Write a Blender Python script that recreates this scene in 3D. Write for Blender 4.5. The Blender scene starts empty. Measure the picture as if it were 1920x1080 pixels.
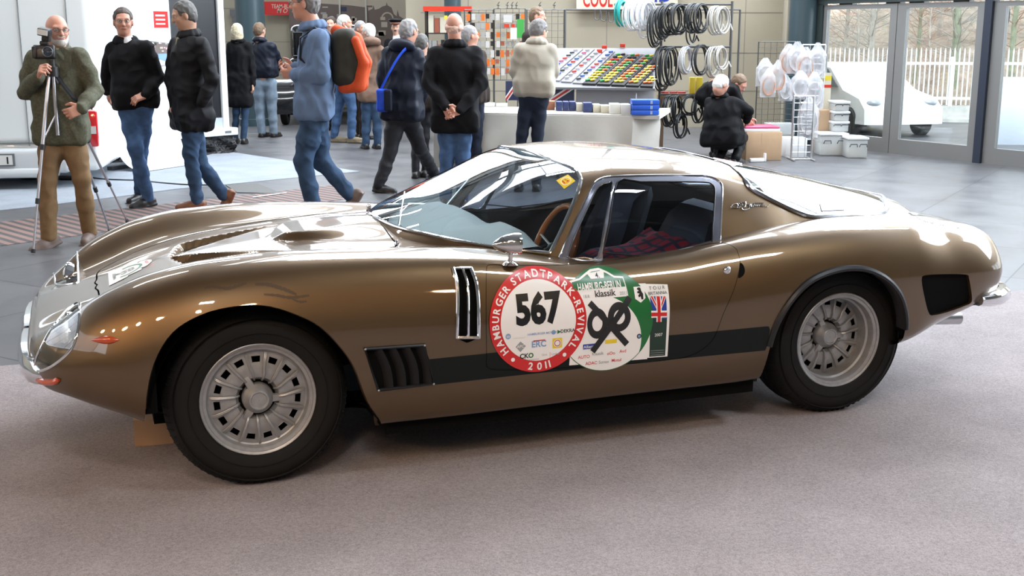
import bpy, bmesh, math, random
import numpy as np
from mathutils import Vector, Matrix
from mathutils.bvhtree import BVHTree

random.seed(7); RNG = np.random.RandomState(7)
SC = bpy.context.scene
COL = SC.collection
PI = math.pi

# ------------------------------------------------------------ camera
CAM_H, PITCH, FPX = 1.616, math.radians(12.224), 2219.26
cam_data = bpy.data.cameras.new('camera')
cam_data.sensor_width = 36.0
cam_data.lens = FPX / 1920 * 36.0
cam_data.clip_end = 300
cam = bpy.data.objects.new('camera', cam_data)
COL.objects.link(cam)
cam.location = (0, 0, CAM_H)
cam.rotation_euler = (PI / 2 - PITCH, 0, 0)
SC.camera = cam

# ------------------------------------------------------------ view transform / world
SC.view_settings.view_transform = 'Standard'
SC.view_settings.look = 'None'
SC.view_settings.gamma = 1.0
SC.view_settings.use_curve_mapping = False
SC.view_settings.exposure = 0.0
world = bpy.data.worlds.new('overcast_sky')
SC.world = world
world.use_nodes = True
_bg = world.node_tree.nodes['Background']
_bg.inputs[0].default_value = (0.80, 0.90, 1.0, 1)
_bg.inputs[1].default_value = 4.5

def area_light(name, loc, rot, size, size_y, power, color, shape='RECTANGLE', spread=PI):
    l = bpy.data.lights.new(name, 'AREA')
    l.shape = shape; l.size = size
    if shape in ('RECTANGLE', 'ELLIPSE'): l.size_y = size_y
    l.energy = power; l.color = color; l.spread = spread
    o = bpy.data.objects.new(name, l); COL.objects.link(o)
    o.location = loc; o.rotation_euler = rot
    return o

def spot_light(name, loc, target, power, color, size=0.12, angle=70, blend=0.6):
    l = bpy.data.lights.new(name, 'SPOT')
    l.energy = power; l.color = color; l.shadow_soft_size = size
    l.spot_size = math.radians(angle); l.spot_blend = blend
    o = bpy.data.objects.new(name, l); COL.objects.link(o)
    o.location = loc
    d = Vector(target) - Vector(loc)
    o.rotation_euler = d.to_track_quat('-Z', 'Y').to_euler()
    return o

# warm halogen floods on the lighting truss above and behind the camera
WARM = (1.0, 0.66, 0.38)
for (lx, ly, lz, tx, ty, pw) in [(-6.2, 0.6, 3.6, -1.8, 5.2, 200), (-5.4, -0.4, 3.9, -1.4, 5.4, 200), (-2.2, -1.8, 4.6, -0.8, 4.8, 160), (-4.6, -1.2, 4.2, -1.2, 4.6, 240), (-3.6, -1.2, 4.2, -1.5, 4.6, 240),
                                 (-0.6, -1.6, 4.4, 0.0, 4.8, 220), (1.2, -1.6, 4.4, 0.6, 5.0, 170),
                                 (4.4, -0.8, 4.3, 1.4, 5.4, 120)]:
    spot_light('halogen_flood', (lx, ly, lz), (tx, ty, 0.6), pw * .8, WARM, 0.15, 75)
# fluorescent ceiling rows of the hall, then added front fill lights
for (lx, ly) in [(-6, 10), (0, 10), (6, 10), (-6, 17), (0, 17), (6, 17)]:
    area_light('hall_and_fill_light', (lx, ly, 7.6), (0, 0, 0), 3.0, 0.4, 200, (0.93, 0.97, 1.0))
area_light('hall_and_fill_light', (5, 2, 7.4), (0, 0, 0), 1.5, 0.6, 260, (.84, .92, 1.0))  # added cool fill light over the front right, no known fixture
area_light('hall_and_fill_light', (0, -3, 7.0), (0, 0, 0), 1.3, 0.5, 240, (.92, .95, 1.0))  # added neutral fill light behind the camera, no known fixture

# ------------------------------------------------------------ materials
MATS = {}
def mat(name, color=(0.5, 0.5, 0.5), rough=0.5, metal=0.0, coat=0.0, coat_rough=0.03, emis=None, estr=1.0,
        alpha=None, trans=None, spec=None, noise=None, bump=None, ior=None, sheen=0.0):
    """noise=(scale, amount): mottles the base colour; bump=(scale, strength)"""
    if name in MATS: return MATS[name]
    m = bpy.data.materials.new(name); m.use_nodes = True
    nt = m.node_tree; b = nt.nodes['Principled BSDF']
    c = tuple(color) + (1,) if len(color) == 3 else color
    b.inputs['Base Color'].default_value = c
    b.inputs['Roughness'].default_value = rough
    b.inputs['Metallic'].default_value = metal
    b.inputs['Coat Weight'].default_value = coat
    b.inputs['Coat Roughness'].default_value = coat_rough
    if sheen: b.inputs['Sheen Weight'].default_value = sheen
    if spec is not None: b.inputs['Specular IOR Level'].default_value = spec
    if ior: b.inputs['IOR'].default_value = ior
    if trans is not None: b.inputs['Transmission Weight'].default_value = trans
    if alpha is not None: b.inputs['Alpha'].default_value = alpha
    if emis is not None:
        b.inputs['Emission Color'].default_value = tuple(emis) + (1,)
        b.inputs['Emission Strength'].default_value = estr
    if noise or bump:
        tc = nt.nodes.new('ShaderNodeTexCoord')
    if noise:
        n = nt.nodes.new('ShaderNodeTexNoise'); n.inputs['Scale'].default_value = noise[0]
        n.inputs['Detail'].default_value = 5
        nt.links.new(tc.outputs['Object'], n.inputs['Vector'])
        r = nt.nodes.new('ShaderNodeMapRange')
        r.inputs['From Min'].default_value = 0.25; r.inputs['From Max'].default_value = 0.75
        r.inputs['To Min'].default_value = 1 - noise[1]; r.inputs['To Max'].default_value = 1 + noise[1]
        nt.links.new(n.outputs['Fac'], r.inputs['Value'])
        mx = nt.nodes.new('ShaderNodeVectorMath'); mx.operation = 'SCALE'
        mx.inputs[0].default_value = c[:3]
        nt.links.new(r.outputs['Result'], mx.inputs['Scale'])
        nt.links.new(mx.outputs['Vector'], b.inputs['Base Color'])
    if bump:
        n2 = nt.nodes.new('ShaderNodeTexNoise'); n2.inputs['Scale'].default_value = bump[0]
        n2.inputs['Detail'].default_value = 4
        nt.links.new(tc.outputs['Object'], n2.inputs['Vector'])
        bp = nt.nodes.new('ShaderNodeBump'); bp.inputs['Strength'].default_value = bump[1]
        bp.inputs['Distance'].default_value = bump[2] if len(bump) > 2 else 0.01
        nt.links.new(n2.outputs['Fac'], bp.inputs['Height'])
        nt.links.new(bp.outputs['Normal'], b.inputs['Normal'])
    MATS[name] = m
    return m

def glass_mat(name, tint=(0.8, 0.85, 0.85), opacity=0.25, rough=0.0, gain=1.6):
    """thin glazing: clear tinted transmission plus a fresnel mirror"""
    if name in MATS: return MATS[name]
    m = bpy.data.materials.new(name); m.use_nodes = True
    nt = m.node_tree; nt.nodes.clear()
    out = nt.nodes.new('ShaderNodeOutputMaterial')
    tr = nt.nodes.new('ShaderNodeBsdfTransparent'); tr.inputs[0].default_value = tuple(tint) + (1,)
    gl = nt.nodes.new('ShaderNodeBsdfGlossy'); gl.inputs['Roughness'].default_value = rough
    fr = nt.nodes.new('ShaderNodeFresnel'); fr.inputs['IOR'].default_value = 1.5
    ge = nt.nodes.new('ShaderNodeNewGeometry'); ir = nt.nodes.new('ShaderNodeMapRange')   # same mirror strength from either side of the sheet
    ir.inputs['To Min'].default_value = 1.5; ir.inputs['To Max'].default_value = 1 / 1.5
    nt.links.new(ge.outputs['Backfacing'], ir.inputs['Value']); nt.links.new(ir.outputs[0], fr.inputs['IOR'])
    ml = nt.nodes.new('ShaderNodeMath'); ml.operation = 'MULTIPLY_ADD'; ml.use_clamp = True
    ml.inputs[1].default_value = gain; ml.inputs[2].default_value = opacity
    mx = nt.nodes.new('ShaderNodeMixShader')
    nt.links.new(fr.outputs[0], ml.inputs[0]); nt.links.new(ml.outputs[0], mx.inputs[0])
    nt.links.new(tr.outputs[0], mx.inputs[1]); nt.links.new(gl.outputs[0], mx.inputs[2])
    nt.links.new(mx.outputs[0], out.inputs[0])
    MATS[name] = m
    return m

# ------------------------------------------------------------ object helpers
def tag(o, label=None, cat=None, group=None, kind=None):
    if label: o['label'] = label
    if cat: o['category'] = cat
    if group: o['group'] = group
    if kind: o['kind'] = kind
    return o

def empty(name, loc=(0, 0, 0), rz=0.0, label=None, cat=None, group=None, kind=None, parent=None):
    o = bpy.data.objects.new(name, None); COL.objects.link(o)
    o.empty_display_size = 0.1
    o.location = loc; o.rotation_euler = (0, 0, rz)
    if parent: o.parent = parent
    return tag(o, label, cat, group, kind)

def link_mesh(name, me, mats, parent=None, loc=None, rz=None):
    if not isinstance(mats, (list, tuple)): mats = [mats]
    if not me.materials:
        for m in mats: me.materials.append(m)
    o = bpy.data.objects.new(name, me); COL.objects.link(o)
    if parent: o.parent = parent
    if loc is not None: o.location = loc
    if rz is not None: o.rotation_euler = (0, 0, rz)
    return o

def copy_tree(o, parent=None):
    c = o.copy(); COL.objects.link(c)
    if parent: c.parent = parent
    for ch in o.children: copy_tree(ch, c)
    return c

class MB:
    """collects primitives into one mesh"""
    def __init__(s): s.V = []; s.F = []; s.M = []; s.S = []
    def add(s, V, F, mi=0, smooth=True):
        o = len(s.V); s.V += [tuple(v) for v in V]
        for f in F: s.F.append([i + o for i in f]); s.M.append(mi); s.S.append(smooth)
        return s
    def box(s, x0, x1, y0, y1, z0, z1, mi=0, R=None, at=None):
        V = [(x, y, z) for z in (z0, z1) for (x, y) in ((x0, y0), (x1, y0), (x1, y1), (x0, y1))]
        F = [(3, 2, 1, 0), (4, 5, 6, 7), (0, 1, 5, 4), (1, 2, 6, 5), (2, 3, 7, 6), (3, 0, 4, 7)]
        if R is not None: V = [R @ Vector(v) for v in V]
        if at is not None: V = [Vector(v) + Vector(at) for v in V]
        return s.add(V, F, mi, False)
    def rbox(s, x0, x1, y0, y1, z0, z1, r=0.01, mi=0, R=None, at=None, seg=2):
        bm = bmesh.new(); bmesh.ops.create_cube(bm, size=1)
        for v in bm.verts:
            v.co = ((x0 + x1) / 2 + v.co.x * (x1 - x0), (y0 + y1) / 2 + v.co.y * (y1 - y0), (z0 + z1) / 2 + v.co.z * (z1 - z0))
        bmesh.ops.bevel(bm, geom=bm.edges[:], offset=r, segments=seg, affect='EDGES', profile=0.5)
        bm.verts.ensure_lookup_table()
        V = [v.co.copy() for v in bm.verts]; F = [[v.index for v in f.verts] for f in bm.faces]
        bm.free()
        if R is not None: V = [R @ v for v in V]
        if at is not None: V = [v + Vector(at) for v in V]
        return s.add(V, F, mi, False)
    def tube(s, pts, r, n=8, mi=0, closed=False, caps=True, flat=None):
        pts = [Vector(p) for p in pts]; N = len(pts)
        rr = r if isinstance(r, (list, tuple, np.ndarray)) else [r] * N
        V = []; F = []; up = None
        for i, p in enumerate(pts):
            if closed: t = pts[(i + 1) % N] - pts[i - 1]
            else: t = pts[min(i + 1, N - 1)] - pts[max(i - 1, 0)]
            if t.length < 1e-9: t = Vector((0, 0, 1))
            t.normalize()
            if up is None:
                up = Vector((0, 0, 1)) if abs(t.z) < 0.9 else Vector((1, 0, 0))
            a = t.cross(up)
            if a.length < 1e-6: a = t.cross(Vector((1, 0.1, 0)))
            a.normalize(); b = a.cross(t).normalized(); up = b
            for k in range(n):
                an = 2 * PI * k / n
                V.append(p + a * (math.cos(an) * rr[i]) + b * (math.sin(an) * rr[i] * (flat or 1)))
        M = N if closed else N - 1
        for i in range(M):
            j = (i + 1) % N
            for k in range(n):
                k2 = (k + 1) % n
                F.append((i * n + k, i * n + k2, j * n + k2, j * n + k))
        if caps and not closed:
            F.append(tuple(range(n - 1, -1, -1))); F.append(tuple((N - 1) * n + k for k in range(n)))
        return s.add(V, F, mi, True)
    def cyl(s, p0, p1, r0, r1=None, n=16, mi=0, caps=True):
        return s.tube([p0, p1], [r0, r0 if r1 is None else r1], n, mi, caps=caps)
    def lathe(s, prof, axis='z', at=(0, 0, 0), n=32, mi=0, R=None, arc=None):
        """prof: list of (r, h)"""
        V = []; F = []; A = arc or (0, 2 * PI); full = arc is None
        m = n if full else n + 1
        for (r, h) in prof:
            for k in range(m):
                a = A[0] + (A[1] - A[0]) * k / n
                c, d = r * math.cos(a), r * math.sin(a)
                v = {'z': (c, d, h), 'y': (c, h, d), 'x': (h, c, d)}[axis]
                V.append(Vector(v))
        for i in range(len(prof) - 1):
            for k in range(n):
                k2 = (k + 1) % m
                q = (i * m + k, i * m + k2, (i + 1) * m + k2, (i + 1) * m + k)
                F.append(q if axis != 'y' else q[::-1])
        if R is not None: V = [R @ v for v in V]
        V = [v + Vector(at) for v in V]
        return s.add(V, F, mi, True)
    def sphere(s, c, r, n=16, m=10, mi=0, R=None):
        r = r if isinstance(r, (tuple, list)) else (r, r, r)
        V = []; F = []
        for i in range(m + 1):
            t = PI * i / m
            for k in range(n):
                a = 2 * PI * k / n
                v = Vector((r[0] * math.sin(t) * math.cos(a), r[1] * math.sin(t) * math.sin(a), r[2] * math.cos(t)))
                if R is not None: v = R @ v
                V.append(v + Vector(c))
        for i in range(m):
            for k in range(n):
                k2 = (k + 1) % n
                if i == 0: F.append((k, n + k, n + k2))
                elif i == m - 1: F.append((i * n + k, (i + 1) * n + k, i * n + k2))
                else: F.append((i * n + k, (i + 1) * n + k, (i + 1) * n + k2, i * n + k2))
        return s.add(V, F, mi, True)
    def prism(s, poly, h0, h1, plane='xy', mi=0, smooth=False):
        """extrude a 2D polygon; plane xy->z, xz->y, yz->x"""
        n = len(poly); V = []
        for h in (h0, h1):
            for (a, b) in poly:
                V.append({'xy': (a, b, h), 'xz': (a, h, b), 'yz': (h, a, b)}[plane])
        F = [tuple(range(n - 1, -1, -1)), tuple(range(n, 2 * n))]
        F += [(i, (i + 1) % n, n + (i + 1) % n, n + i) for i in range(n)]
        return s.add(V, F, mi, smooth)
    def grid(s, P, mi=0, smooth=True, flip=False):
        """P: (n,m,3) array"""
        n, m = len(P), len(P[0]); V = [tuple(p) for row in P for p in row]; F = []
        for i in range(n - 1):
            for j in range(m - 1):
                f = (i * m + j, i * m + j + 1, (i + 1) * m + j + 1, (i + 1) * m + j)
                F.append(f[::-1] if flip else f)
        return s.add(V, F, mi, smooth)
    def mesh(s, name='m', sharp=35, recalc=True):
        me = bpy.data.meshes.new(name)
        me.from_pydata([tuple(v) for v in s.V], [], s.F)
        if recalc:
            bm = bmesh.new(); bm.from_mesh(me); bmesh.ops.recalc_face_normals(bm, faces=bm.faces); bm.to_mesh(me); bm.free()
        me.polygons.foreach_set('material_index', s.M)
        me.polygons.foreach_set('use_smooth', s.S)
        if sharp: me.set_sharp_from_angle(angle=math.radians(sharp))
        me.update()
        return me
    def build(s, name, mats, parent=None, loc=None, rz=None, sharp=35, recalc=True):
        return link_mesh(name, s.mesh(name, sharp, recalc), mats, parent, loc, rz)

def catmull(pts, per=8, closed=False):
    P = [np.array(p, float) for p in pts]; n = len(P); out = []
    rng = range(n) if closed else range(n - 1)
    for i in rng:
        p1, p2 = P[i], P[(i + 1) % n]
        p0 = P[i - 1] if (closed or i > 0) else 2 * p1 - p2
        p3 = P[(i + 2) % n] if (closed or i + 2 < n) else 2 * p2 - p1
        for k in range(per):
            t = k / per
            out.append(0.5 * ((2 * p1) + (-p0 + p2) * t + (2 * p0 - 5 * p1 + 4 * p2 - p3) * t * t + (-p0 + 3 * p1 - 3 * p2 + p3) * t ** 3))
    if not closed: out.append(P[-1])
    return np.array(out)

def pchip(xs, ys, x):
    xs = np.asarray(xs, float); ys = np.asarray(ys, float); x = np.asarray(x, float)
    h = np.diff(xs); d = np.diff(ys) / h
    m = np.zeros(len(xs))
    m[0], m[-1] = d[0], d[-1]
    for i in range(1, len(xs) - 1):
        if d[i - 1] * d[i] <= 0: m[i] = 0
        else:
            w1, w2 = 2 * h[i] + h[i - 1], h[i] + 2 * h[i - 1]
            m[i] = (w1 + w2) / (w1 / d[i - 1] + w2 / d[i])
    i = np.clip(np.searchsorted(xs, x) - 1, 0, len(xs) - 2)
    t = (x - xs[i]) / h[i]
    return ((2 * t ** 3 - 3 * t ** 2 + 1) * ys[i] + (t ** 3 - 2 * t ** 2 + t) * h[i] * m[i] + (-2 * t ** 3 + 3 * t ** 2) * ys[i + 1] + (t ** 3 - t ** 2) * h[i] * m[i + 1])

def sdpoly(P, poly):
    """signed distance (positive inside) of points P (n,2) to closed polygon"""
    P = np.asarray(P, float); poly = np.asarray(poly, float)
    d = np.full(len(P), 1e9); ins = np.zeros(len(P), bool)
    n = len(poly)
    for i in range(n):
        a = poly[i]; b = poly[(i + 1) % n]; e = b - a; w = P - a
        t = np.clip((w @ e) / max(e @ e, 1e-12), 0, 1)
        q = w - t[:, None] * e
        d = np.minimum(d, np.hypot(q[:, 0], q[:, 1]))
        c1 = (a[1] <= P[:, 1]) & (b[1] > P[:, 1]); c2 = (a[1] > P[:, 1]) & (b[1] <= P[:, 1])
        cr = e[0] * w[:, 1] - e[1] * w[:, 0]
        ins ^= (c1 & (cr > 0)) | (c2 & (cr < 0))
    return np.where(ins, d, -d)

def dpolyline(P, line):
    P = np.asarray(P, float); d = np.full(len(P), 1e9)
    for i in range(len(line) - 1):
        a = np.array(line[i], float); b = np.array(line[i + 1], float); e = b - a; w = P - a
        t = np.clip((w @ e) / max(e @ e, 1e-12), 0, 1); q = w - t[:, None] * e
        d = np.minimum(d, np.hypot(q[:, 0], q[:, 1]))
    return d

def clip(V, F, f):
    """split a polygon mesh by the vertex function f; returns V, inside faces, outside faces"""
    V = [np.asarray(v) for v in V]; new = {}; fin = []; fout = []
    pos = f > 0
    for face in F:
        s = [pos[i] for i in face]
        if all(s): fin.append(face); continue
        if not any(s): fout.append(face); continue
        A = []; B = []; n = len(face)
        for k in range(n):
            i, j = face[k], face[(k + 1) % n]
            (A if pos[i] else B).append(i)
            if pos[i] != pos[j]:
                key = (min(i, j), max(i, j))
                if key not in new:
                    a, b = key; t = f[a] / (f[a] - f[b]); t = min(max(t, 0.0), 1.0)
                    new[key] = len(V); V.append(V[a] * (1 - t) + V[b] * t)
                A.append(new[key]); B.append(new[key])
        if len(A) > 2: fin.append(A)
        if len(B) > 2: fout.append(B)
    return np.array(V), fin, fout

# ============================================================ HALL
def at(u, v, Y=None, z=None, X=None):
    """pixel -> world point at depth Y, at height z, or at X"""
    x = (u - 960) / FPX; y = (540 - v) / FPX
    D = Vector((x, math.cos(PITCH) + y * math.sin(PITCH), -math.sin(PITCH) + y * math.cos(PITCH)))
    s = Y / D.y if Y is not None else ((z - CAM_H) / D.z if z is not None else X / D.x)
    return Vector((D.x * s, D.y * s, CAM_H + D.z * s))


def struct(o): o['kind'] = 'structure'; return o
def node_mat(name, build):
    if name in MATS: return MATS[name]
    m = bpy.data.materials.new(name); m.use_nodes = True
    build(m.node_tree, m.node_tree.nodes['Principled BSDF']); MATS[name] = m; return m
def N(nt, t, **kw):
    n = nt.nodes.new(t)
    for k, v in kw.items():
        if k.startswith('i_'):
            key = k[2:].replace('_', ' '); n.inputs[int(key) if key.isdigit() else key].default_value = v
        else: setattr(n, k, v)
    return n
def tile_build(nt, b):
    tc = N(nt, 'ShaderNodeTexCoord'); mp = N(nt, 'ShaderNodeMapping'); mp.inputs['Rotation'].default_value = (0, 0, math.radians(31.4))
    br = N(nt, 'ShaderNodeTexBrick', offset=0.0, i_Scale=1.0)
    br.inputs['Color1'].default_value = (.088, .088, .094, 1); br.inputs['Color2'].default_value = (.104, .103, .108, 1); br.inputs['Mortar'].default_value = (.035, .035, .036, 1)
    br.inputs['Mortar Size'].default_value = .006; br.inputs['Brick Width'].default_value = 1.2; br.inputs['Row Height'].default_value = 1.2
    n = N(nt, 'ShaderNodeTexNoise', i_Scale=2.5, i_Detail=7.0); r = N(nt, 'ShaderNodeMapRange', i_From_Min=.3, i_From_Max=.7, i_To_Min=.82, i_To_Max=1.15)
    mx = N(nt, 'ShaderNodeVectorMath', operation='SCALE'); rr = N(nt, 'ShaderNodeMapRange', i_From_Min=.3, i_From_Max=.7, i_To_Min=.33, i_To_Max=.46)
    L = nt.links.new; L(tc.outputs['Object'], mp.inputs[0]); L(mp.outputs[0], br.inputs[0]); L(tc.outputs['Object'], n.inputs[0]); L(n.outputs[0], r.inputs[0]); L(n.outputs[0], rr.inputs[0])
    L(br.outputs[0], mx.inputs[0]); L(r.outputs[0], mx.inputs['Scale']); L(mx.outputs[0], b.inputs['Base Color']); L(rr.outputs[0], b.inputs['Roughness']); b.inputs['Specular IOR Level'].default_value = .16
floor_m = node_mat('dark_floor_tiles', tile_build)
def carpet_build(c1, c2, sc=260):
    def f(nt, b):
        tc = N(nt, 'ShaderNodeTexCoord'); n = N(nt, 'ShaderNodeTexNoise', i_Scale=sc, i_Detail=3.0, i_Roughness=.7); n2 = N(nt, 'ShaderNodeTexNoise', i_Scale=3.0, i_Detail=4.0)
        n3 = N(nt, 'ShaderNodeTexNoise', i_Scale=90.0, i_Detail=5.0, i_Roughness=.8)
        cr = N(nt, 'ShaderNodeValToRGB'); cr.color_ramp.elements[0].color = c1 + (1,); cr.color_ramp.elements[1].color = c2 + (1,); cr.color_ramp.elements[0].position = .35; cr.color_ramp.elements[1].position = .65
        ad = N(nt, 'ShaderNodeMath', operation='ADD'); ml = N(nt, 'ShaderNodeMath', operation='MULTIPLY', i_1=.5)
        r = N(nt, 'ShaderNodeMapRange', i_From_Min=.3, i_From_Max=.7, i_To_Min=.90, i_To_Max=1.07); mx = N(nt, 'ShaderNodeVectorMath', operation='SCALE')
        bp = N(nt, 'ShaderNodeBump', i_Strength=.5, i_Distance=.004)
        L = nt.links.new
        for q in (n, n2, n3): L(tc.outputs['Object'], q.inputs[0])
        L(n.outputs[0], ad.inputs[0]); L(n3.outputs[0], ad.inputs[1]); L(ad.outputs[0], ml.inputs[0]); L(ml.outputs[0], cr.inputs[0]); L(n2.outputs[0], r.inputs[0]); L(cr.outputs[0], mx.inputs[0]); L(r.outputs[0], mx.inputs['Scale'])
        L(mx.outputs[0], b.inputs['Base Color']); L(ad.outputs[0], bp.inputs['Height']); L(bp.outputs[0], b.inputs['Normal'])
        b.inputs['Roughness'].default_value = .95; b.inputs['Specular IOR Level'].default_value = .15
    return f
carpet_m = node_mat('stand_carpet', carpet_build((.165, .148, .15), (.405, .355, .358)))
lcarpet_m = node_mat('pale_stand_carpet', carpet_build((.22, .245, .28), (.33, .36, .40)))
wall_m = mat('beige_wall_panel', (.345, .31, .235), rough=.6, noise=(1.5, .05)); seam_m = mat('wall_joint', (.22, .20, .17), rough=.8)
ceil_m = mat('ceiling_grey', (.30, .30, .30), rough=.9); pillar_m = mat('petrol_pillar_paint', (.036, .062, .075), rough=.35)
frame_al = mat('door_frame_aluminium', (.24, .24, .235), rough=.4, metal=.35); dark_mull = mat('dark_mullion', (.04, .055, .055), rough=.5)
win_glass = glass_mat('window_glass', (.96, .98, .98), .0, 0.0, 1.0)

mb = MB(); mb.box(-14, 20, -9, 27, -.12, 0); struct(mb.build('floor', floor_m))
# carpet of the stand: straight back edge running behind the car
e0 = at(0, 688, z=0); e1 = at(1905, 547, z=0); d = (e1 - e0).normalized()
mb = MB(); a_, b_ = e0 - d * 6, e1 + d * 5; n_ = Vector((d.y, -d.x, 0))
mb.prism([(a_.x, a_.y), (b_.x, b_.y), (b_.x + n_.x * 13, b_.y + n_.y * 13), (a_.x + n_.x * 13, a_.y + n_.y * 13)][::-1], .0, .006)
tag(mb.build('carpet', carpet_m), 'large speckled pinkish-grey carpet the bronze coupe is parked on', 'carpet')
P_ = [at(*p, z=0) for p in ((-160, 408), (0, 395), (69, 388), (248, 366), (328, 355), (427, 346), (675, 322), (437, 286))]
far = P_[-1] + (P_[-1] - P_[-2]).normalized() * 5.5
poly = [(p.x, p.y) for p in P_] + [(far.x, far.y), (P_[0].x - 4, P_[0].y + 4)]
mb = MB(); mb.prism(poly[::-1], 0, .005); tag(mb.build('carpet', lcarpet_m), 'pale blue-grey carpet under the white motorhome and the banner', 'carpet')
# ribbed brick-red grating let into the floor
def grate_build(nt, b):
    tc = N(nt, 'ShaderNodeTexCoord'); w = N(nt, 'ShaderNodeTexWave', i_Scale=4.2); w.bands_direction = 'DIAGONAL'
    cr = N(nt, 'ShaderNodeValToRGB'); cr.color_ramp.elements[0].color = (.055, .05, .05, 1); cr.color_ramp.elements[1].color = (.22, .13, .11, 1); cr.color_ramp.elements[0].position = .35; cr.color_ramp.elements[1].position = .6
    L = nt.links.new; L(tc.outputs['Object'], w.inputs[0]); L(w.outputs[0], cr.inputs[0]); L(cr.outputs[0], b.inputs['Base Color']); b.inputs['Roughness'].default_value = .7
P_ = [at(*p, z=0) for p in ((-60, 422), (-60, 462), (300, 415), (640, 382), (690, 352), (420, 372), (200, 396))]
P_ = [at(*p, z=0) for p in ((-120, 430), (-120, 478), (660, 372), (640, 346))]
mb = MB(); mb.prism([(p.x, p.y) for p in P_], .0, .003); struct(mb.build('trim_1', node_mat('floor_grating', grate_build)))
P_ = [at(*p, z=0) for p in ((423, 348), (445, 362), (529, 364), (482, 345))]
mb = MB(); mb.prism([(p.x, p.y) for p in P_], .003, .008); tag(mb.build('floor_hatch', mat('hatch_steel', (.075, .075, .07), rough=.6)), 'dark rectangular floor hatch in the tiles behind the bonnet', 'floor hatch')
P_ = [at(*p, z=.01) for p in ((474, 370), (530, 362))]
mb = MB(); mb.tube([P_[0], P_[1]], .012, 6, flat=.4); mb.tube([P_[0] + Vector((.03, .08, 0)), P_[1] + Vector((.03, .05, 0))], .008, 6, flat=.4); tag(mb.build('white_tape', mat('tape_white', (.7, .75, .8), rough=.5)), 'strip of white tape on the floor beside the hatch', 'tape')

# walls ----------------------------------------------------------
def wall(name, p0, p1, z0, z1, m, th=.25, side=1, seams=None):
    p0, p1 = Vector(p0), Vector(p1); d = (p1 - p0).normalized(); n = Vector((-d.y, d.x)) * th * side
    mb = MB(); mb.prism([(p0.x, p0.y), (p1.x, p1.y), (p1.x + n.x, p1.y + n.y), (p0.x + n.x, p0.y + n.y)], z0, z1)
    if seams:
        L = (p1 - p0).length; q = Vector((-d.y, d.x)) * -.003 * side
        for z in seams[0]:
            a, b = p0 + q, p1 + q; mb.prism([(a.x, a.y), (b.x, b.y), (b.x - q.x, b.y - q.y), (a.x - q.x, a.y - q.y)], z - .008, z + .008, mi=1)
        t = seams[1]
        while t < L:
            a = p0 + d * (t - .007) + q; b = p0 + d * (t + .007) + q; mb.prism([(a.x, a.y), (b.x, b.y), (b.x - q.x, b.y - q.y), (a.x - q.x, a.y - q.y)], z0, z1, mi=1); t += seams[2]
    return struct(mb.build(name, [m, seam_m]))
CORN = Vector((4.25, 17.6)); DW = Vector((.521, -.853)).normalized()   # corner and direction of the glazed door wall
def on_door(px):   # distance along the door wall where a pixel column meets it
    k = (px - 960) / FPX / math.cos(PITCH)
    # X = t, solve CORN.x + s*DW.x = r*(CORN.y + s*DW.y) near horizon
    r = (px - 960) / FPX / (math.cos(PITCH) + (540 - 59) / FPX * math.sin(PITCH))
    return (r * CORN.y - CORN.x) / (DW.x - r * DW.y)
WB = 20.6
wall('wall_back', (4.86, WB), (-1.55, WB), 0, 3.0, wall_m, side=-1, seams=([.62, 1.26, 1.93, 2.55], .9, 2.35))
wall('wall_left', (-1.55, WB), (-1.55, 26.0), 0, 9, wall_m, side=1)
wall('wall_front', (-14, 26.0), (-1.3, 26.0), 0, 3.2, wall_m, side=1, seams=([.7, 1.4, 2.1], 1, 2.4))
wall('trim_2', (4.86, WB + .05), (CORN.x, CORN.y), 0, 3.0, wall_m, side=-1)
# clerestory: tall window band above the panels (off the top of the photo, it lights the hall)
sky_pane = mat('bright_sky_pane', (.8, .85, .9), rough=.2, emis=(.86, .93, 1.0), estr=6.0)
def clerestory(nm, p0, p1, z0, z1, bay, m=sky_pane):
    p0, p1 = Vector(p0), Vector(p1); d = (p1 - p0); L = d.length; d /= L; n = int(L / bay); k = 0
    mb = MB(); q = Vector((-d.y, d.x)) * .05
    for i in range(n):
        a = p0 + d * (L * i / n + .05); b = p0 + d * (L * (i + 1) / n - .05)
        mb.add([(a.x, a.y, z0), (b.x, b.y, z0), (b.x, b.y, z1), (a.x, a.y, z1)], [(0, 1, 2, 3)], 0, False)
    f = MB()
    for i in range(n + 1):
        a = p0 + d * (L * i / n); f.box(a.x - .05, a.x + .05, a.y - .05, a.y + .05, z0 - .1, z1 + .1)
    o = struct(mb.build(nm, m, recalc=False)); f.build('window_frame', dark_mull, o)
    return o
clerestory('window_1', (5.2, WB), (-1.55, WB), 3.05, 8.2, 3.3, mat('dim_sky_pane', (.5, .55, .6), rough=.3, emis=(.86, .90, 1.0), estr=2.2))
clerestory('window_2', (-1.5, 25.9), (-13.9, 25.9), 3.4, 8.6, 4.1)
wall('wall_above', (5.2, WB), (-1.55, WB), 8.3, 9, wall_m, side=-1); wall('wall_above_left', (-14, 26), (-1.3, 26), 8.7, 9, wall_m)
wall('wall_side', (-14, -9), (-14, 26.1), 0, 4.2, wall_m, side=1); clerestory('window_3', (-13.95, -6), (-13.95, 26), 4.3, 7.0, 4, MATS['dim_sky_pane'])
wall('wall_side_above', (-14, -9), (-14, 26.1), 7.1, 9, wall_m, side=1)
wall('wall_behind', (-14, -9), (20.5, -9), 0, 9, mat('dim_wall', (.22, .19, .16), rough=.8), side=-1)
mb = MB(); mb.box(-14.2, 21, -9.2, 26.3, 9, 9.2); struct(mb.build('ceiling', ceil_m))
mb = MB()
for y in (-2, 4, 10, 16, 22): mb.box(-14, 12, y - .12, y + .12, 8.2, 8.6)
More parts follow.
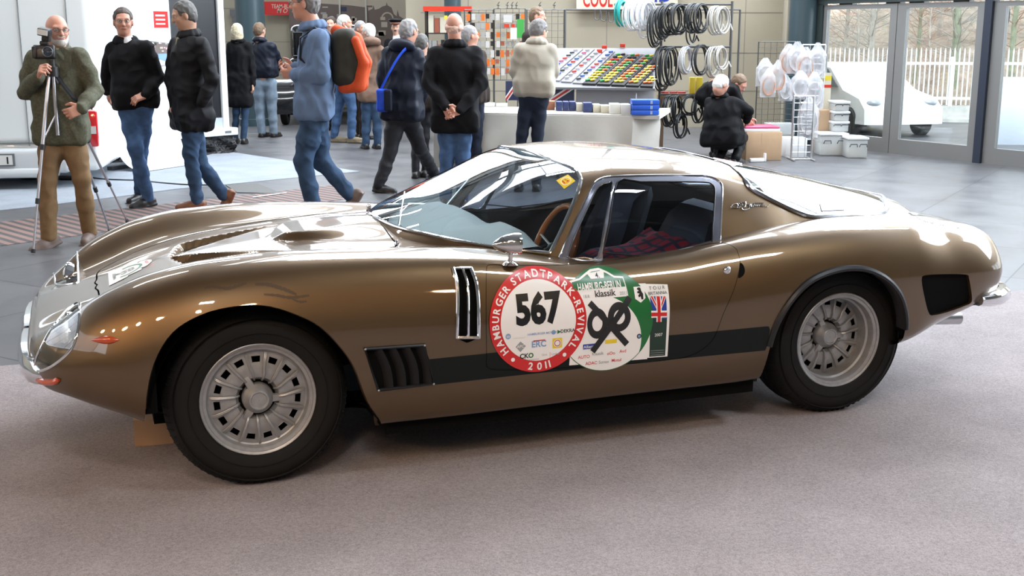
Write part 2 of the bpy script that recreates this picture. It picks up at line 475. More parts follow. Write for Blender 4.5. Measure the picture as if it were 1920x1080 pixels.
for x in (-10, -3, 4): mb.box(x - .1, x + .1, -9, 26, 8.45, 8.75)
struct(mb.build('trim_3', mat('roof_beam', (.18, .2, .2), rough=.7)))

# ribbed rooflight over the market side of the hall
roofl = mat('rooflight_pane', (.8, .85, .9), rough=.3, emis=(.90, .94, 1.0), estr=7.5)
mb = MB()
for k in range(6): mb.box(-3.6 + k * 1.9, -1.8 + k * 1.9, 11.6, 20.0, 8.93, 8.97)
struct(mb.build('window_5', roofl))
# glazed door wall -----------------------------------------------
def dpt(s, off=0.0): p = CORN + DW * s; q = Vector((DW.y, -DW.x)) * off; return Vector((p.x + q.x, p.y + q.y))
# outward side of the door wall is +normal (right/back)
def dbox(mb, s0, s1, z0, z1, th=.06, mi=0, off=0.0):
    a, b = dpt(s0, off - th / 2), dpt(s1, off - th / 2); c, e = dpt(s1, off + th / 2), dpt(s0, off + th / 2)
    mb.prism([(a.x, a.y), (b.x, b.y), (c.x, c.y), (e.x, e.y)], z0, z1, mi=mi); return mb
S = {k: on_door(k) for k in (1546, 1552, 1670, 1683, 1700, 1833, 1849, 1864, 1886, 2060, 2075)}
HD = 1.98
def leaf(name, s0, s1, g0, g1, parent_frame=True):
    mb = MB(); dbox(mb, s0, g0, .0, HD); dbox(mb, g1, s1, .0, HD); dbox(mb, g0, g1, 0, .20); dbox(mb, g0, g1, HD - .06, HD)
    o = struct(mb.build(name, frame_al)); g = MB(); dbox(g, g0, g1, .20, HD - .06, .008); g.build('door_glass', win_glass, o)
    h = MB(); dbox(h, s0 + .02, s0 + .05, .96, 1.04, .12); 
    return o
leaf('door_1', S[1546], S[1683] - .004, S[1552], S[1670]); D2 = leaf('door_2', S[1683] + .008, S[1849], S[1700], S[1833]); leaf('door_3', S[1864], S[2075], S[1886], S[2060])
mb = MB(); dbox(mb, S[1849] + .003, S[1864] - .003, 0, 3.0, .14); struct(mb.build('trim_4', mat('post_dark_blue', (.022, .03, .05), rough=.4)))
mb = MB(); dbox(mb, -.25, S[2075] + 6, HD + .02, HD + .10, .12); dbox(mb, -.3, S[1546] - .01, 0, 3.0, .1); struct(mb.build('trim_5', dark_mull))
mb = MB(); dbox(mb, -.25, S[2075] + 25, HD + .10, 3.0, .2); dbox(mb, 13.9, S[2075] + 25, 0, HD + .1, .2); dbox(mb, -.25, S[2075] + 25, 7.7, 9, .2); dbox(mb, 13.1, S[2075] + 25, 3.0, 7.7, .2); struct(mb.build('wall_right', mat('panel_cream', (.38, .355, .29), rough=.6)))
a, b = dpt(0), dpt(13)
clerestory('window_4', (a.x, a.y), (b.x, b.y), 3.05, 7.6, 4.0, mat('bright_sky_pane_door_side', (.8, .85, .9), rough=.2, emis=(.80, .90, 1.0), estr=14.0))
# further glazed leaves beyond the frame, so daylight rakes in from the right
s = S[2075] + .02; k = 4
while s < 14:
    leaf('door_%d' % k, s, s + 1.15, s + .09, s + 1.06); s += 1.17; k += 1
# closers, release box, hanging cable loops
mb = MB()
for px in (1580, 1668, 1712, 1795): t = on_door(px); dbox(mb, t - .12, t + .12, HD - .05, HD + .02, .10, off=-.08)
struct(mb.build('trim_6', mat('door_closer', (.10, .10, .10), rough=.4)))
mb = MB(); t = on_door(1836); dbox(mb, t - .055, t + .03, 1.13, 1.30, .06, 0, -.06); dbox(mb, t - .08, t - .01, .93, 1.12, .05, 1, -.07); p = dpt(t - .045, -.10); mb.sphere((p.x, p.y, 1.03), .02, 10, 8, 2)
tag(mb.build('door_release', [mat('sign_green', (.01, .12, .05), rough=.5), mat('box_white', (.7, .7, .68), rough=.4), mat('button_red', (.5, .03, .02), rough=.4)]), 'small green and white door release box with red button on the door post', 'door release')
mb = MB()
for px in (1838, 1872):
    p = dpt(on_door(px), -.10); c = Vector((p.x, p.y, 1.80)); mb.tube([c + Vector((DW.x * .06 * math.sin(a_), DW.y * .06 * math.sin(a_), .15 * math.cos(a_))) for a_ in np.linspace(0, 2 * PI, 20)[:-1]], .009, 6, closed=True)
tag(mb.build('cable_loop', mat('cable_grey', (.2, .2, .2), rough=.6)), 'pair of grey cable loops hanging at the head of the glass doors', 'cable')
# pillars --------------------------------------------------------
def pillar(px, Y, r, label):
    p = at(px, 60, Y); mb = MB(); mb.lathe([(r, 0), (r, 9)], at=(p.x, p.y, 0), n=40); mb.lathe([(r + .02, 0), (r + .02, .12), (r, .13)], at=(p.x, p.y, 0), n=40)
    o = struct(mb.build('trim_pillar', pillar_m)); return o
pillar(470, 21.0, .25, ''); pillar(1504, 17.4, .195, ''); pillar(849, 20.2, .14, '')

# outside --------------------------------------------------------
pave = mat('pale_paving', (.80, .80, .78), rough=.85, noise=(3, .1)); conc = mat('kerb_concrete', (.42, .42, .39), rough=.9, noise=(6, .2))
mb = MB(); mb.box(4.0, 60, -12, 60, -.14, -.02)
o = mb.build('ground_outside', pave); struct(o)
fa = at(1560, 205, 22.6); fb = at(1990, 214, 22.0)
FD = Vector((fb.x - fa.x, fb.y - fa.y)).normalized(); F0 = Vector((fa.x, fa.y)) - FD * 2.0; FN = Vector((-FD.y, FD.x))
def fprism(mb, t0, t1, o0, o1, z0, z1, mi=0):
    q = [F0 + FD * t0 + FN * o0, F0 + FD * t1 + FN * o0, F0 + FD * t1 + FN * o1, F0 + FD * t0 + FN * o1]; mb.prism([(p.x, p.y) for p in q], z0, z1, mi=mi); return mb
mb = MB(); fprism(mb, 0, 14, -.15, .25, -.05, .26); fprism(mb, 0, 14, -.6, -.15, -.05, .06)
for t in np.arange(.8, 14, 1.25): fprism(mb, t, t + .02, -.16, -.14, 0, .26, 1)
tag(mb.build('kerb_wall', [conc, seam_m]), 'low concrete kerb wall under the white fence outside', 'wall')
fence_m = mat('fence_white', (.75, .76, .74), rough=.5)
fe = empty('picket_fence', (F0.x, F0.y, .26), label='white metal picket fence outside the glass doors', cat='fence')
def frel(mb): mb.V = [(v[0] - F0.x, v[1] - F0.y, v[2] - .26) for v in [tuple(q) for q in mb.V]]; return mb
mb = MB()
for z in (.40, 1.04): fprism(mb, 0, 14, .02, .05, z - .025, z + .025)
frel(mb).build('rail', fence_m, fe)
pk = None; i = 0
for t in np.arange(.8, 12.2, .086):
    if i >= 99: break
    if pk is None:
        m0 = MB(); m0.box(-.011, .011, -.011, .011, 0, 1.0); m0.add([(-.011, 0, 1.0), (.011, 0, 1.0), (0, 0, 1.05)], [(0, 1, 2)]); pk = m0.build('picket', fence_m, fe); o = pk
    else: o = pk.copy(); COL.objects.link(o)
    q = FD * t; o.location = (q.x, q.y, .02); o.rotation_euler = (0, 0, math.atan2(FD.y, FD.x)); i += 1
for t in (1.6, 4.1, 6.6, 9.1): m1 = MB(); fprism(m1, t, t + .07, .0, .07, .2, 1.16); frel(m1).build('post', fence_m, fe)
# wooded bank behind
bank_m = mat('leaf_litter_bank', (.36, .29, .22), rough=1.0, noise=(2.2, .35), bump=(6, 1.0, .2))
mb = MB(); rows = []
for t in np.linspace(-6, 30, 40):
    r = []
    for o_ in np.linspace(.25, 26, 24):
        p = F0 + FD * t + FN * o_; r.append((p.x, p.y, .05 + .42 * max(o_ - 1, 0) ** .98 + .25 * math.sin(t * .9 + o_ * .5) * min(o_ / 5, 1)))
    rows.append(r)
mb.grid(rows); struct(mb.build('hill', bank_m))
bark = [mat('bark_pale', (.36, .33, .28), rough=.9, noise=(8, .3)), mat('bark_mossy', (.23, .25, .17), rough=.9, noise=(8, .3)), mat('twig_russet', (.34, .21, .15), rough=.9), mat('twig_grey', (.36, .33, .29), rough=.9)]
def bare_tree(px, o_, h, r, mi, label, seed, nb=90, tw=3):
    rs = random.Random(seed)
    # meet the fence-parallel line at offset o_
    rr = (px - 960) / FPX / (math.cos(PITCH) + (540 - 59) / FPX * math.sin(PITCH)); A = F0 + FN * o_
    t = (rr * A.y - A.x) / (FD.x - rr * FD.y); p = A + FD * t; z0 = .05 + .42 * max(o_ - 1, 0) ** .98 - .1
    tr = empty('bare_tree', (p.x, p.y, z0), label=label, cat='tree', group=None)
    mb = MB(); L = []
    for k in range(9): L.append(Vector((.12 * math.sin(k * .9 + seed) * r * 5, .1 * math.cos(k * 1.1 + seed) * r * 5, h * k / 8)))
    mb.tube(L, [r * (1 - .085 * k) for k in range(9)], 8); mb.build('trunk', bark[mi], tr)
    mb = MB()
    for k in range(nb):
        q = rs.uniform(.12, 1); i_ = min(int(q * 8), 7); b0 = L[i_].lerp(L[i_ + 1], q * 8 - i_); an = rs.uniform(0, 2 * PI); ln = h * rs.uniform(.12, .34) * (1.1 - q * .6)
        d_ = Vector((math.cos(an), math.sin(an), rs.uniform(.15, 1.0))).normalized(); m_ = b0 + d_ * ln * .5 + Vector((0, 0, rs.uniform(-.05, .1))); e_ = b0 + d_ * ln + Vector((rs.uniform(-.15, .15), rs.uniform(-.15, .15), rs.uniform(-.1, .2)))
        mb.tube([b0, m_, e_], [r * .16, r * .10, r * .04], 4)
        for w in range(tw):
            s_ = b0.lerp(e_, rs.uniform(.3, 1)); mb.tube([s_, s_ + Vector((rs.uniform(-.3, .3), rs.uniform(-.3, .3), rs.uniform(-.1, .4))) * (ln * .7)], [r * .06, r * .025], 3)
    mb.build('branches', bark[2 + seed % 2], tr)
for i, (px, o_, h, r, mi, lab) in enumerate([(1640, 2.0, 4.6, .085, 0, 'bare pale-trunked tree behind the fence, seen through the left glass door'),
    (1590, 3.2, 4.5, .05, 0, 'thin leaning bare tree left of the pale-trunked one'), (1608, 1.4, 3.0, .03, 0, 'low twiggy bare shrub above the white car'),
    (1722, 2.5, 4.2, .045, 1, 'russet-twigged thin tree at the left edge of the middle door'), (1790, 2.2, 5.0, .10, 1, 'mossy green trunked bare tree in the middle glass door'),
    (1760, 4.5, 5.0, .06, 0, 'slim bare tree up the bank behind the mossy one'), (1690, 5.5, 5.0, .06, 0, 'bare tree high on the bank behind the door stile'),
    (1905, 2.6, 5.0, .07, 1, 'bare tree at the right edge of the photo outside'), (1875, 4.2, 4.4, .05, 0, 'thin bare tree behind the dark door post'), (1745, 1.2, 2.4, .028, 0, 'low bare shrub behind the fence in the middle door')]):
    bare_tree(px, o_, h, r, mi, lab, i + 3)
# white block / notice board outside right
p = at(1905, 290, z=-.02); p = Vector((p.x + .5, p.y + 1.4, 0)); mb = MB(); mb.rbox(-.55, .55, -.2, .2, 0, .98, .02); tag(mb.build('utility_box', mat('box_pale_blue', (.62, .68, .75), rough=.5), loc=(p.x, p.y, -.02), rz=math.atan2(FD.y, FD.x)), 'pale grey-blue utility box standing outside the right door', 'utility box')
# white car outside
def profile_car(name, prof, glass_prof, width, length_mats, label, cat, loc, rz, wheels, wr=.31):
    car_m, glass_m, tyre_m = length_mats; r = empty(name, loc, rz, label, cat)
    mb = MB(); n = 9; rows = []
    for k, y in enumerate(np.linspace(-1, 1, 13)):
        w = y * width / 2; ins = abs(y) ** 6
        rows.append([(x * (1 - .03 * ins), w * (1 - .16 * max(0, (z - .85)) / .6), z - .05 * ins * (z > .5)) for x, z in prof])
    mb.grid(rows); mb.add(rows[0], [tuple(range(len(prof)))], smooth=False); mb.add(rows[-1], [tuple(range(len(prof)))], smooth=False); mb.build('body', car_m, r, sharp=40)
    for q in (-1, 1):
        g = MB(); g.prism(glass_prof, 0, .012, 'xz'); g.V = [(v[0], q * (width / 2 * (1 - .16 * max(0, (v[2] - .85)) / .6) + .004 + v[1]), v[2]) for v in g.V]; g.build('side_glass', glass_m, r)
        for x in wheels:
            w = MB(); w.lathe([(.001, -.09), (wr - .03, -.10), (wr, -.06), (wr, .06), (wr - .03, .10), (wr - .12, .095), (wr - .13, .07), (.001, .08)][::1], 'y', at=(x, q * (width / 2 - .08), wr), n=28); w.build('wheel', tyre_m, r)
    return r
whitecar = mat('white_car_paint', (.82, .83, .85), rough=.2, coat=1.0); dglass = mat('car_dark_glass', (.10, .11, .12), rough=.08)
rzc = math.atan2(DW.y, DW.x)
def px_of(p): return 960 + FPX * p.x / (p.y * math.cos(PITCH) + (CAM_H - .5) * math.sin(PITCH))
s_ = min(np.arange(-3, 5, .02), key=lambda q: abs(px_of(dpt(q, -2.0)) - 1700)); c0 = dpt(s_, -2.0) - Vector((.2, -.98)) * 1.56; rzc = math.atan2(-.98, .2)
wc = profile_car('white_car', [(-2.0, .25), (-2.05, .75), (-2.0, 1.0), (-1.75, 1.40), (-.6, 1.50), (.1, 1.44), (.95, 1.0), (1.75, .86), (2.02, .66), (2.05, .30)], [(-1.75, 1.0), (-1.55, 1.33), (-.6, 1.42), (.02, 1.37), (.72, 1.0)], 1.74, (whitecar, dglass, rubber_o := mat('outside_tyre', (.03, .03, .03), rough=.8)),
    'white modern car parked outside the left glass door', 'car', (c0.x, c0.y, -.02), rzc, (-1.25, 1.3)); wc.scale = (.76, .76, .76)
mb = MB(); mb.sphere((1.86, -.62, .72), (.14, .16, .09), 12, 8); mb.sphere((1.86, .62, .72), (.14, .16, .09), 12, 8); mb.build('headlight', mat('far_headlight', (.3, .32, .34), rough=.1), wc)
sun = bpy.data.lights.new('sun', 'SUN'); sun.energy = 20.0; sun.angle = math.radians(12); sun.color = (1.0, .98, .95)
so = bpy.data.objects.new('sun', sun); COL.objects.link(so); so.rotation_euler = Vector((-.35, .35, -1)).to_track_quat('-Z', 'Y').to_euler()
# ============================================================ SPORTS CAR
CARX, CARY, YAW = -1.1596, 4.7443, math.radians(20.1706)
CO, SI = math.cos(YAW), math.sin(YAW)
# car design space: x runs rearwards from the front axle, y towards the near side, z up
def design2px(P):
    """where a point of the parked car sits in the traced side view"""
    P = np.asarray(P, float)
    X = CARX + P[:, 0] * CO + P[:, 1] * SI
    Y = CARY + P[:, 0] * SI - P[:, 1] * CO
    Z = P[:, 2] - CAM_H
    d = Y * math.cos(PITCH) - Z * math.sin(PITCH); u = Y * math.sin(PITCH) + Z * math.cos(PITCH)
    return np.stack([960 + FPX * X / d, 540 - FPX * u / d], -1)
def design_ray(u, v):
    x = (u - 960) / FPX; y = (540 - v) / FPX
    D = np.array([x, math.cos(PITCH) + y * math.sin(PITCH), -math.sin(PITCH) + y * math.cos(PITCH)])
    def tod(P): 
        dx, dy = P[0] - CARX, P[1] - CARY
        return Vector((dx * CO + dy * SI, dx * SI - dy * CO, P[2]))
    O = tod((0, 0, CAM_H)); E = tod((D[0], D[1], CAM_H + D[2]))
    return O, (E - O).normalized()

paint = mat('bronze_paint', (0.116, 0.069, 0.029), rough=0.36, metal=0.75, coat=1.0, coat_rough=0.035)
def _flake(m):
    nt = m.node_tree; b = nt.nodes['Principled BSDF']
    tc = nt.nodes.new('ShaderNodeTexCoord'); v = nt.nodes.new('ShaderNodeTexVoronoi'); v.inputs['Scale'].default_value = 900
    nt.links.new(tc.outputs['Object'], v.inputs['Vector'])
    bp = nt.nodes.new('ShaderNodeBump'); bp.inputs['Strength'].default_value = 0.12; bp.inputs['Distance'].default_value = 0.001
    nt.links.new(v.outputs['Color'], bp.inputs['Height']); nt.links.new(bp.outputs['Normal'], b.inputs['Normal'])
_flake(paint)
stripe_m = mat('stripe_black', (0.006, 0.008, 0.008), rough=0.45, spec=.2)
black_trim = mat('satin_black', (0.012, 0.012, 0.014), rough=0.35, spec=.35)
dark_void = mat('underseal_void_black', (0.005, 0.005, 0.005), rough=0.9, spec=.05)  # near-black underside tone, also stands in for shade inside gaps and cavities
chrome = mat('chrome', (0.82, 0.82, 0.84), rough=0.07, metal=1.0)
alloy = mat('cast_alloy', (0.36, 0.36, 0.36), rough=0.42, metal=0.6, noise=(40, 0.12))
alloy_dark = mat('cast_alloy_dark', (0.22, 0.21, 0.20), rough=0.45, metal=0.8, noise=(30, 0.15))
rubber = mat('tyre_rubber', (0.009, 0.0085, 0.008), rough=0.75, spec=.25, bump=(180, 0.15, 0.002))
leather = mat('black_leather', (0.014, 0.014, 0.016), rough=0.45, bump=(150, 0.2, 0.002))
carpet_in = mat('cabin_carpet', (0.012, 0.012, 0.012), rough=0.95)
dash_top = mat('grey_dash_cover', (0.23, 0.26, 0.29), rough=0.55)
wood = mat('steering_wood', (0.36, 0.12, 0.025), rough=0.25, coat=0.7)
cabin_glass = glass_mat('cabin_glass', (0.80, 0.88, 0.88), 0.015)
side_glass = glass_mat('side_glass', (0.42, 0.46, 0.56), 0.0, 0.0, 1.1)
lamp_glass = glass_mat('lamp_cover_glass', (0.85, 0.87, 0.85), 0.03)
amber = mat('amber_lens', (0.42, 0.055, 0.008), rough=0.15, coat=1.0)
white_print = mat('print_white', (0.80, 0.79, 0.77), rough=0.35)

car = empty('sports_car', (CARX, CARY, 0), YAW,
            'bronze metallic 1960s coupe with black side stripe and rally number discs, parked on the carpet', 'car')

def to_local(V):
    V = np.array(V, float).reshape(-1, 3); V[:, 1] *= -1; return V
def car_mesh(name, V, F, mats, mi=None, mirror=False, parent=car, sharp=32, smooth=True, weld=False):
    """V in design space (near side +y).  mirror adds the other half."""
    V = np.asarray(V, float)
    used = sorted({i for f in F for i in f}); idx = {u: k for k, u in enumerate(used)}
    V = V[used]; F = [[idx[i] for i in f] for f in F]
    mi = list(mi) if mi is not None else [0] * len(F)
    Vn = to_local(V); Fn = [f[::-1] for f in F]
    if mirror:
        V2 = V.copy(); n = len(V)
        Vn = np.concatenate([Vn, V2]); Fn = Fn + [[i + n for i in f] for f in F]; mi = mi + mi
    me = bpy.data.meshes.new(name); me.from_pydata(Vn.tolist(), [], Fn)
    me.polygons.foreach_set('material_index', mi)
    me.polygons.foreach_set('use_smooth', [smooth] * len(Fn))
    if mirror or weld:
        bm = bmesh.new(); bm.from_mesh(me); bmesh.ops.remove_doubles(bm, verts=bm.verts, dist=2e-5); bm.to_mesh(me); bm.free()
    if sharp: me.set_sharp_from_angle(angle=math.radians(sharp))
    me.update()
    return link_mesh(name, me, mats, parent)

# ---------------------------------------------------------------- lower body sections
#        x      C        A            V            K            S            W            M            L            B            U
BODY = [
 (-0.752, (0,.548),(.20,.545),(.34,.538),(.42,.528),(.47,.512),(.49,.488),(.48,.462),(.44,.442),(.37,.430),(0,.428)),
 (-0.738, (0,.562),(.20,.559),(.36,.551),(.465,.545),(.525,.525),(.550,.490),(.540,.448),(.50,.415),(.42,.400),(0,.398)),
 (-0.705, (0,.577),(.20,.574),(.38,.564),(.505,.575),(.580,.548),(.615,.496),(.610,.438),(.57,.400),(.48,.385),(0,.380)),
 (-0.640, (0,.600),(.20,.597),(.39,.588),(.530,.625),(.640,.592),(.692,.515),(.690,.438),(.65,.390),(.55,.370),(0,.350)),
 (-0.560, (0,.624),(.20,.622),(.40,.614),(.560,.688),(.688,.648),(.752,.538),(.752,.440),(.71,.370),(.61,.345),(0,.320)),
 (-0.460, (0,.655),(.20,.653),(.41,.652),(.585,.742),(.725,.705),(.805,.570),(.815,.440),(.78,.350),(.68,.315),(0,.280)),
 (-0.330, (0,.702),(.20,.700),(.42,.702),(.605,.792),(.755,.752),(.838,.605),(.850,.450),(.83,.320),(.76,.270),(0,.220)),
 (-0.140, (0,.748),(.20,.746),(.43,.748),(.620,.828),(.775,.790),(.860,.640),(.872,.470),(.855,.290),(.80,.220),(0,.180)),
 ( 0.140, (0,.782),(.20,.780),(.44,.778),(.630,.842),(.785,.805),(.868,.650),(.878,.470),(.860,.280),(.81,.215),(0,.170)),
 ( 0.410, (0,.806),(.20,.804),(.46,.795),(.640,.836),(.785,.800),(.865,.640),(.875,.470),(.860,.285),(.82,.215),(0,.170)),
 ( 0.720, (0,.822),(.20,.820),(.48,.802),(.645,.817),(.782,.786),(.860,.630),(.872,.460),(.860,.285),(.82,.213),(0,.170)),
 ( 1.000, (0,.810),(.20,.805),(.48,.795),(.655,.790),(.782,.758),(.858,.615),(.870,.455),(.860,.290),(.82,.215),(0,.170)),
 ( 1.360, (0,.780),(.20,.775),(.48,.765),(.670,.752),(.785,.722),(.858,.600),(.870,.450),(.860,.290),(.82,.219),(0,.170)),
 ( 1.650, (0,.790),(.20,.785),(.48,.770),(.675,.765),(.790,.730),(.863,.605),(.872,.450),(.860,.290),(.82,.219),(0,.170)),
 ( 1.870, (0,.800),(.20,.795),(.48,.785),(.675,.793),(.795,.753),(.870,.620),(.877,.455),(.862,.290),(.82,.219),(0,.170)),
 ( 2.150, (0,.800),(.20,.795),(.46,.795),(.670,.822),(.802,.782),(.882,.645),(.886,.470),(.862,.300),(.81,.235),(0,.180)),
 ( 2.450, (0,.800),(.20,.795),(.44,.803),(.655,.838),(.800,.798),(.888,.655),(.888,.480),(.858,.310),(.79,.260),(0,.200)),
 ( 2.750, (0,.800),(.20,.796),(.42,.800),(.630,.830),(.780,.792),(.872,.650),(.870,.485),(.842,.350),(.76,.300),(0,.260)),
 ( 2.950, (0,.805),(.20,.800),(.40,.796),(.610,.812),(.750,.772),(.846,.635),(.842,.500),(.800,.400),(.71,.350),(0,.330)),
 ( 3.100, (0,.790),(.20,.786),(.38,.782),(.600,.788),(.745,.750),(.832,.622),(.824,.510),(.780,.430),(.68,.395),(0,.380)),
 ( 3.220, (0,.768),(.20,.766),(.37,.760),(.585,.762),(.715,.724),(.802,.608),(.790,.515),(.745,.455),(.64,.430),(0,.420)),
 ( 3.270, (0,.758),(.20,.756),(.36,.750),(.560,.750),(.685,.711),(.768,.600),(.755,.515),(.71,.465),(.60,.442),(0,.435)),
 ( 3.310, (0,.750),(.20,.748),(.36,.742),(.525,.739),(.635,.700),(.705,.595),(.695,.517),(.65,.472),(.55,.452),(0,.447)),
 ( 3.345, (0,.742),(.20,.740),(.35,.734),(.480,.728),(.565,.690),(.615,.591),(.605,.520),(.57,.482),(.48,.466),(0,.460)),
]
SEG = [26, 26, 14, 12, 14, 12, 10, 5, 6]
def loft(TAB, seg, xs, capx=None, closeU=True):
    X = [r[0] for r in TAB]; nc = len(TAB[0]) - 1
    cols = np.array([[pchip(X, [r[j + 1][k] for r in TAB], xs) for k in (0, 1)] for j in range(nc)])  # nc,2,nx
    rows = []
    for i in range(len(xs)):
        P = cols[:, :, i]
        line = []
        for j in range(nc - 1):
            p1, p2 = P[j], P[j + 1]
            p0 = P[j - 1] if j > 0 else np.array([-P[1][0], P[1][1]])
            p3 = P[j + 2] if j + 2 < nc else (np.array([-P[-2][0], P[-2][1]]) if closeU else 2 * p2 - p1)
            # centripetal-ish tangents, limited by the local chord
            d01, d12, d23 = [max(np.linalg.norm(b - a), 1e-4) for a, b in ((p0, p1), (p1, p2), (p2, p3))]
            m1 = (p2 - p0) / (d01 + d12) * d12; m2 = (p3 - p1) / (d12 + d23) * d12
            if not closeU and j == nc - 2: m2 = (p2 - p1)
            for k in range(seg[j]):
                t = k / seg[j]
                line.append((2*t**3-3*t**2+1)*p1 + (t**3-2*t**2+t)*m1 + (-2*t**3+3*t**2)*p2 + (t**3-t**2)*m2)
        line.append(P[-1])
        rows.append([(xs[i], max(p[0], 0.0), p[1]) for p in line])
    return np.array(rows)

def sstep(a, b, x):
    t = np.clip((x - a) / (b - a), 0, 1); return t * t * (3 - 2 * t)

xs = np.arange(-0.752, 3.3451, 0.0105); xs[-1] = 3.345
G = loft(BODY, SEG, xs)
# sticking-out detail pressed into the bonnet: power bulge and two ramped intakes
def bonnet_relief(x, y):
    w = 0.33 * np.sqrt(np.clip((x - 0.165) / 0.40, 0, 1.1)) + 1e-4
    s = 1 - np.abs(y) / w
    b = 0.034 * np.clip(s / (0.24 + 0.75 * np.clip((x - .26) / .40, 0, 1)), 0, 1) ** 2 * (3 - 2 * np.clip(s / (0.24 + 0.75 * np.clip((x - .26) / .40, 0, 1)), 0, 1)) * sstep(0.16, 0.24, x) * (1 - 0.35 * sstep(0.45, 0.9, x))
    ay = np.abs(y)
    yi = np.clip((x + 0.225) * 0.66, 0.0, 1); yo = 0.245 + (x + 0.17) * 0.27
    L = 0.34 + 0.30 * np.clip((ay - yi) / np.maximum(yo - yi, 0.02), 0, 1)
    dep = 0.036 * np.clip(1 - (x + 0.215) / L, 0, 1)
    lip = -0.225 + 0.24 * ay
    ins = sstep(0, 0.018, ay - yi + 0.006) * sstep(0, 0.018, yo - ay + .006) * sstep(0, 0.020, x - lip + .005)
    return b - dep * ins
top = (G[:, :, 2] > 0.5) & (G[:, :, 1] < 0.5) & (G[:, :, 0] < 0.95) & (G[:, :, 0] > -0.4)
jj = np.arange(G.shape[1])[None, :] < (SEG[0] + SEG[1] + 4)
G[:, :, 2] += np.where(top & jj, bonnet_relief(G[:, :, 0], G[:, :, 1]), 0)
# closing rows at nose and tail
def cap_rows(R, dx, n=7, up=0.0, shrink=0.55):
    out = []
    zc = R[:, 2].mean() * 0.5 + (R[:, 2].max() + R[:, 2].min()) * 0.25
    for k in range(1, n + 1):
        a = PI / 2 * k / n; s = 1 - (1 - math.cos(a)) * 1.0
        Q = R.copy(); Q[:, 0] += dx * math.sin(a); Q[:, 1] *= (s * 0.35 + 0.65) if k < n else 0.62
        Q[:, 2] = zc + (Q[:, 2] - zc) * (s if k < n else 0.02)
        out.append(Q)
    return out
nose = cap_rows(G[0], -0.016)[::-1]
def tail_rows(R):
    out = []
    zc = 0.59
    for s, dx in ((0.985, 0.014), (0.955, 0.024), (0.90, 0.030), (0.6, 0.030), (0.3, 0.030), (0.02, 0.030)):
        Q = R.copy(); Q[:, 0] += dx; Q[:, 1] *= s if s > .5 else (s * .3 + .6); Q[:, 2] = zc + (Q[:, 2] - zc) * s; out.append(Q)
    return out
G = np.concatenate([np.array(nose), G, np.array(tail_rows(G[-1]))])
nx_, nv_ = G.shape[:2]
BV = G.reshape(-1, 3)
BF = [(i * nv_ + j, (i + 1) * nv_ + j, (i + 1) * nv_ + j + 1, i * nv_ + j + 1) for i in range(nx_ - 1) for j in range(nv_ - 1)]
body_bvh = BVHTree.FromPolygons([Vector(v) for v in BV], BF)

# ---------------------------------------------------------------- greenhouse sections
#       x      C        1            2            3            4            5
GH = [
 (0.585, (0,.842),(.06,.835),(.12,.820),(.18,.800),(.24,.78),(.28,.74)),
 (0.640, (0,.868),(.11,.862),(.21,.845),(.30,.815),(.37,.78),(.42,.74)),
 (0.740, (0,.905),(.16,.899),(.31,.877),(.42,.835),(.49,.79),(.53,.74)),
 (0.860, (0,.950),(.20,.943),(.37,.912),(.49,.850),(.565,.80),(.61,.74)),
 (1.000, (0,1.005),(.23,.996),(.41,.960),(.53,.895),(.620,.815),(.67,.74)),
 (1.140, (0,1.060),(.26,1.050),(.44,1.010),(.555,.940),(.640,.840),(.695,.74)),
 (1.240, (0,1.093),(.28,1.084),(.46,1.046),(.565,.980),(.645,.865),(.705,.74)),
 (1.340, (0,1.112),(.30,1.104),(.475,1.068),(.570,1.010),(.648,.880),(.710,.74)),
 (1.540, (0,1.122),(.31,1.114),(.480,1.082),(.572,1.026),(.650,.890),(.712,.74)),
 (1.750, (0,1.115),(.31,1.107),(.480,1.074),(.572,1.016),(.650,.885),(.714,.745)),
 (1.950, (0,1.092),(.30,1.084),(.470,1.052),(.565,.990),(.645,.870),(.712,.755)),
 (2.100, (0,1.068),(.29,1.060),(.455,1.028),(.552,.962),(.635,.862),(.705,.765)),
 (2.300, (0,1.028),(.27,1.018),(.430,.980),(.525,.915),(.600,.840),(.660,.765)),
 (2.500, (0,.985),(.25,.974),(.400,.930),(.490,.872),(.560,.820),(.61,.76)),
 (2.750, (0,.925),(.22,.915),(.360,.875),(.440,.830),(.500,.790),(.54,.74)),
 (3.000, (0,.865),(.18,.856),(.300,.826),(.370,.795),(.420,.765),(.46,.72)),
 (3.150, (0,.826),(.14,.818),(.235,.792),(.290,.768),(.330,.74),(.36,.70)),
 (3.260, (0,.780),(.09,.774),(.150,.754),(.185,.735),(.21,.71),(.23,.68)),
]
GSEG = [16, 16, 16, 18, 14]
gx = np.arange(0.585, 3.2601, 0.0105); gx[-1] = 3.26
GG = loft(GH, GSEG, gx, closeU=False)
gnx, gnv = GG.shape[:2]
GV = GG.reshape(-1, 3)
GF = [(i * gnv + j, (i + 1) * gnv + j, (i + 1) * gnv + j + 1, i * gnv + j + 1) for i in range(gnx - 1) for j in range(gnv - 1)]
gh_bvh = BVHTree.FromPolygons([Vector(v) for v in GV], GF)

def gh_height(P):
    """height of the greenhouse skin above each point (or -1)"""
    xi = np.clip((P[:, 0] - gx[0]) / 0.0105, 0, gnx - 1.001); out = np.full(len(P), -1.0)
    ok = (P[:, 0] > gx[0]) & (P[:, 0] < gx[-1])
    i0 = xi.astype(int)
    for k in np.nonzero(ok)[0]:
        r = GG[i0[k]]
        y = P[k, 1]
        if y < r[:, 1].max(): out[k] = np.interp(y, r[:, 1], r[:, 2])
    return out

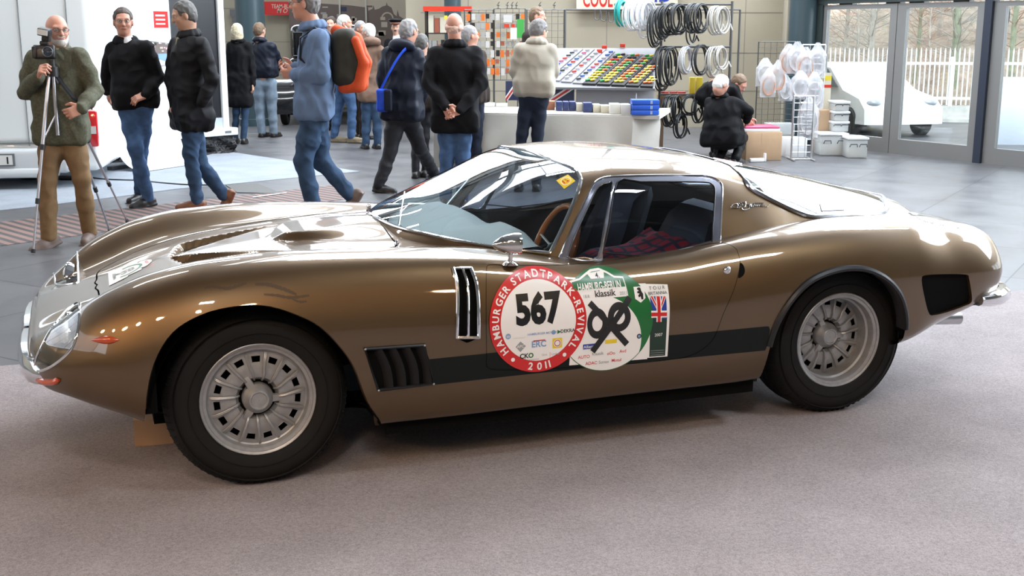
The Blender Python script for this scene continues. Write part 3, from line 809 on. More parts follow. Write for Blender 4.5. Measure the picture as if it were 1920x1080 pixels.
def vert_normals(V, F):
    N = np.zeros_like(V); A = np.array([f[:4] if len(f) >= 4 else list(f) + [f[-1]] for f in F])
    n = np.cross(V[A[:, 2]] - V[A[:, 0]], V[A[:, 3]] - V[A[:, 1]])
    for k in range(4): np.add.at(N, A[:, k], n)
    return N / np.maximum(np.linalg.norm(N, axis=1), 1e-12)[:, None]
_o, _ = design_ray(960, 540); EYE = np.array(_o)
def facing(V, F):
    N = vert_normals(V, F); d = EYE - V
    s = (N * d).sum(1) / np.linalg.norm(d, axis=1)
    return s
# orientation check: make faces point outwards
def orient(V, F):
    N = vert_normals(V, F); c = V.mean(0); c[1] = 0
    return F if ((V - c) * N).sum() > 0 else [f[::-1] for f in F]
BF = orient(BV, BF); GF = orient(GV, GF)

class Skin:
    """a half-body skin that can be cut by outlines traced in the side view"""
    def __init__(s, V, F): s.V = V; s.F = F; s.face = facing(V, F)
    def grow(s, V):
        if len(V) > len(s.face): s.face = np.concatenate([s.face, np.ones(len(V) - len(s.face))])
        s.V = V
    def field(s, poly, faced=True, extra=None):
        px = design2px(s.V)
        lo, hi = np.min(poly, 0) - 12, np.max(poly, 0) + 12
        near = (px[:, 0] > lo[0]) & (px[:, 0] < hi[0]) & (px[:, 1] > lo[1]) & (px[:, 1] < hi[1])
        f = np.full(len(s.V), -12.0); f[near] = sdpoly(px[near], poly)
        if faced: f = np.where(s.face < 0.0, -12, f)
        if extra is not None: f = np.minimum(f, extra(s.V))
        return f
    def cut(s, F, f):
        V, a, b = clip(s.V, F, f); s.grow(V); return a, b
def smooth_poly(pts, per=5): return catmull(pts, per, True)

def _full(V, F):
    V2 = np.concatenate([V, V * [1, -1, 1]]); n = len(V)
    return BVHTree.FromPolygons([Vector(v) for v in V2], [tuple(f) for f in F] + [tuple(i + n for i in f[::-1]) for f in F])
body_full = _full(BV, BF); gh_full = _full(GV, GF)
def trace(line, bvh=None, off=0.0, fallback=None):
    """traced side-view line -> points on the body skin"""
    out = []
    for (u, v) in line:
        O, D = design_ray(u, v); best = None
        for b in ([bvh] if bvh else [body_full, gh_full]):
            loc, n, i, dist = b.ray_cast(O, D)
            if loc is not None and (best is None or dist < best[2]): best = (loc, n, dist)
        if best:
            n = best[1]
            if n.dot(D) > 0: n = -n
            out.append(best[0] + n * off)
    return out
def side_y(x, z, bvh=None):
    loc, n, i, d = (bvh or body_bvh).ray_cast(Vector((x, 2.0, z)), Vector((0, -1, 0)))
    return loc.y if loc is not None else None
def strip(name, pts, r, m, flat=1.0, closed=False, mirror=True, parent=car, n=8):
    mb = MB(); mb.tube(pts, r, n, closed=closed, flat=flat)
    V = np.array(mb.V); return car_mesh(name, V, mb.F, m, mirror=mirror, parent=parent, sharp=60)
def mb_car(name, mb, mats, mirror=False, parent=car, sharp=35):
    if mirror:   # one object for each side of the car
        pn, pf = parent if isinstance(parent, tuple) else (parent, parent)
        m2 = MB(); m2.V = [(v[0], -v[1], v[2]) for v in [tuple(q) for q in mb.V]]; m2.F = mb.F; m2.M = mb.M; m2.S = mb.S
        return mb_car(name, mb, mats, parent=pn, sharp=sharp), mb_car(name, m2, mats, parent=pf, sharp=sharp)
    o = car_mesh(name, np.array([tuple(v) for v in mb.V]), mb.F, mats, mb.M, parent=parent, sharp=sharp)
    bm = bmesh.new(); bm.from_mesh(o.data); bmesh.ops.recalc_face_normals(bm, faces=bm.faces); bm.to_mesh(o.data); bm.free()
    o.data.polygons.foreach_set('use_smooth', mb.S)
    o.data.set_sharp_from_angle(angle=math.radians(sharp))
    return o

# ---------------------------------------------------------------- cut the lower body
ARCH_F = smooth_poly([(-.400,.10),(-.396,.25),(-.388,.40),(-.355,.53),(-.290,.627),(-.190,.682),(-.080,.702),(.020,.698),(.110,.668),(.200,.617),(.272,.535),(.322,.450),(.366,.320),(.420,.224),(.44,.10),(.0,.05)], 4)
ARCH_R = smooth_poly([(2.000,.10),(2.006,.22),(2.015,.31),(2.038,.437),(2.095,.545),(2.180,.622),(2.300,.660),(2.430,.662),(2.540,.620),(2.625,.545),(2.672,.460),(2.697,.356),(2.704,.25),(2.70,.10),(2.35,.05)], 4)
sk = Skin(BV, BF); F = sk.F
wheel_far = lambda V: (V[:, 1] - 0.50) * 1.0
for poly in (ARCH_F, ARCH_R):
    f = np.minimum(sdpoly(sk.V[:, [0, 2]], poly), wheel_far(sk.V))
    _, F = sk.cut(F, f)
gone = gh_height(sk.V)
f = np.where(gone > 0, gone - sk.V[:, 2] - 0.012, -0.05)
_, F = sk.cut(F, f)
# grille mouth
MOUTH = smooth_poly([(-.2, .475), (0, .468), (.25, .470), (.36, .478), (.40, .497), (.36, .518), (.25, .527), (0, .530), (-.2, .528)], 4)
f = np.minimum(sdpoly(sk.V[:, [1, 2]], MOUTH), -(sk.V[:, 0] + 0.66))
_, F = sk.cut(F, f)

HL = smooth_poly([(148,567),(149,590),(147,615),(141,640),(130,660),(112,677),(92,690),(74,696),(66,690),(68,672),(80,645),(96,617),(112,596),(130,577)], 4)
hl_face, F = sk.cut(F, sk.field(HL))
SLOT1 = [(849,502),(862,502),(871,530),(875,560),(877,628),(863,628),(861,560),(857,530)]
SLOT2 = [(868,502),(882,502),(891,530),(895,560),(896,628),(882,628),(880,560),(876,530)]
VENT = [(684,654),(795,647),(812,719),(709,731)]
TVENT = smooth_poly([(1728,524),(1736,516),(1775,514),(1812,515),(1817,522),(1821,545),(1822,566),(1810,573),(1780,584),(1752,591),(1742,588),(1734,560)], 3)
MAINSLOT = [(851,503),(882,503),(892,530),(896,560),(897,634),(855,634),(857,560),(856,530)]
for P_ in (smooth_poly(MAINSLOT, 2), VENT, TVENT):
    _, F = sk.cut(F, sk.field(np.array(P_, float)))

# bonnet panel
BON = smooth_poly([(-.512,0),(-.511,.12),(-.505,.27),(-.475,.355),(-.36,.385),(-.2,.405),(0,.430),(.2,.455),(.4,.480),(.52,.495),(.575,.475),(.605,.41),(.612,.30),(.612,.15),(.612,0),(.5,-.3),(-.4,-.3)], 5)
def bon_f(V): return np.minimum(sdpoly(V[:, :2], BON), (V[:, 2] - 0.5) * 1.0)
bonF, F = sk.cut(F, bon_f(sk.V) - 0.0)
bonF, _ = sk.cut(bonF, bon_f(sk.V) - 0.0065)
# door panel
DOOR = smooth_poly([(919,496),(912,503),(911,530),(911,600),(912,668),(914,690),(960,694),(1100,688),(1200,681),(1262,674),(1292,668),(1318,655),(1340,632),(1356,590),(1376,545),(1386,508),(1388,490),(1384,474),(1377,463),(1352,455),(1300,462),(1220,476),(1128,490),(1046,497),(1000,497),(960,497)], 3)
doorF, F = sk.cut(F, sk.field(DOOR))
doorF, _ = sk.cut(doorF, sk.field(DOOR) - 0.9)
# boot-lid seam and sill joint: thin gaps
def gap(F, line, w):
    px = design2px(sk.V); lo, hi = np.min(line, 0) - 5, np.max(line, 0) + 5
    near = (px[:, 0] > lo[0]) & (px[:, 0] < hi[0]) & (px[:, 1] > lo[1]) & (px[:, 1] < hi[1]) & (sk.face > 0)
    f = np.full(len(px), -5.0); f[near] = w - dpolyline(px[near], line)
    _, F = sk.cut(F, f); return F
F = gap(F, catmull([(1662,389),(1690,394),(1709,402),(1734,415),(1777,424),(1810,430),(1838,436)], 4), 0.7)
F = gap(F, [(1277,676), (1278,728)], 0.55)
# stripe
STRIPE = np.array([(790,675),(900,664),(1110,640),(1300,625),(1445,611),(1437,657),(1300,670),(1130,687),(950,706),(812,722)], float)
def striped(F):
    a, b = sk.cut(F, sk.field(STRIPE)); return a, b
ds, dn = striped(doorF); bs, bn = striped(F)
car_mesh('body_shell', sk.V, bn + bs, [paint, stripe_m], [0] * len(bn) + [1] * len(bs), mirror=True)
tag(car_mesh('door', sk.V, dn + ds, [paint, stripe_m], [0] * len(dn) + [1] * len(ds)), None)
car_mesh('door', sk.V * [1, -1, 1], [f[::-1] for f in dn + ds], [paint, stripe_m], [0] * len(dn) + [1] * len(ds))
car_mesh('bonnet', sk.V, bonF, paint, mirror=True)
NEAR_DOOR = [o for o in car.children if o.name.startswith('door')][0]

# black shell added behind gaps and openings to block light and keep them dark
def liner(V, F, d, cutf):
    N = vert_normals(V, F); L = V - N * d; L[:, 1] = np.maximum(L[:, 1], 0)
    L, a, F2 = clip(L, F, cutf(L)); return L, F2
def lf(L):
    f = np.full(len(L), -1.0)
    for poly in (ARCH_F, ARCH_R): f = np.maximum(f, np.minimum(sdpoly(L[:, [0, 2]], poly), L[:, 1] - 0.50))
    g = gh_height(L); f = np.maximum(f, np.where(g > 0, g - L[:, 2] - 0.012, -0.05))
    hb = sk2.field(HL_GROW); f = np.maximum(f, hb * 0.002)
    return f
sk2 = Skin(BV, BF)
HL_GROW = HL
LV, LF = liner(BV, BF, 0.014, lf)
car_mesh('blackout_liner', LV, LF, dark_void, mirror=True)

# headlamp: recess, lamp bowl, cover, rim on both sides
Nsk = vert_normals(sk.V, hl_face)
u_ = sorted({i for f in hl_face for i in f}); c_ = sk.V[u_].mean(0); nm = Nsk[u_].mean(0); nm /= np.linalg.norm(nm)
lamp_bowl = mat('lamp_recess', (0.42, 0.36, 0.30), rough=0.25, metal=0.9)
RV = sk.V.copy(); RV[u_] = c_ + (sk.V[u_] - c_) * 0.93 - nm * 0.055
ring = [Vector(p) for p in trace(HL, body_bvh, 0.0)]
for sgn in (1, -1):
    S3 = np.array([1, sgn, 1]); fl = (lambda FF: FF) if sgn > 0 else (lambda FF: [f[::-1] for f in FF])
    hl = car_mesh('headlight', RV * S3, fl(hl_face), lamp_bowl)
    mb = MB()
    A = np.array([tuple(p) for p in ring]); B2 = c_ + (A - c_) * 0.93 - nm * 0.055
    mb.grid(np.array([np.vstack([A, A[:1]]), np.vstack([B2, B2[:1]])]) * S3)
    mb_car('recess_wall', mb, lamp_bowl, parent=hl)
    ctr = c_ + np.array([0.00, 0.005, 0.005]) - nm * 0.03
    d = np.array([-0.95, 0.1, 0.12]); d /= np.linalg.norm(d)
    R = Vector((0, 0, 1)).rotation_difference(Vector(d * S3)).to_matrix()
    mb = MB(); mb.lathe([(0.078, -0.03), (0.085, 0.0), (0.083, 0.008), (0.076, 0.006)], at=ctr * S3, R=R, n=28)
    mb_car('lamp_ring', mb, chrome, parent=hl)
    mb = MB(); mb.lathe([(0.077, 0.0), (0.06, 0.016), (0.035, 0.024), (0.001, 0.027)], at=ctr * S3, R=R, n=28)
    mb_car('lamp_lens', mb, mat('lamp_lens', (0.75, 0.78, 0.80), rough=0.12, metal=0.6, bump=(60, 0.5, 0.01)), parent=hl)
    car_mesh('lamp_cover', sk.V * S3, fl(hl_face), lamp_glass, parent=hl)
    mb = MB(); mb.tube([Vector(tuple(np.array(p) * S3)) for p in trace(HL, body_bvh, 0.001)], 0.0048, 8, closed=True, flat=0.7)
    mb_car('chrome_rim', mb, chrome, parent=hl)

# ---------------------------------------------------------------- greenhouse panels
WS = np.vstack([catmull([(690,400),(727,419),(759,430),(794,438),(834,447),(888,457),(928,463),(982,470),(1031,474)], 4),
                catmull([(1036,465),(1057,422),(1079,371),(1088,344),(1087,332),(1079,320),(1062,311),(1036,301),(1008,290),(982,280),(950,270)], 4),
                [(900,230),(600,330),(600,400)]])
SWO = smooth_poly([(1044,497),(1053,473),(1062,451),(1082,407),(1101,369),(1110,350),(1121,338),(1140,332),(1176,330),(1228,329),(1291,329),(1322,330),(1340,335),(1351,343),(1354,354),(1353,383),(1351,425),(1348,456),(1332,458),(1291,465),(1239,478),(1166,489),(1128,492),(1080,497)], 3)
QW = smooth_poly([(1149,344),(1140,343),(1130,345),(1118,356),(1103,387),(1082,433),(1066,474),(1066,483),(1074,485),(1095,483),(1121,481),(1135,412)], 3)
DW = smooth_poly([(1157,342),(1200,341),(1260,341),(1320,342),(1334,346),(1340,355),(1339,385),(1336,425),(1332,458),(1300,464),(1240,478),(1166,489),(1130,492),(1142,420)], 3)
RW = np.vstack([catmull([(1369,311),(1390,330),(1407,353),(1430,367),(1457,381),(1492,397),(1521,406),(1555,405),(1588,403),(1620,403),(1646,401),(1658,397),(1663,390),(1660,378),(1650,366),(1630,350)], 4),
                [(1600,300),(1300,200),(1262,262)], catmull([(1280,284),(1300,290),(1325,296),(1350,303)], 3)])
gk = Skin(GV, GF); F = gk.F
wsF, F = gk.cut(F, gk.field(WS, False, lambda V: (1.45 - V[:, 0]) * 100))
rwF, F = gk.cut(F, gk.field(RW, False, lambda V: (V[:, 0] - 1.9) * 100))
frF, F = gk.cut(F, gk.field(SWO, True, lambda V: (V[:, 1] - 0.3) * 100))
qwF, frF = gk.cut(frF, gk.field(QW)); dwF, frF = gk.cut(frF, gk.field(DW))
car_mesh('roof_panel', gk.V, F, paint, mirror=True)
car_mesh('windscreen', gk.V, wsF, cabin_glass, mirror=True)
car_mesh('rear_window', gk.V, rwF, cabin_glass, mirror=True)
frame_m = mat('polished_alloy', (0.55, 0.56, 0.66), rough=0.16, metal=1.0)
for sgn in (1, -1):
    S3 = np.array([1, sgn, 1]); fl = (lambda FF: FF) if sgn > 0 else (lambda FF: [f[::-1] for f in FF])
    car_mesh('window_frame', gk.V * S3, fl(frF), frame_m)
    car_mesh('quarter_light', gk.V * S3, fl(qwF), side_glass)
    car_mesh('side_window', gk.V * S3, fl(dwF), side_glass)
# headlining / inner skin so the roof is not paper thin
Lr = gk.V - vert_normals(gk.V, F) * 0.02; Lr[:, 1] = np.maximum(Lr[:, 1], 0)
car_mesh('headlining', Lr, [f[::-1] for f in F], mat('headlining', (0.22, 0.21, 0.20), rough=0.9), mirror=True)
def mir_line(pts): return [Vector((p.x, -p.y, p.z)) for p in pts]
def full_line(line, bvh, off):
    p = [q for q in trace(line, bvh, off) if q.y > 0.004]
    return p
# windscreen surround: near boundary joined across the centre line
wsb = full_line(WS[:33], gh_bvh, 0.003)
wst = full_line(WS[33:33 + 41], gh_bvh, 0.003)
loop = wsb + wst
loop = loop + mir_line(loop)[::-1]
mb = MB(); mb.tube(loop, [0.0085 if p.z < 1.07 else .0045 for p in loop], 8, closed=True, flat=0.8)
mb_car('windscreen_trim', mb, chrome)
rwl = full_line(RW, gh_bvh, 0.003)
k0 = min(range(len(rwl)), key=lambda i: (rwl[i] - rwl[i - 1]).length < 0.15)
# order: start nearest the top centre, run round the near side to the rear centre
rwl2 = full_line(RW[-10:], gh_bvh, 0.003) + full_line(RW[:61], gh_bvh, 0.003)
rwl2 = [p for i, p in enumerate(rwl2) if i == 0 or (p - rwl2[i - 1]).length > 0.004]
loop = rwl2 + mir_line(rwl2)[::-1]
mb = MB(); mb.tube(loop, [0.012 if p.z < 1.0 else .004 for p in loop], 8, closed=True, flat=0.8)
mb_car('rear_window_trim', mb, mat('grey_bright_trim', (.34, .35, .38), rough=.22, metal=1.0))
for sgn in (1, -1):
    for nm_, poly, r_ in (('frame_bead', SWO, 0.0035), ('quarter_light_trim', QW, 0.0035), ('side_window_seal', DW, 0.0035)):
        pts = [Vector((p.x, p.y * sgn, p.z)) for p in trace(poly, gh_bvh, 0.002) if p.y > 0.35]
        mb = MB(); mb.tube(pts, r_, 6, closed=True)
        mb_car(nm_, mb, black_trim if nm_ == 'side_window_seal' else chrome)

# arch edges: painted returns, black rear flares, wheel wells
def arch_line(poly, zmin):
    L = [(x, z) for x, z in poly if z > zmin and not (x < -.2 and z < .36)]
    i = max(range(len(L)), key=lambda k: (Vector(L[k]) - Vector(L[k - 1])).length)
    return L[i:] + L[:i]
for nm_, poly, m_, zmin in (('front_arch_lip', ARCH_F, paint, .235), ('rear_arch_lip', ARCH_R, black_trim, .36)):
    L = []
    for x, z in arch_line(poly, zmin):
        y = side_y(x, z)
        if y is None:
            n = body_bvh.find_nearest(Vector((x, .85, z))); y = n[0].y
        L.append((x, y, z))
    L = np.array(L); t = np.array([0.33 * (0 if 'front' in nm_ else 1), 0, 0])
    c = np.array([0.0, 0, 0.30]) if 'front' in nm_ else np.array([2.35, 0, 0.28])
    d = L - c; d[:, 1] = 0; d /= np.linalg.norm(d, axis=1)[:, None]
    if 'front' in nm_:
        rows = [L + [0, 0.0005, 0], L + [0, -.006, 0] - d * .004, L + [0, -.05, 0] - d * .002]
    else:
        rows = [L + d * .020 + [0, -.006, 0], L + d * .017 + [0, .006, 0], L + d * .007 + [0, .013, 0], L + [0, .012, 0] - d * .003, L + [0, .0, 0] - d * .006, L + [0, -.06, 0]]
    for sgn in (1, -1):
        mb = MB(); mb.grid(np.array(rows) * [1, sgn, 1]); mb_car(nm_, mb, m_)
for xw, r0 in ((0.02, .40), (2.36, .37)):
    for sgn in (1, -1):
        mb = MB()
        rows = [[(xw + r0 * math.cos(a) * 1.0, sgn * y, 0.30 + (r0 + .02) * math.sin(a)) for a in np.linspace(0.14, PI - 0.14, 30)] for y in (0.80, 0.50, 0.48)]
        rows.append([(xw, sgn * .48, .3)] * 30)
        mb.grid(rows); mb_car('wheel_well', mb, dark_void)

# ---------------------------------------------------------------- wheels
def make_wheel(depth, width, bulge):
    parts = {}
    mb = MB(); R0, R1 = 0.203, 0.328
    w = width
    prof = [(R0, -0.012), (0.212, 0.004), (0.235, 0.010 + bulge), (0.262, 0.012 + bulge), (0.288, 0.006 + bulge), (0.306, -0.004), (0.318, -0.018), (R1 - .002, -0.034), (R1, -0.050)]
    n = 5
    for k in range(n):
        y0 = -0.050 - (w - 0.10) * k / n; y1 = -0.050 - (w - 0.10) * (k + 1) / n
        prof += [(R1, y0 - .001), (R1, y1 + .010), (R1 - .006, y1 + .009), (R1 - .006, y1 + .002), (R1, y1 + .001)]
    prof += [(R1 - .002, -w + 0.034), (0.318, -w + 0.018), (0.288, -w), (0.235, -w), (R0, -w + 0.01), (0.18, -w + .02), (0.18, -0.05)]
    mb.lathe(prof, 'y', n=72); 
    # sidewall ribs and fine tread-edge notches
    for rr in (0.246, 0.298):
        mb.lathe([(rr - .0015, 0.006 + bulge), (rr, 0.0145 + bulge * (1 if rr < .28 else .6)), (rr + .0015, 0.004)], 'y', n=72)
    for k in range(72):
        a = 2 * PI * k / 72
        c, s = math.cos(a), math.sin(a)
        mb.tube([(0.311 * c, -0.006, 0.311 * s), (0.3225 * c, -0.022, 0.3225 * s), (0.3285 * c, -0.045, 0.3285 * s)], 0.0022, 4)
    parts['tyre'] = mb
    mb = MB(); D = depth
    prof = [(0.2074, -0.014), (0.2085, -0.006), (0.2074, 0.0), (0.2045, 0.002), (0.200, 0.0), (0.1965, -0.002), (0.195, -0.007), (0.1885, -0.009), (0.184, -0.010), (0.181, -0.016)]
    if D > 0.05: prof += [(0.180, -0.045), (0.172, -0.050), (0.170, -D * .8), (0.168, -D)]
    else: prof += [(0.178, -D * .9), (0.172, -D)]
    mb.lathe(prof, 'y', n=90)
    rings = [(0.174, -D), (0.166, -D + .002), (0.157, -D + .003), (0.134, -D + .008), (0.126, -D + .010), (0.10, -D + .016), (0.078, -D + .012), (0.066, -D - .006)]
    n = 15 * 8; P = []
    for (r, h) in rings:
        P.append([(r * math.cos(2 * PI * (k - 4) / n + PI / 2), h, r * math.sin(2 * PI * (k - 4) / n + PI / 2)) for k in range(n)])
    V = [p for row in P for p in row]; FF = []
    for i in range(len(rings) - 1):
        for k in range(n):
            if i == 2 and (k % 8) in (2, 3, 4, 5): continue
            k2 = (k + 1) % n; FF.append((i * n + k, i * n + k2, (i + 1) * n + k2, (i + 1) * n + k))
    mb.add(V, FF)
    for j in range(15):   # raised borders of the windows
        a0 = 2 * PI * (j * 8 + 2 - 4) / n + PI / 2; a1 = 2 * PI * (j * 8 + 6 - 4) / n + PI / 2
        q = [(r * math.cos(a), h, r * math.sin(a)) for r, h, a in ((.157, -D + .004, a0), (.157, -D + .004, a1), (.134, -D + .009, a1), (.134, -D + .009, a0))]
        mb.tube(q, 0.0012, 6, closed=True)
    parts['rim'] = mb
    mb = MB()
    for j in range(15):
        a = 2 * PI * (j + .5) / 15 + PI / 2
        for da in (-.014, .014):
            L = []
            for r, h, tw in ((.172, .006, 0), (.158, .016, 0), (.14, .020, .005), (.118, .020, .02), (.096, .024, .05), (.078, .019, .07), (.066, .002, .08)):
                L.append((r * math.cos(a + da * (.16 / r) ** .3 - tw), -D + h, r * math.sin(a + da * (.16 / r) ** .3 - tw)))
            mb.tube(L, [.0022, .0032, .0032, .0032, .0034, .0034, .003], 6)
    parts['rib'] = mb
    mb = MB()
    mb.lathe([(0.070, -D - .03), (0.070, -D - .012), (0.05, -D - .012)], 'y', n=40, mi=1)
    mb.lathe([(0.056, -D - .01), (0.056, -D + .012), (0.052, -D + .022), (0.044, -D + .028), (0.040, -D + .040), (0.034, -D + .046), (0.030, -D + .046), (0.027, -D + .042), (0.001, -D + .043)], 'y', n=40)
    for k, a in enumerate((0.0, 2.09, 4.19)):
        c, s = math.cos(a - .06), math.sin(a - .06); px_, pz = -s, c
        L = []
        for (r, hw, h) in ((.040, .018, .020), (.060, .015, .020), (.085, .0135, .016), (.094, .009, .012)):
            L.append([(r * c + px_ * hw, -D + h - .012, r * s + pz * hw), (r * c + px_ * hw * .8, -D + h, r * s + pz * hw * .8), (r * c - px_ * hw * .8, -D + h, r * s - pz * hw * .8), (r * c - px_ * hw, -D + h - .012, r * s - pz * hw)])
        mb.grid(L)
    parts['hub_spinner'] = mb
    mb = MB()
    mb.lathe([(0.17, -D - .02), (0.17, -w + .04)], 'y', n=48)
    mb.lathe([(0.16, -D - .035), (0.02, -D - .035)], 'y', n=40)
    parts['brake_disc'] = mb
    return parts
WM = {'tyre': rubber, 'rim': alloy, 'rib': alloy, 'hub_spinner': [alloy, dark_void], 'brake_disc': dark_void}
wheel_at = [('front_wheel', 0.0, 0.735, 0.034, .205, .002, 0.02), ('rear_wheel', 2.45, 0.742, 0.105, .225, .0, 0.0)]
_cache = {}
for nm_, x, y, dep, wd, bu, steer in wheel_at:
    for sgn in (1, -1):
        root = empty(nm_, (x, -y * sgn, 0.328), 0 if sgn > 0 else PI, parent=car)
        for pn, mb in make_wheel(dep, wd, bu).items():
            key = (nm_, pn)
            if key not in _cache:
                V = [(v[0], -v[1], v[2]) for v in [tuple(q) for q in mb.V]]
                m2 = MB(); m2.V = V; m2.F = mb.F; m2.M = mb.M; m2.S = mb.S
                _cache[key] = m2.mesh(pn, 40)
            link_mesh(pn, _cache[key], WM[pn], root)

# ---------------------------------------------------------------- outside fittings
# side lamp, lower front indicator
mb = MB(); c = trace([(198, 638)], body_bvh)[0]; cr = trace([(224, 637)], body_bvh)[0]; cl = trace([(171, 638)], body_bvh)[0]
for sgn in (1, -1):
    mb = MB(); ax = (cr - cl); Lh = ax.length / 2; ax.normalize(); nrm = Vector((0, 1, 0)) - ax * ax.y; nrm.normalize(); up = ax.cross(nrm)
    rows = []
    for t in np.linspace(0, 1, 13):
        w = 0.0145 * (math.sin(PI * min(t / .62, 1) / 2) if t < .31 * 2 else math.cos(PI / 2 * (t - .62) / .38)) * (1 if t > 0 else 0) + .0005
        row = [cl + ax * (2 * Lh * t) + up * (w * math.cos(a)) + nrm * (w * .9 * math.sin(a) + .001) for a in np.linspace(0, PI, 9)]
        rows.append([(p.x, p.y * sgn, p.z) for p in row])
    mb.grid(rows); mb_car('side_lamp', mb, amber)
    mb = MB(); bl = catmull([(x_, y_) for x_, y_ in ((66,706),(80,714),(98,716),(112,712))], 3)
    pts = trace(bl, body_bvh, 0.004); mb.tube([Vector((p.x, p.y * sgn, p.z)) for p in pts], [.004] + [.012] * (len(pts) - 2) + [.005], 8)
    mb_car('front_indicator', mb, amber)
# chrome nose blades either side of the intake, and the grille bars behind
for sgn in (1, -1):
    L = []
    for (x, y, z, h) in ((-.790, .02, .462, .030), (-.792, .15, .460, .042), (-.790, .30, .457, .046), (-.782, .42, .453, .047), (-.765, .50, .450, .045), (-.735, .555, .447, .038), (-.70, .59, .445, .020)):
        n = Vector((-1, y * .9, 0)).normalized()
        L.append([Vector((x, y, z)) + n * q * .012 + Vector((0, 0, h * p)) for p, q in ((-1, -2.2), (-.95, .0), (-.5, .9), (0, 1.2), (.5, .9), (.95, 0), (1, -2.2))])
    mb = MB(); mb.grid([[(p.x, p.y * sgn, p.z) for p in r] for r in L]); mb.add(*[[(L[0][k].x, L[0][k].y * sgn, L[0][k].z) for k in range(7)], [tuple(range(7))]])
    mb_car('nose_blade', mb, chrome)
mb = MB(); mb.box(-.71, -.67, -.40, .40, .455, .535); mb_car('grille_backing', mb, dark_void)
mb = MB()
for z in (.482, .499, .516): mb.tube([(-.725, -.36, z), (-.735, 0, z), (-.725, .36, z)], .003, 6)
mb_car('grille_bar', mb, alloy_dark)

# louvred vents
def fill_poly(poly, bvh, off, inset, m, name, parent=car):
    pts = trace(poly, bvh, off)
    c = sum(pts, Vector()) / len(pts)
    return pts, c
SL = trace([(u, v) for u, v in MAINSLOT], body_bvh, 0.003)
mb = MB(); mb.tube(trace(catmull([(849,503),(856,530),(858,562),(857,600),(856,634)], 4), body_bvh, .004), .0065, 8)
mb.tube(trace(catmull([(882,503),(892,530),(896,562),(897,600),(897,634)], 4), body_bvh, .004), .0065, 8)
mb.tube(trace(catmull([(866,503),(875,530),(877,562),(877,600),(877,632)], 4), body_bvh, .004), .0055, 8)
mb.tube(trace([(856,632),(876,632),(897,632)], body_bvh, .004), .0075, 8)
mb.tube(trace([(850,504),(866,503),(883,503)], body_bvh, .003), .004, 8)
fv = mb_car('fender_vent', mb, chrome, mirror=True)
mb = MB()
inner = trace([(856,508),(870,508),(884,508),(893,545),(894,628),(860,628),(861,560)], body_bvh, -.035)
mb.add(inner, [tuple(range(len(inner)))]); mb_car('vent_cavity', mb, dark_void, mirror=True, parent=fv)
P4 = trace(VENT, body_bvh, 0.003)
mb = MB(); mb.tube(P4, .007, 6, closed=True, flat=1)
for (a, b) in ((0, 1), (1, 2), (2, 3), (3, 0)): pass
lv = mb_car('side_louvre', mb, black_trim, mirror=True)
for k in range(4):
    mb = MB(); t0 = .08 + k * .235; t1 = t0 + .20
    a0 = P4[0].lerp(P4[1], t0); b0 = P4[3].lerp(P4[2], t0); a1 = P4[0].lerp(P4[1], t1); b1 = P4[3].lerp(P4[2], t1)
    rows = []
    for s, dep in ((0, -.030), (.35, -.008), (.7, .002), (.93, .003), (1, -.004)):
        p = a0.lerp(a1, s) + Vector((0, dep, 0)); q = b0.lerp(b1, s) + Vector((0, dep, 0))
        rows.append([p.lerp(q, w) + Vector((.012 * math.sin(PI * w), 0, 0)) for w in np.linspace(0, 1, 7)])
    mb.grid(rows); mb_car('louvre_blade', mb, mat('louvre_black', (.010, .010, .011), rough=.55, spec=.2), mirror=True, parent=lv)
for p in P4: mb = MB(); mb.sphere(p + Vector((0, .006, 0)), .0045, 8, 6); mb_car('screw', mb, alloy, mirror=True, parent=lv)
# rear quarter vent: recessed mesh panel
P = trace(TVENT, body_bvh, 0.0); c = sum(P, Vector()) / len(P)
mb = MB(); A = np.array([tuple(p) for p in P]); B2 = np.array(tuple(c)) + (A - np.array(tuple(c))) * .97 + [0, -.035, 0]
mb.grid([np.vstack([A, A[:1]]), np.vstack([B2, B2[:1]])]); mb.add(B2, [tuple(range(len(B2)))], 1)
mb_car('rear_quarter_vent', mb, [paint, mat('vent_mesh', (.055, .042, .034), rough=.6, bump=(300, .8, .004))], mirror=True)
# door lock, handle recess
mb = MB(); p = trace([(1363, 507)], body_bvh)[0]
mb.lathe([(.0165, .0), (.0165, .004), (.013, .008), (.010, .010), (.006, .010), (.005, .006), (.001, .006)], 'y', at=(p.x, p.y, p.z), n=24)
lk = mb_car('door_lock', mb, chrome)
lk.parent = NEAR_DOOR
mb = MB(); P = trace(smooth_poly([(1387,494),(1392,495),(1396,503),(1396,512),(1391,519),(1384,521),(1386,508)], 3), body_bvh, .0008)
mb.add(P, [tuple(range(len(P)))]); mb_car('handle_recess', mb, dark_void)
# side mirror
mir_m = mat('mirror_chrome', (.72, .70, .68), rough=.10, metal=1.0)
mb = MB(); b0 = trace([(957, 497)], body_bvh)[0]
q = design_ray(957, 463); base = b0 + Vector((0, 0, .003))
mb.lathe([(.001, .012), (.012, .012), (.018, .010), (.030, .003), (.034, .0)], at=base, n=24)
mb.tube([base, base + Vector((0, 0, .03)), base + Vector((.0, .005, .055))], [.011, .008, .009], 10)
Rm = Matrix.Rotation(math.radians(8), 3, 'Z')
cm = base + Vector((-.004, .008, .078))
prof = []
for t in np.linspace(0, 1, 12): prof.append((.0385 * math.sin(PI / 2 * t ** .72) + .0005, -.062 + .09 * t))
prof += [(.0385, .031), (.0375, .036), (.034, .037)]
mb.lathe(prof, 'x', at=cm, n=28, R=Matrix.Diagonal((1.12, 1.0, 1.08)) @ Rm)
mr = mb_car('wing_mirror', mb, mir_m)
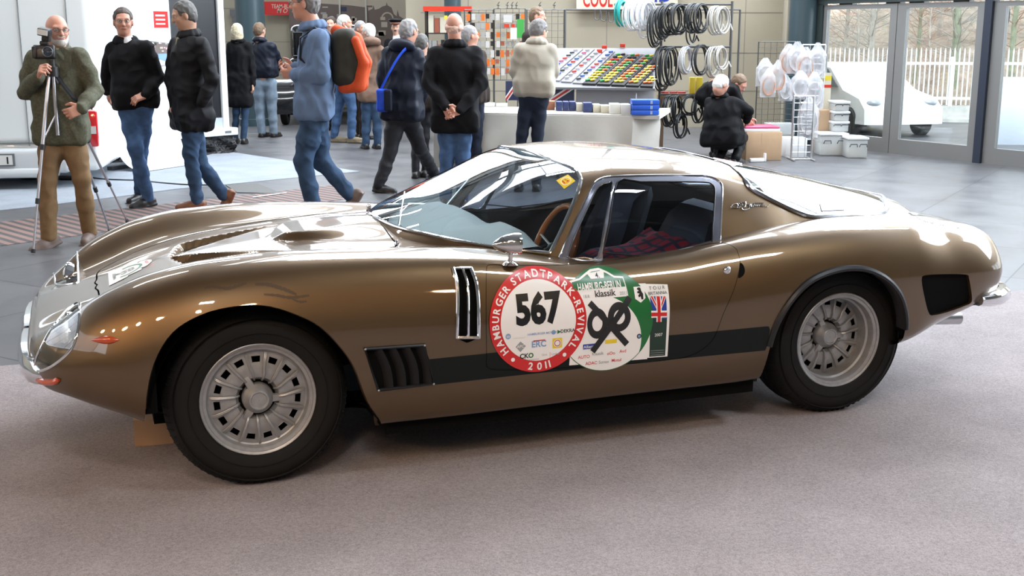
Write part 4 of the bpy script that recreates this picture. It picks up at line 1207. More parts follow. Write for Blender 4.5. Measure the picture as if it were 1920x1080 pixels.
mb = MB(); mb.lathe([(.034, .034), (.001, .034)], 'x', at=cm, n=28, R=Matrix.Diagonal((1.12, 1.0, 1.08)) @ Rm)
mb_car('mirror_glass', mb, chrome, parent=mr)
# wipers
for (pv, elbow, ta, tb) in (((748, 432), (763, 372), (745, 343), (757, 392)), ((692, 391), (735, 357), (700, 384), (742, 352))):
    P0 = trace([pv], body_full, .006)[0]
    E0 = trace([elbow], gh_full, .030)
    T = trace([ta, tb], gh_full, .012)
    mb = MB(); mb.lathe([(.013, -.012), (.013, .008), (.009, .016), (.001, .018)], at=P0, n=16)
    if E0:
        mb.tube([P0 + Vector((0, 0, .012)), P0.lerp(E0[0], .5) + Vector((0, 0, .012)), E0[0]], [.006, .004, .003], 8)
    wp = mb_car('wiper', mb, chrome)
    if E0 and len(T) == 2:
        a, b = T; d = (b - a).normalized(); c = E0[0] - Vector((0, 0, .008))
        mb = MB(); n_ = 9
        mb.tube([c - d * .14 + (a.lerp(b, .5) - c) * .8, c - d * .07 + (a.lerp(b, .5) - c) * .25, c, c + d * .07 + (a.lerp(b, .5) - c) * .25, c + d * .14 + (a.lerp(b, .5) - c) * .8], .003, 6)
        mb_car('wiper_blade', mb, black_trim, parent=wp)
# washer jet / bonnet catch
mb = MB(); p = trace([(744, 458)], body_bvh)[0]; mb.lathe([(.010, 0), (.008, .008), (.005, .010), (.005, .016), (.001, .018)], at=p, n=14)
mb_car('washer_jet', mb, chrome)
# rear bumper quarters, exhaust tip
for sgn in (1, -1):
    rows = []
    for (x, y, z, h) in ((3.130, .800, .462, .026), (3.19, .805, .462, .032), (3.26, .79, .462, .033), (3.33, .74, .462, .033), (3.385, .66, .462, .032), (3.42, .54, .462, .028), (3.43, .40, .462, .015)):
        n = Vector((max(x - 3.2, .02) * 3, y - .35, 0)).normalized()
        rows.append([(x + n.x * q * .02, (y + n.y * q * .02) * sgn, z + h * p) for p, q in ((-1, -1.5), (-1, 0), (-.6, .85), (0, 1.1), (.6, .85), (1, 0), (1, -1.5))])
    mb = MB(); mb.grid(rows); mb.add(rows[0], [tuple(range(7))]); mb.add(rows[-1], [tuple(range(7))])
    bp = mb_car('rear_bumper', mb, chrome)
    mb = MB(); mb.rbox(3.08, 3.20, .66 if sgn > 0 else -.79, .79 if sgn > 0 else -.66, .436, .488, .008); mb_car('bumper_mount', mb, black_trim, parent=bp)
    mb = MB(); mb.tube([(2.95, .42 * sgn, .30), (3.20, .42 * sgn, .285), (3.36, .42 * sgn, .275)], [.028, .028, .030], 16, caps=False)
    mb.tube([(3.36, .42 * sgn, .275), (3.30, .42 * sgn, .279)], [.026, .024], 16)
    mb_car('exhaust_tip', mb, mat('exhaust_steel', (.5, .5, .5), rough=.3, metal=1.0))
mb = MB(); mb.tube([(.45, .62, .175), (.55, .66, .185), (.9, .66, .185), (1.5, .66, .185), (2.0, .62, .17)], .033, 12)
mb_car('side_pipe', mb, mat('sooty_pipe', (.10, .075, .055), rough=.6, metal=.6, noise=(12, .4)), mirror=True)
mb = MB(); mb.box(-.35, 2.75, -.46, .46, .19, .24); mb.box(.45, 2.0, -.80, .80, .165, .232); mb_car('floor_pan_sill_shade', mb, dark_void)  # pan plus a wider black slab standing in for shadow under the sills
# front suspension bracket seen in front of the wheel
mb = MB(); mb.box(-.40, -.35, .55, .79, .335, .60); mb.sphere((-.36, .815, .53), .01, 8, 6, 1); mb_car('inner_splash_panel', mb, [dark_void, alloy])

# raised chrome script on the rear pillar: linked loops, as worn as it looks
mb = MB()
def scr(pts, r=.0018):
    p = trace([(1360 + x / 19.2, 370 + y / 19.2) for x, y in pts], gh_bvh, .003)
    if len(p) > 1: mb.tube(p, r, 6)
scr(catmull([(470,370),(400,390),(300,385),(220,400),(190,340),(260,270),(380,235),(430,260)], 4))
scr(catmull([(420,250),(440,300),(420,370),(470,380),(540,300),(500,250),(440,280)], 4))
scr(catmull([(450,230),(560,210),(700,195),(715,170),(720,240),(700,290)], 4))
scr(catmull([(590,240),(600,320),(640,380),(700,350),(720,280),(850,260),(850,330)], 4))
scr(catmull([(700,300),(640,340),(580,400),(640,460),(780,440),(860,380),(850,320)], 4))
scr(catmull([(850,340),(900,260),(920,360),(960,250),(980,350),(1040,250)], 4))
scr([(990,230),(1060,215),(1370,215)]); scr(catmull([(1040,230),(1070,330),(1110,260),(1140,335),(1180,260),(1210,335),(1250,260),(1290,335),(1340,240),(1330,340),(1400,290),(1440,345),(1520,340),(1560,280)], 3))
mb_car('script_badge', mb, chrome)

# ---------------------------------------------------------------- cabin
mb = MB(); mb.box(.62, 2.03, -.78, .78, .20, .23)
mb.box(2.02, 2.05, -.62, .62, .23, .66); mb.box(1.95, 3.05, -.48, .48, .56, .60)
mb_car('cabin_floor', mb, carpet_in)
mb = MB()   # dashboard: padded top with instrument hump
rows = []
for y in np.linspace(-.66, .66, 25):
    hump = .035 * math.exp(-((abs(y) - .33) / .19) ** 4) * (1 if y > 0 else .35)
    rows.append([(.66 + .30 * abs(y), y, .775), (.80 + .12 * abs(y), y, .795), (1.0, y, .80 + hump * .6), (1.10, y, .805 + hump), (1.13, y, .79 + hump), (1.12, y, .70), (1.05, y, .58)])
mb.grid(rows); mb_car('dashboard', mb, dash_top)
mb = MB(); sc = Vector((1.30, .33, .725)); Rw = Matrix.Rotation(math.radians(-68), 3, 'Y')
mb.V = []; pts = [Rw @ Vector((.19 * math.cos(a), .19 * math.sin(a), 0)) + sc for a in np.linspace(0, 2 * PI, 49)[:-1]]
mb.tube(pts, .013, 10, closed=True)
for a in (0.0, PI / 2 + .2, -PI / 2 - .2):
    mb.tube([sc, Rw @ Vector((.19 * math.cos(a + PI), .19 * math.sin(a + PI), 0)) + sc], .006, 6, mi=1)
mb.tube([sc, sc + Vector((-.25, 0, -.10))], .02, 10, mi=2); mb.sphere(sc, .03, 12, 8, 2)
mb_car('steering_wheel', mb, [wood, alloy, black_trim])
def seat(y0, nm_='seat'):
    mb = MB()
    mb.rbox(1.32, 1.82, y0 - .23, y0 + .23, .30, .45, .05, seg=3)
    rows = []
    for t in np.linspace(0, 1, 12):
        w = .22 - .05 * max(t - .6, 0) / .4; x = 1.80 + .20 * t; z = .40 + .47 * t
        th = .045 * (1 if t < .95 else .5)
        rows.append([(x - th, y0 - w * .8, z), (x - th * 1.5, y0 - w, z), (x, y0 - w * 1.02, z + .01), (x + th, y0 - w * .9, z + .02), (x + th, y0, z + .02), (x + th, y0 + w * .9, z + .02), (x, y0 + w * 1.02, z + .01), (x - th * 1.5, y0 + w, z), (x - th, y0 + w * .8, z), (x - th * .8, y0, z), (x - th, y0 - w * .8, z)])
    mb.grid(rows); mb.add(rows[-1], [tuple(range(10, -1, -1))])
    return mb_car(nm_, mb, leather)
seat(.36); seat(-.36)
# white ring motif leaning behind the seats (spare roundel)
mb = MB(); _o2, _d2 = design_ray(1312, 424); pc_ = _o2 + _d2 * ((.22 - _o2.y) / _d2.y); mb.tube([pc_ + Vector((-.01 * math.sin(a), .11 * math.cos(a), .10 * math.sin(a))) for a in np.linspace(0, 1.75 * PI, 36)], .012, 8, flat=.5)
mb.tube([pc_ + Vector((0, .05 * math.cos(a), .05 * math.sin(a))) for a in np.linspace(.6, 1.8 * PI, 24)], .012, 8, flat=.5)
mb_car('harness_loop', mb, mat('harness_webbing', (.42, .38, .34), rough=.8))
# ---------------------------------------------------------------- printed matter on the car
_txt = {}
def text_tris(s, bold=0.0, size=1.0, shear=0.0):
    """flat triangulated lettering: (V (n,2), F), origin at lower left"""
    key = (s, bold, shear)
    if key not in _txt:
        cu = bpy.data.curves.new('t', 'FONT'); cu.body = s; cu.size = 1.0; cu.offset = bold; cu.resolution_u = 3; cu.shear = shear
        o = bpy.data.objects.new('t', cu); COL.objects.link(o)
        dg = bpy.context.evaluated_depsgraph_get(); dg.update()
        me = bpy.data.meshes.new_from_object(o.evaluated_get(dg))
        bm = bmesh.new(); bm.from_mesh(me); bmesh.ops.triangulate(bm, faces=bm.faces[:])
        bm.verts.ensure_lookup_table()
        V = np.array([v.co[:2] for v in bm.verts]) if len(bm.verts) else np.zeros((0, 2)); F = [[v.index for v in f.verts] for f in bm.faces]
        bm.free(); bpy.data.objects.remove(o); bpy.data.curves.remove(cu); bpy.data.meshes.remove(me)
        _txt[key] = (V, F)
    V, F = _txt[key]
    return V * size, F

class Flat:
    """2D artwork in layers; mapped to a surface by a function (u,v,layer)->point"""
    def __init__(s): s.items = []
    def poly(s, pts, m, layer=1): s.items.append((np.array(pts, float), [list(range(len(pts)))], m, layer)); return s
    def tris(s, V, F, m, layer=1): s.items.append((np.array(V, float), F, m, layer)); return s
    def rect(s, x0, y0, x1, y1, m, layer=1, nx=1, ny=1):
        V = [(x0 + (x1 - x0) * i / nx, y0 + (y1 - y0) * j / ny) for j in range(ny + 1) for i in range(nx + 1)]
        F = [[j * (nx + 1) + i, j * (nx + 1) + i + 1, (j + 1) * (nx + 1) + i + 1, (j + 1) * (nx + 1) + i] for j in range(ny) for i in range(nx)]
        return s.tris(V, F, m, layer)
    def ring(s, cx, cy, r0, r1, m, layer=1, n=64, k=3, a0=0, a1=2 * PI, sx=1.0):
        V = []; F = []
        for i in range(k + 1):
            r = r0 + (r1 - r0) * i / k
            for j in range(n + 1):
                a = a0 + (a1 - a0) * j / n; V.append((cx + r * sx * math.cos(a), cy + r * math.sin(a)))
        for i in range(k):
            for j in range(n):
                a = i * (n + 1) + j; F.append([a, a + n + 1, a + n + 2, a + 1])
        return s.tris(V, F, m, layer)
    def disc(s, cx, cy, r, m, layer=1, n=48, k=5, sx=1.0): return s.ring(cx, cy, 0.0001, r, m, layer, n, k, sx=sx)
    def text(s, t, x, y, size, m, layer=2, bold=0.0, align='c', w=None, rot=0.0, shear=0.0, bend=0.0):
        V, F = text_tris(t, bold, size, shear)
        if len(V) == 0: return s
        lo, hi = V.min(0), V.max(0)
        V = V - [lo[0], 0]; W = hi[0] - lo[0]
        if w: V = V * [w / W, 1]; W = w
        V = V - [{'c': W / 2, 'l': 0, 'r': W}[align], 0]
        if bend: V = np.stack([V[:, 0], V[:, 1] - bend * V[:, 0] ** 2], -1)
        c, q = math.cos(rot), math.sin(rot); V = np.stack([V[:, 0] * c - V[:, 1] * q + x, V[:, 0] * q + V[:, 1] * c + y], -1)
        return s.tris(V, F, m, layer)
    def arc_text(s, t, cx, cy, r, a0, a1, size, m, layer=2, bold=0.0, inward=False, wfac=1.0):
        """letters spread along the arc from angle a0 to a1 (radians, decreasing reads clockwise)"""
        Ws = []
        for ch in t:
            V, F = text_tris(ch, bold, size); Ws.append((V[:, 0].max() - V[:, 0].min() if len(V) else size * .22) + size * .10)
        tot = sum(Ws); acc = 0
        for ch, w in zip(t, Ws):
            a = a0 + (a1 - a0) * (acc + w / 2) / tot; acc += w
            if ch == ' ': continue
            rot = a - PI / 2 if not inward else a + PI / 2
            V, F = text_tris(ch, bold, size); V = V - [(V[:, 0].min() + V[:, 0].max()) / 2, 0]; V = V * [wfac, 1]
            c, q = math.cos(rot), math.sin(rot)
            s.tris(np.stack([V[:, 0] * c - V[:, 1] * q + cx + r * math.cos(a), V[:, 0] * q + V[:, 1] * c + cy + r * math.sin(a)], -1), F, m, layer)
        return s
    def mesh(s, fn, mats_order, maxlen=.014):
        V = []; F = []; M = []
        for (P, FF, m, layer) in s.items:
            if max((P.max(0) - P.min(0))) > maxlen:
                bm = bmesh.new(); vs = [bm.verts.new((p[0], p[1], 0)) for p in P]
                for f in FF:
                    try: bm.faces.new([vs[i] for i in f])
                    except ValueError: pass
                bmesh.ops.triangulate(bm, faces=bm.faces[:])
                for _ in range(5):
                    e = [e for e in bm.edges if e.calc_length() > maxlen]
                    if not e: break
                    bmesh.ops.subdivide_edges(bm, edges=e, cuts=1); bmesh.ops.triangulate(bm, faces=bm.faces[:])
                bm.verts.index_update(); bm.verts.ensure_lookup_table()
                P = np.array([v.co[:2] for v in bm.verts]); FF = [[v.index for v in f.verts] for f in bm.faces]; bm.free()
            o = len(V)
            V += [fn(p[0], p[1], layer) for p in P]
            F += [[i + o for i in f] for f in FF]; M += [mats_order.index(m)] * len(FF)
        return V, F, M

pr = {'white': white_print,
      'red': mat('print_red', (0.55, 0.018, 0.018), rough=0.3), 'black': mat('print_black', (0.008, 0.008, 0.009), rough=0.3),
      'green': mat('print_green', (0.010, 0.13, 0.030), rough=0.3), 'blue': mat('print_blue', (0.02, 0.05, 0.30), rough=0.3),
      'yellow': mat('print_yellow', (0.75, 0.55, 0.02), rough=0.3), 'dkgreen': mat('print_dark_green', (0.008, 0.028, 0.016), rough=0.3),
      'grey': mat('print_grey', (0.30, 0.31, 0.32), rough=0.4), 'tape': mat('matt_black_tape', (0.010, 0.010, 0.010), rough=0.5),
      'pblue': mat('print_pale_blue', (0.20, 0.33, 0.55), rough=0.3)}
PK = list(pr.keys()); PM = [pr[k] for k in PK]
def side_map(cx, cz, base=0.0012):
    def fn(u, v, layer):
        y = side_y(cx + u, cz + v)
        if y is None: y = .86
        return (cx + u, y + base + 0.0006 * layer, cz + v)
    return fn
def decal(name, fl, fn, parent):
    V, F, M = fl.mesh(fn, PK)
    V = np.array([tuple(v) for v in V])
    return car_mesh(name, V, F, PM, M, parent=parent, sharp=None)

def side_xz(u, v):
    p = trace([(u, v)], body_bvh)[0]; return p.x, p.z
# red roundel 567
cx, cz = side_xz(1009.5, 602); R = .1945
f = Flat()
f.disc(0, 0, R, 'red', 1, 72, 6); f.disc(0, 0, R * .775, 'white', 2, 72, 5)
f.arc_text('HAMBURGER STADTPARK-REVIVAL', 0, 0, R * .815, math.radians(222), math.radians(-42), R * .19, 'white', 3, .026)
f.arc_text('2011', 0, 0, R * .955, math.radians(253), math.radians(287), R * .20, 'white', 3, .026, inward=True)
for a in (233, 307): f.disc(R * .885 * math.cos(math.radians(a)), R * .885 * math.sin(math.radians(a)), R * .04, 'white', 3, 12, 1)
f.text('567', R * .02, R * -.02, R * .76, 'black', 3, .05, w=R * .96)
g = R / 3.0
f.disc(-R * .63, -R * .24, R * .055, 'pblue', 3, 16, 1); f.text('W', -R * .63, -R * .27, R * .07, 'white', 4, .01)
f.text('_________', -R * .40, -R * .285, R * .05, 'grey', 3)
f.text('HAMBURGER MOTOR', R * .07, -R * .26, R * .062, 'pblue', 3, .012); f.disc(R * .30, -R * .24, R * .045, 'pblue', 3, 14, 1)
f.text('DEKRA', R * .60, -R * .265, R * .095, 'dkgreen', 3, .02); f.poly([(R * .38, -R * .20), (R * .46, -R * .24), (R * .38, -R * .28)], 'green', 3)
f.poly([(-R * .48, -R * .46), (-R * .38, -R * .36), (-R * .27, -R * .46), (-R * .38, -R * .57)], 'grey', 3); f.text('APC', -R * .38, -R * .485, R * .08, 'white', 4, .01)
f.text('ERC', 0, -R * .50, R * .17, 'pblue', 3, .03); f.rect(-R * .12, -R * .385, R * .13, -R * .365, 'red', 3)
f.rect(R * .28, -R * .56, R * .48, -R * .36, 'yellow', 3); f.disc(R * .38, -R * .46, R * .078, 'white', 4, 20, 1); f.ring(R * .38, -R * .46, R * .05, R * .065, 'red', 5, 20, 1)
f.text('CK', -R * .30, -R * .70, R * .13, 'black', 3, .03); f.text('O', -R * .165, -R * .70, R * .13, 'green', 3, .04); f.text('competition', -R * .12, -R * .755, R * .05, 'grey', 3)
f.text('Dirk', R * .12, -R * .69, R * .06, 'grey', 3); f.rect(R * .225, -R * .72, R * .232, -R * .63, 'red', 3); f.text('Lindner', R * .35, -R * .69, R * .06, 'grey', 3)
decal('rally_roundel', f, side_map(cx, cz, .0030), NEAR_DOOR)['label'] = 'red-ringed number disc reading 567'
# green and white roundel with the crossed-out number
cx2, cz2 = side_xz(1137, 602); R2 = .196
f = Flat()
f.disc(0, 0, R2, 'green', 1, 72, 6)
# white circle low left inside, clipped to the disc
P_ = []
for a in np.linspace(0, 2 * PI, 64)[:-1]:
    x, y = -R2 * .15 + R2 * .90 * math.cos(a), -R2 * .42 + R2 * .92 * math.sin(a)
    d = math.hypot(x, y)
    if d > R2 * .985: x, y = x * R2 * .985 / d, y * R2 * .985 / d
    P_.append((x, y))
C_ = (-R2 * .1, -R2 * .3); V = [C_] + [(C_[0] + (x - C_[0]) * k / 4, C_[1] + (y - C_[1]) * k / 4) for k in (1, 2, 3, 4) for x, y in P_]; n = len(P_)
FF = [[0, 1 + i, 1 + (i + 1) % n] for i in range(n)] + [[1 + k * n + i, 1 + (k + 1) * n + i, 1 + (k + 1) * n + (i + 1) % n, 1 + k * n + (i + 1) % n] for k in range(3) for i in range(n)]
f.tris(V, FF, 'white', 2)
bp_ = [(-.62, .48), (-.66, .80), (-.44, .83), (-.30, .90), (-.15, .96), (.05, .97), (.20, .90), (.32, .82), (.50, .80), (.53, .50), (.53, .44), (-.45, .44)]
f.poly([(x * R2 - .03 * R2, y * R2) for x, y in bp_], 'white', 2)
bp2 = [(-.60, .62), (-.62, .77), (-.43, .80), (-.28, .87), (-.14, .92), (.04, .93), (.18, .87), (.30, .79), (.48, .77), (.50, .62)]
f.poly([(x * R2 - .03 * R2, y * R2) for x, y in bp2], 'green', 3)
f.poly([(x * R2, y * R2) for x, y in ((-.22, .80), (-.28, .90), (.10, .93), (.06, .80))], 'white', 4)
f.text('4.', -R2 * .07, R2 * .81, R2 * .13, 'black', 5, .01)
f.text('HAMBURG-BERLIN', -R2 * .08, R2 * .60, R2 * .20, 'white', 5, .02, w=R2 * .92)
f.text('klassik', R2 * .02, R2 * .475, R2 * .17, 'black', 5, .012); f.text('2011', R2 * .40, R2 * .475, R2 * .09, 'grey', 5); f.text('18.8.', -R2 * .38, R2 * .475, R2 * .08, 'grey', 5)
sh = [(.64, .60), (.86, .60), (.86, .38), (.75, .30), (.64, .38)]
f.poly([(x * R2, y * R2) for x, y in sh], 'white', 2)
f.poly([(x * R2, y * R2) for x, y in ((.70, .56), (.73, .585), (.78, .58), (.79, .52), (.82, .46), (.81, .36), (.77, .36), (.76, .42), (.72, .40), (.71, .44), (.745, .47), (.70, .485), (.70, .51), (.74, .525))], 'black', 3)
f.ring(-.20 * R2, -.03 * R2, R2 * .15, R2 * .30, 'tape', 3, 32, 1, sx=.72)
f.ring(.27 * R2, .06 * R2, R2 * .14, R2 * .29, 'tape', 3, 32, 1, sx=.85)
def bar(a, b, w, m, l):
    a, b = np.array(a) * R2, np.array(b) * R2; d = b - a; d /= np.hypot(*d); n = np.array([-d[1], d[0]]) * w / 2
    f.tris([a + n, a - n, (a + b) / 2 - n, b - n, b + n, (a + b) / 2 + n], [[0, 1, 2, 5], [5, 2, 3, 4]], m, l)
bar((-.34, .38), (.44, -.50), .024, 'tape', 4); bar((.52, .42), (-.30, -.58), .024, 'tape', 5)
f.rect(R2 * -.50, -R2 * .52, -R2 * .22, -R2 * .42, 'blue', 3); f.text('Allianz', -R2 * .38, -R2 * .50, R2 * .08, 'white', 4, .01)
f.rect(R2 * -.03, -R2 * .45, R2 * .22, -R2 * .37, 'yellow', 3)
f.disc(R2 * .70, -R2 * .36, R2 * .05, 'black', 3, 18, 1); f.disc(R2 * .70, -R2 * .36, R2 * .03, 'pblue', 4, 14, 1)
for x, y, t, m in ((-.48, -.70, 'AUTO', 'red'), (-.18, -.66, 'Klassik', 'grey'), (.10, -.68, 'oOo', 'red'), (.35, -.66, 'Avd', 'red'), (-.32, -.84, 'ADAC', 'red'), (-.05, -.84, 'Sonax', 'grey'), (.22, -.83, 'Motul', 'red')):
    f.text(t, x * R2, y * R2, R2 * .09, m, 3, .01)
decal('rally_roundel', f, side_map(cx2, cz2, .0018), NEAR_DOOR)['label'] = 'green and white number disc crossed out with black tape'
# pale card behind the discs and the tall British tour plate
f = Flat()
cx3, cz3 = side_xz(1180, 606); s_ = lambda u, v: (side_xz(u, v)[0] - cx3, side_xz(u, v)[1] - cz3)
qa = [s_(*p) for p in ((1068, 536), (1210, 531), (1213, 673), (1067, 685))]
f.tris([qa[0], qa[1], qa[2], qa[3]], [[0, 1, 2, 3]], 'white', 1)
q = [s_(*p) for p in ((1208, 532), (1251, 533), (1251, 668), (1213, 671))]
f.poly(q, 'white', 1)
def inq(a, b):
    a_ = np.array(q[0]) * (1 - a) + np.array(q[1]) * a; b_ = np.array(q[3]) * (1 - a) + np.array(q[2]) * a
    return tuple(a_ * (1 - b) + b_ * b)
def qd(a0, b0, a1, b1, m, l): f.poly([inq(a0, b0), inq(a1, b0), inq(a1, b1), inq(a0, b1)], m, l)
qd(.10, .44, .88, .985, 'dkgreen', 2)
qd(.14, .155, .86, .46, 'blue', 2)
for pts in (((.14, .155), (.30, .155), (.50, .33), (.50, .40)), ((.86, .155), (.70, .155), (.50, .33), (.50, .40))): f.poly([inq(*p) for p in pts], 'white', 3)
for pts in (((.17, .155), (.25, .155), (.50, .35), (.50, .38)), ((.83, .155), (.75, .155), (.50, .35), (.50, .38))): f.poly([inq(*p) for p in pts], 'red', 4)
qd(.38, .155, .62, .50, 'white', 5); qd(.14, .345, .86, .44, 'white', 5); qd(.43, .155, .57, .50, 'red', 6); qd(.14, .37, .86, .42, 'red', 6)
w_ = q[1][0] - q[0][0]
tx = inq(.5, .065); f.text('T O U R', tx[0], tx[1], .018, 'dkgreen', 7, 0, w=w_ * .7); tx = inq(.5, .13); f.text('BRITANNIA', tx[0], tx[1], .017, 'dkgreen', 7, 0, w=w_ * .82)
tx = inq(.5, .70); f.text('2007', tx[0], tx[1], .017, 'white', 7, .005)
for b in (.90, .93, .96): qd(.14, b, .80, b + .006, 'grey', 4)
decal('tour_plate', f, side_map(cx3, cz3, .0010), NEAR_DOOR)['label'] = 'pale card plate with union flag strip'
# stickers on nose, windscreen and rear window
def px_decal(name, f, quad, bvh, off, parent=car, label=None):
    """unit square artwork stretched over a traced quadrilateral of the skin"""
    q = np.array(quad, float)
    def fn(u, v, layer):
        p = (q[0] * (1 - u) + q[1] * u) * (1 - v) + (q[3] * (1 - u) + q[2] * u) * v
        r = trace([tuple(p)], bvh, off + .0006 * layer) or trace([tuple(p + [0, 6])], bvh, off)
        return tuple(r[0])
    V, F, M = f.mesh(fn, PK, .12)
    o = car_mesh(name, np.array(V), F, PM, M, parent=parent, sharp=None)
    if label: o['label'] = label
    return o
f = Flat()
out = [(0, .02), (.40, .02), (.42, .10), (.70, .08), (.72, .2), (.80, .16), (.93, .26), (1.0, .45), (.98, .62), (.86, .80), (.78, .84), (.74, .78), (.70, .94), (.42, .90), (.40, .98), (0, .98)]
C_ = (.5, .5); V = [C_] + [(C_[0] + (x - .5) * k / 3, C_[1] + (y - .5) * k / 3) for k in (1, 2, 3) for x, y in out]; n = len(out)
FF = [[0, 1 + i, 1 + (i + 1) % n] for i in range(n)] + [[1 + k * n + i, 1 + (k + 1) * n + i, 1 + (k + 1) * n + (i + 1) % n, 1 + k * n + (i + 1) % n] for k in range(2) for i in range(n)]
f.tris(V, FF, 'white', 1)
f.ring(.44, .5, .27, .34, 'green', 2, 40, 1, a0=-1.9, a1=2.2); f.text('28', .44, .40, .32, 'grey', 3, .03)
f.text('HAMBURG', .10, .5, .10, 'dkgreen', 3, .01, rot=-PI / 2); f.poly([(.10, .35), (.22, .40), (.30, .52), (.18, .46)], 'black', 3); f.text('klassik', .85, .48, .13, 'red', 3, .01, rot=-PI / 2)
px_decal('nose_sticker', f, [(203, 512), (278, 482), (292, 494), (205, 537)], body_full, .0012, label='pale rally plate sticker with green arc')
f = Flat(); f.rect(0, 0, 1, 1, 'yellow', 1, 3, 3); f.text('17', .5, .3, .5, 'red', 2, .02); f.ring(.5, .5, .33, .38, 'white', 2, 20, 1)
px_decal('windscreen_sticker', f, [(1043, 339), (1065, 328), (1079, 340), (1058, 355)], gh_bvh, .002, label='yellow square sticker')
f = Flat(); f.rect(0, 0, 1, 1, 'white', 1, 4, 1)
for x, m in ((.05, 'grey'), (.25, 'yellow'), (.42, 'grey'), (.6, 'red'), (.75, 'grey'), (.88, 'black')): f.rect(x, .3, x + .09, .75, m, 2)
px_decal('rear_window_sticker', f, [(1537, 382), (1581, 377), (1584, 394), (1540, 396)], gh_full, .002, label='strip of small printed labels')
f = Flat(); f.rect(0, 0, 1, 1, 'white', 1, 3, 1); f.rect(.1, .25, .75, .85, 'red', 2, 3, 1)
px_decal('rear_window_sticker', f, [(1345, 292), (1392, 306), (1375, 313), (1335, 298)], gh_full, .002, label='red and white sticker at the top edge')
# rubbed marks on the front wing
mb = MB()
rub = mat('scuffed_polish', (.06, .035, .015), rough=.5, metal=.4)
for pts, r in ((((383,540),(400,537),(425,541),(445,536),(462,531)), .006), (((478,533),(500,533),(520,538),(540,545),(556,552)), .007), (((495,552),(520,554),(545,558),(580,554)), .005), (((548,561),(562,566),(575,565)), .004)):
    p = trace(catmull(pts, 6), body_bvh, .0006)
    rr = [r * (.5 + .7 * abs(math.sin(i * 1.9)) * (1 - abs(2 * i / len(p) - 1) ** 2) + .1) for i in range(len(p))]
    up = Vector((0, -.45, .9)); mb.grid([[q + up * w, q - up * w] for q, w in zip(p, rr)])
V = np.array([tuple(body_bvh.find_nearest(Vector(v))[0] + body_bvh.find_nearest(Vector(v))[1] * .0008 * (1)) for v in mb.V])
car_mesh('scuff_mark', V, mb.F, rub)
# plaid cushion on the driver's side
cush = mat('red_tartan', (.42, .02, .03), rough=.95)
nt = cush.node_tree; b = nt.nodes['Principled BSDF']; tc = nt.nodes.new('ShaderNodeTexCoord')
w1 = nt.nodes.new('ShaderNodeTexWave'); w1.inputs['Scale'].default_value = 5; w1.bands_direction = 'X'
w2 = nt.nodes.new('ShaderNodeTexWave'); w2.inputs['Scale'].default_value = 5; w2.bands_direction = 'Y'
mu = nt.nodes.new('ShaderNodeMath'); mu.operation = 'MAXIMUM'; cr = nt.nodes.new('ShaderNodeValToRGB')
cr.color_ramp.elements[0].color = (.42, .02, .03, 1); cr.color_ramp.elements[1].color = (.03, .03, .05, 1); cr.color_ramp.elements[0].position = .70; cr.color_ramp.elements[1].position = .92
for w in (w1, w2): nt.links.new(tc.outputs['Object'], w.inputs['Vector'])
nt.links.new(w1.outputs[0], mu.inputs[0]); nt.links.new(w2.outputs[0], mu.inputs[1]); nt.links.new(mu.outputs[0], cr.inputs[0]); nt.links.new(cr.outputs[0], b.inputs['Base Color'])
mb = MB(); rows = []
for u in np.linspace(0, 1, 16):
    x = 1.40 + .45 * u; zc = .60 + .14 * u + .02 * math.sin(u * 7)
    rows.append([(x, .36 + .23 * v, zc + .05 * (1 - v * v) * (1 - (2 * u - 1) ** 4) + .008 * math.sin(9 * v + 5 * u)) for v in np.linspace(-1, 1, 12)])
mb.grid(rows); lo = [[(p[0], p[1], p[2] - .06 - .04 * (1 - (2 * i / 15 - 1) ** 4)) for p in r] for i, r in enumerate(rows)]; mb.grid(lo, flip=True)
V = [rows[0], lo[0]]; mb.grid(V); mb.grid([rows[-1], lo[-1]]); mb.grid([[r[0] for r in rows], [r[0] for r in lo]]); mb.grid([[r[-1] for r in rows], [r[-1] for r in lo]])
M_ = to_local([tuple(v) for v in mb.V]); me_ = MB(); me_.V = [tuple(v) for v in M_]; me_.F = mb.F; me_.M = mb.M; me_.S = mb.S
cu_o = me_.build('cushion', cush, None)
cu_o.location = (CARX, CARY, 0); cu_o.rotation_euler = (0, 0, YAW)
tag(cu_o, 'red and black tartan blanket folded on the driver seat of the bronze coupe', 'blanket')
# ============================================================ MOTORHOME, TRAILER, BANNER
whitev = mat('vehicle_white', (.80, .83, .82), rough=.25, coat=.6); seamd = mat('body_seam', (.12, .13, .14), rough=.6); bump_m = mat('bumper_grey_white', (.52, .54, .55), rough=.4)
redl = mat('tail_lamp_red', (.55, .01, .015), rough=.12, coat=1.0); lampw = mat('lamp_clear', (.6, .58, .55), rough=.15, coat=1.0)
A = at(188, 262, 12.6); B = at(-260, 262, 12.25); dv = Vector((A.x - B.x, A.y - B.y)).normalized(); nv = Vector((-dv.y, dv.x))   # nv points away from the camera
mh = empty('motorhome', (A.x, A.y, 0), math.atan2(dv.y, dv.x), 'white motorhome with red tail lamp behind the photographer', 'motorhome')
wid = 4.6
mb = MB(); mb.rbox(-wid, 0, 0, 1.5, .435, 3.0, .10, seg=4); mb.rbox(-wid, -.02, .05, 1.45, .16, .50, .06); mb.build('body', whitev, mh, sharp=60)
mb = MB(); d0 = -.0; 
for px, in ((55,), (140,)):
    k = (at(px, 262, 12.5) - A); x = k.x * dv.x + k.y * dv.y; mb.tube([(x, -.003, .44), (x, -.003, 2.95)], .008, 6, flat=.5)
mb.tube([(-wid + .1, -.003, .47), (-.1, -.003, .47)], .008, 6); mb.build('panel_seam', seamd, mh)
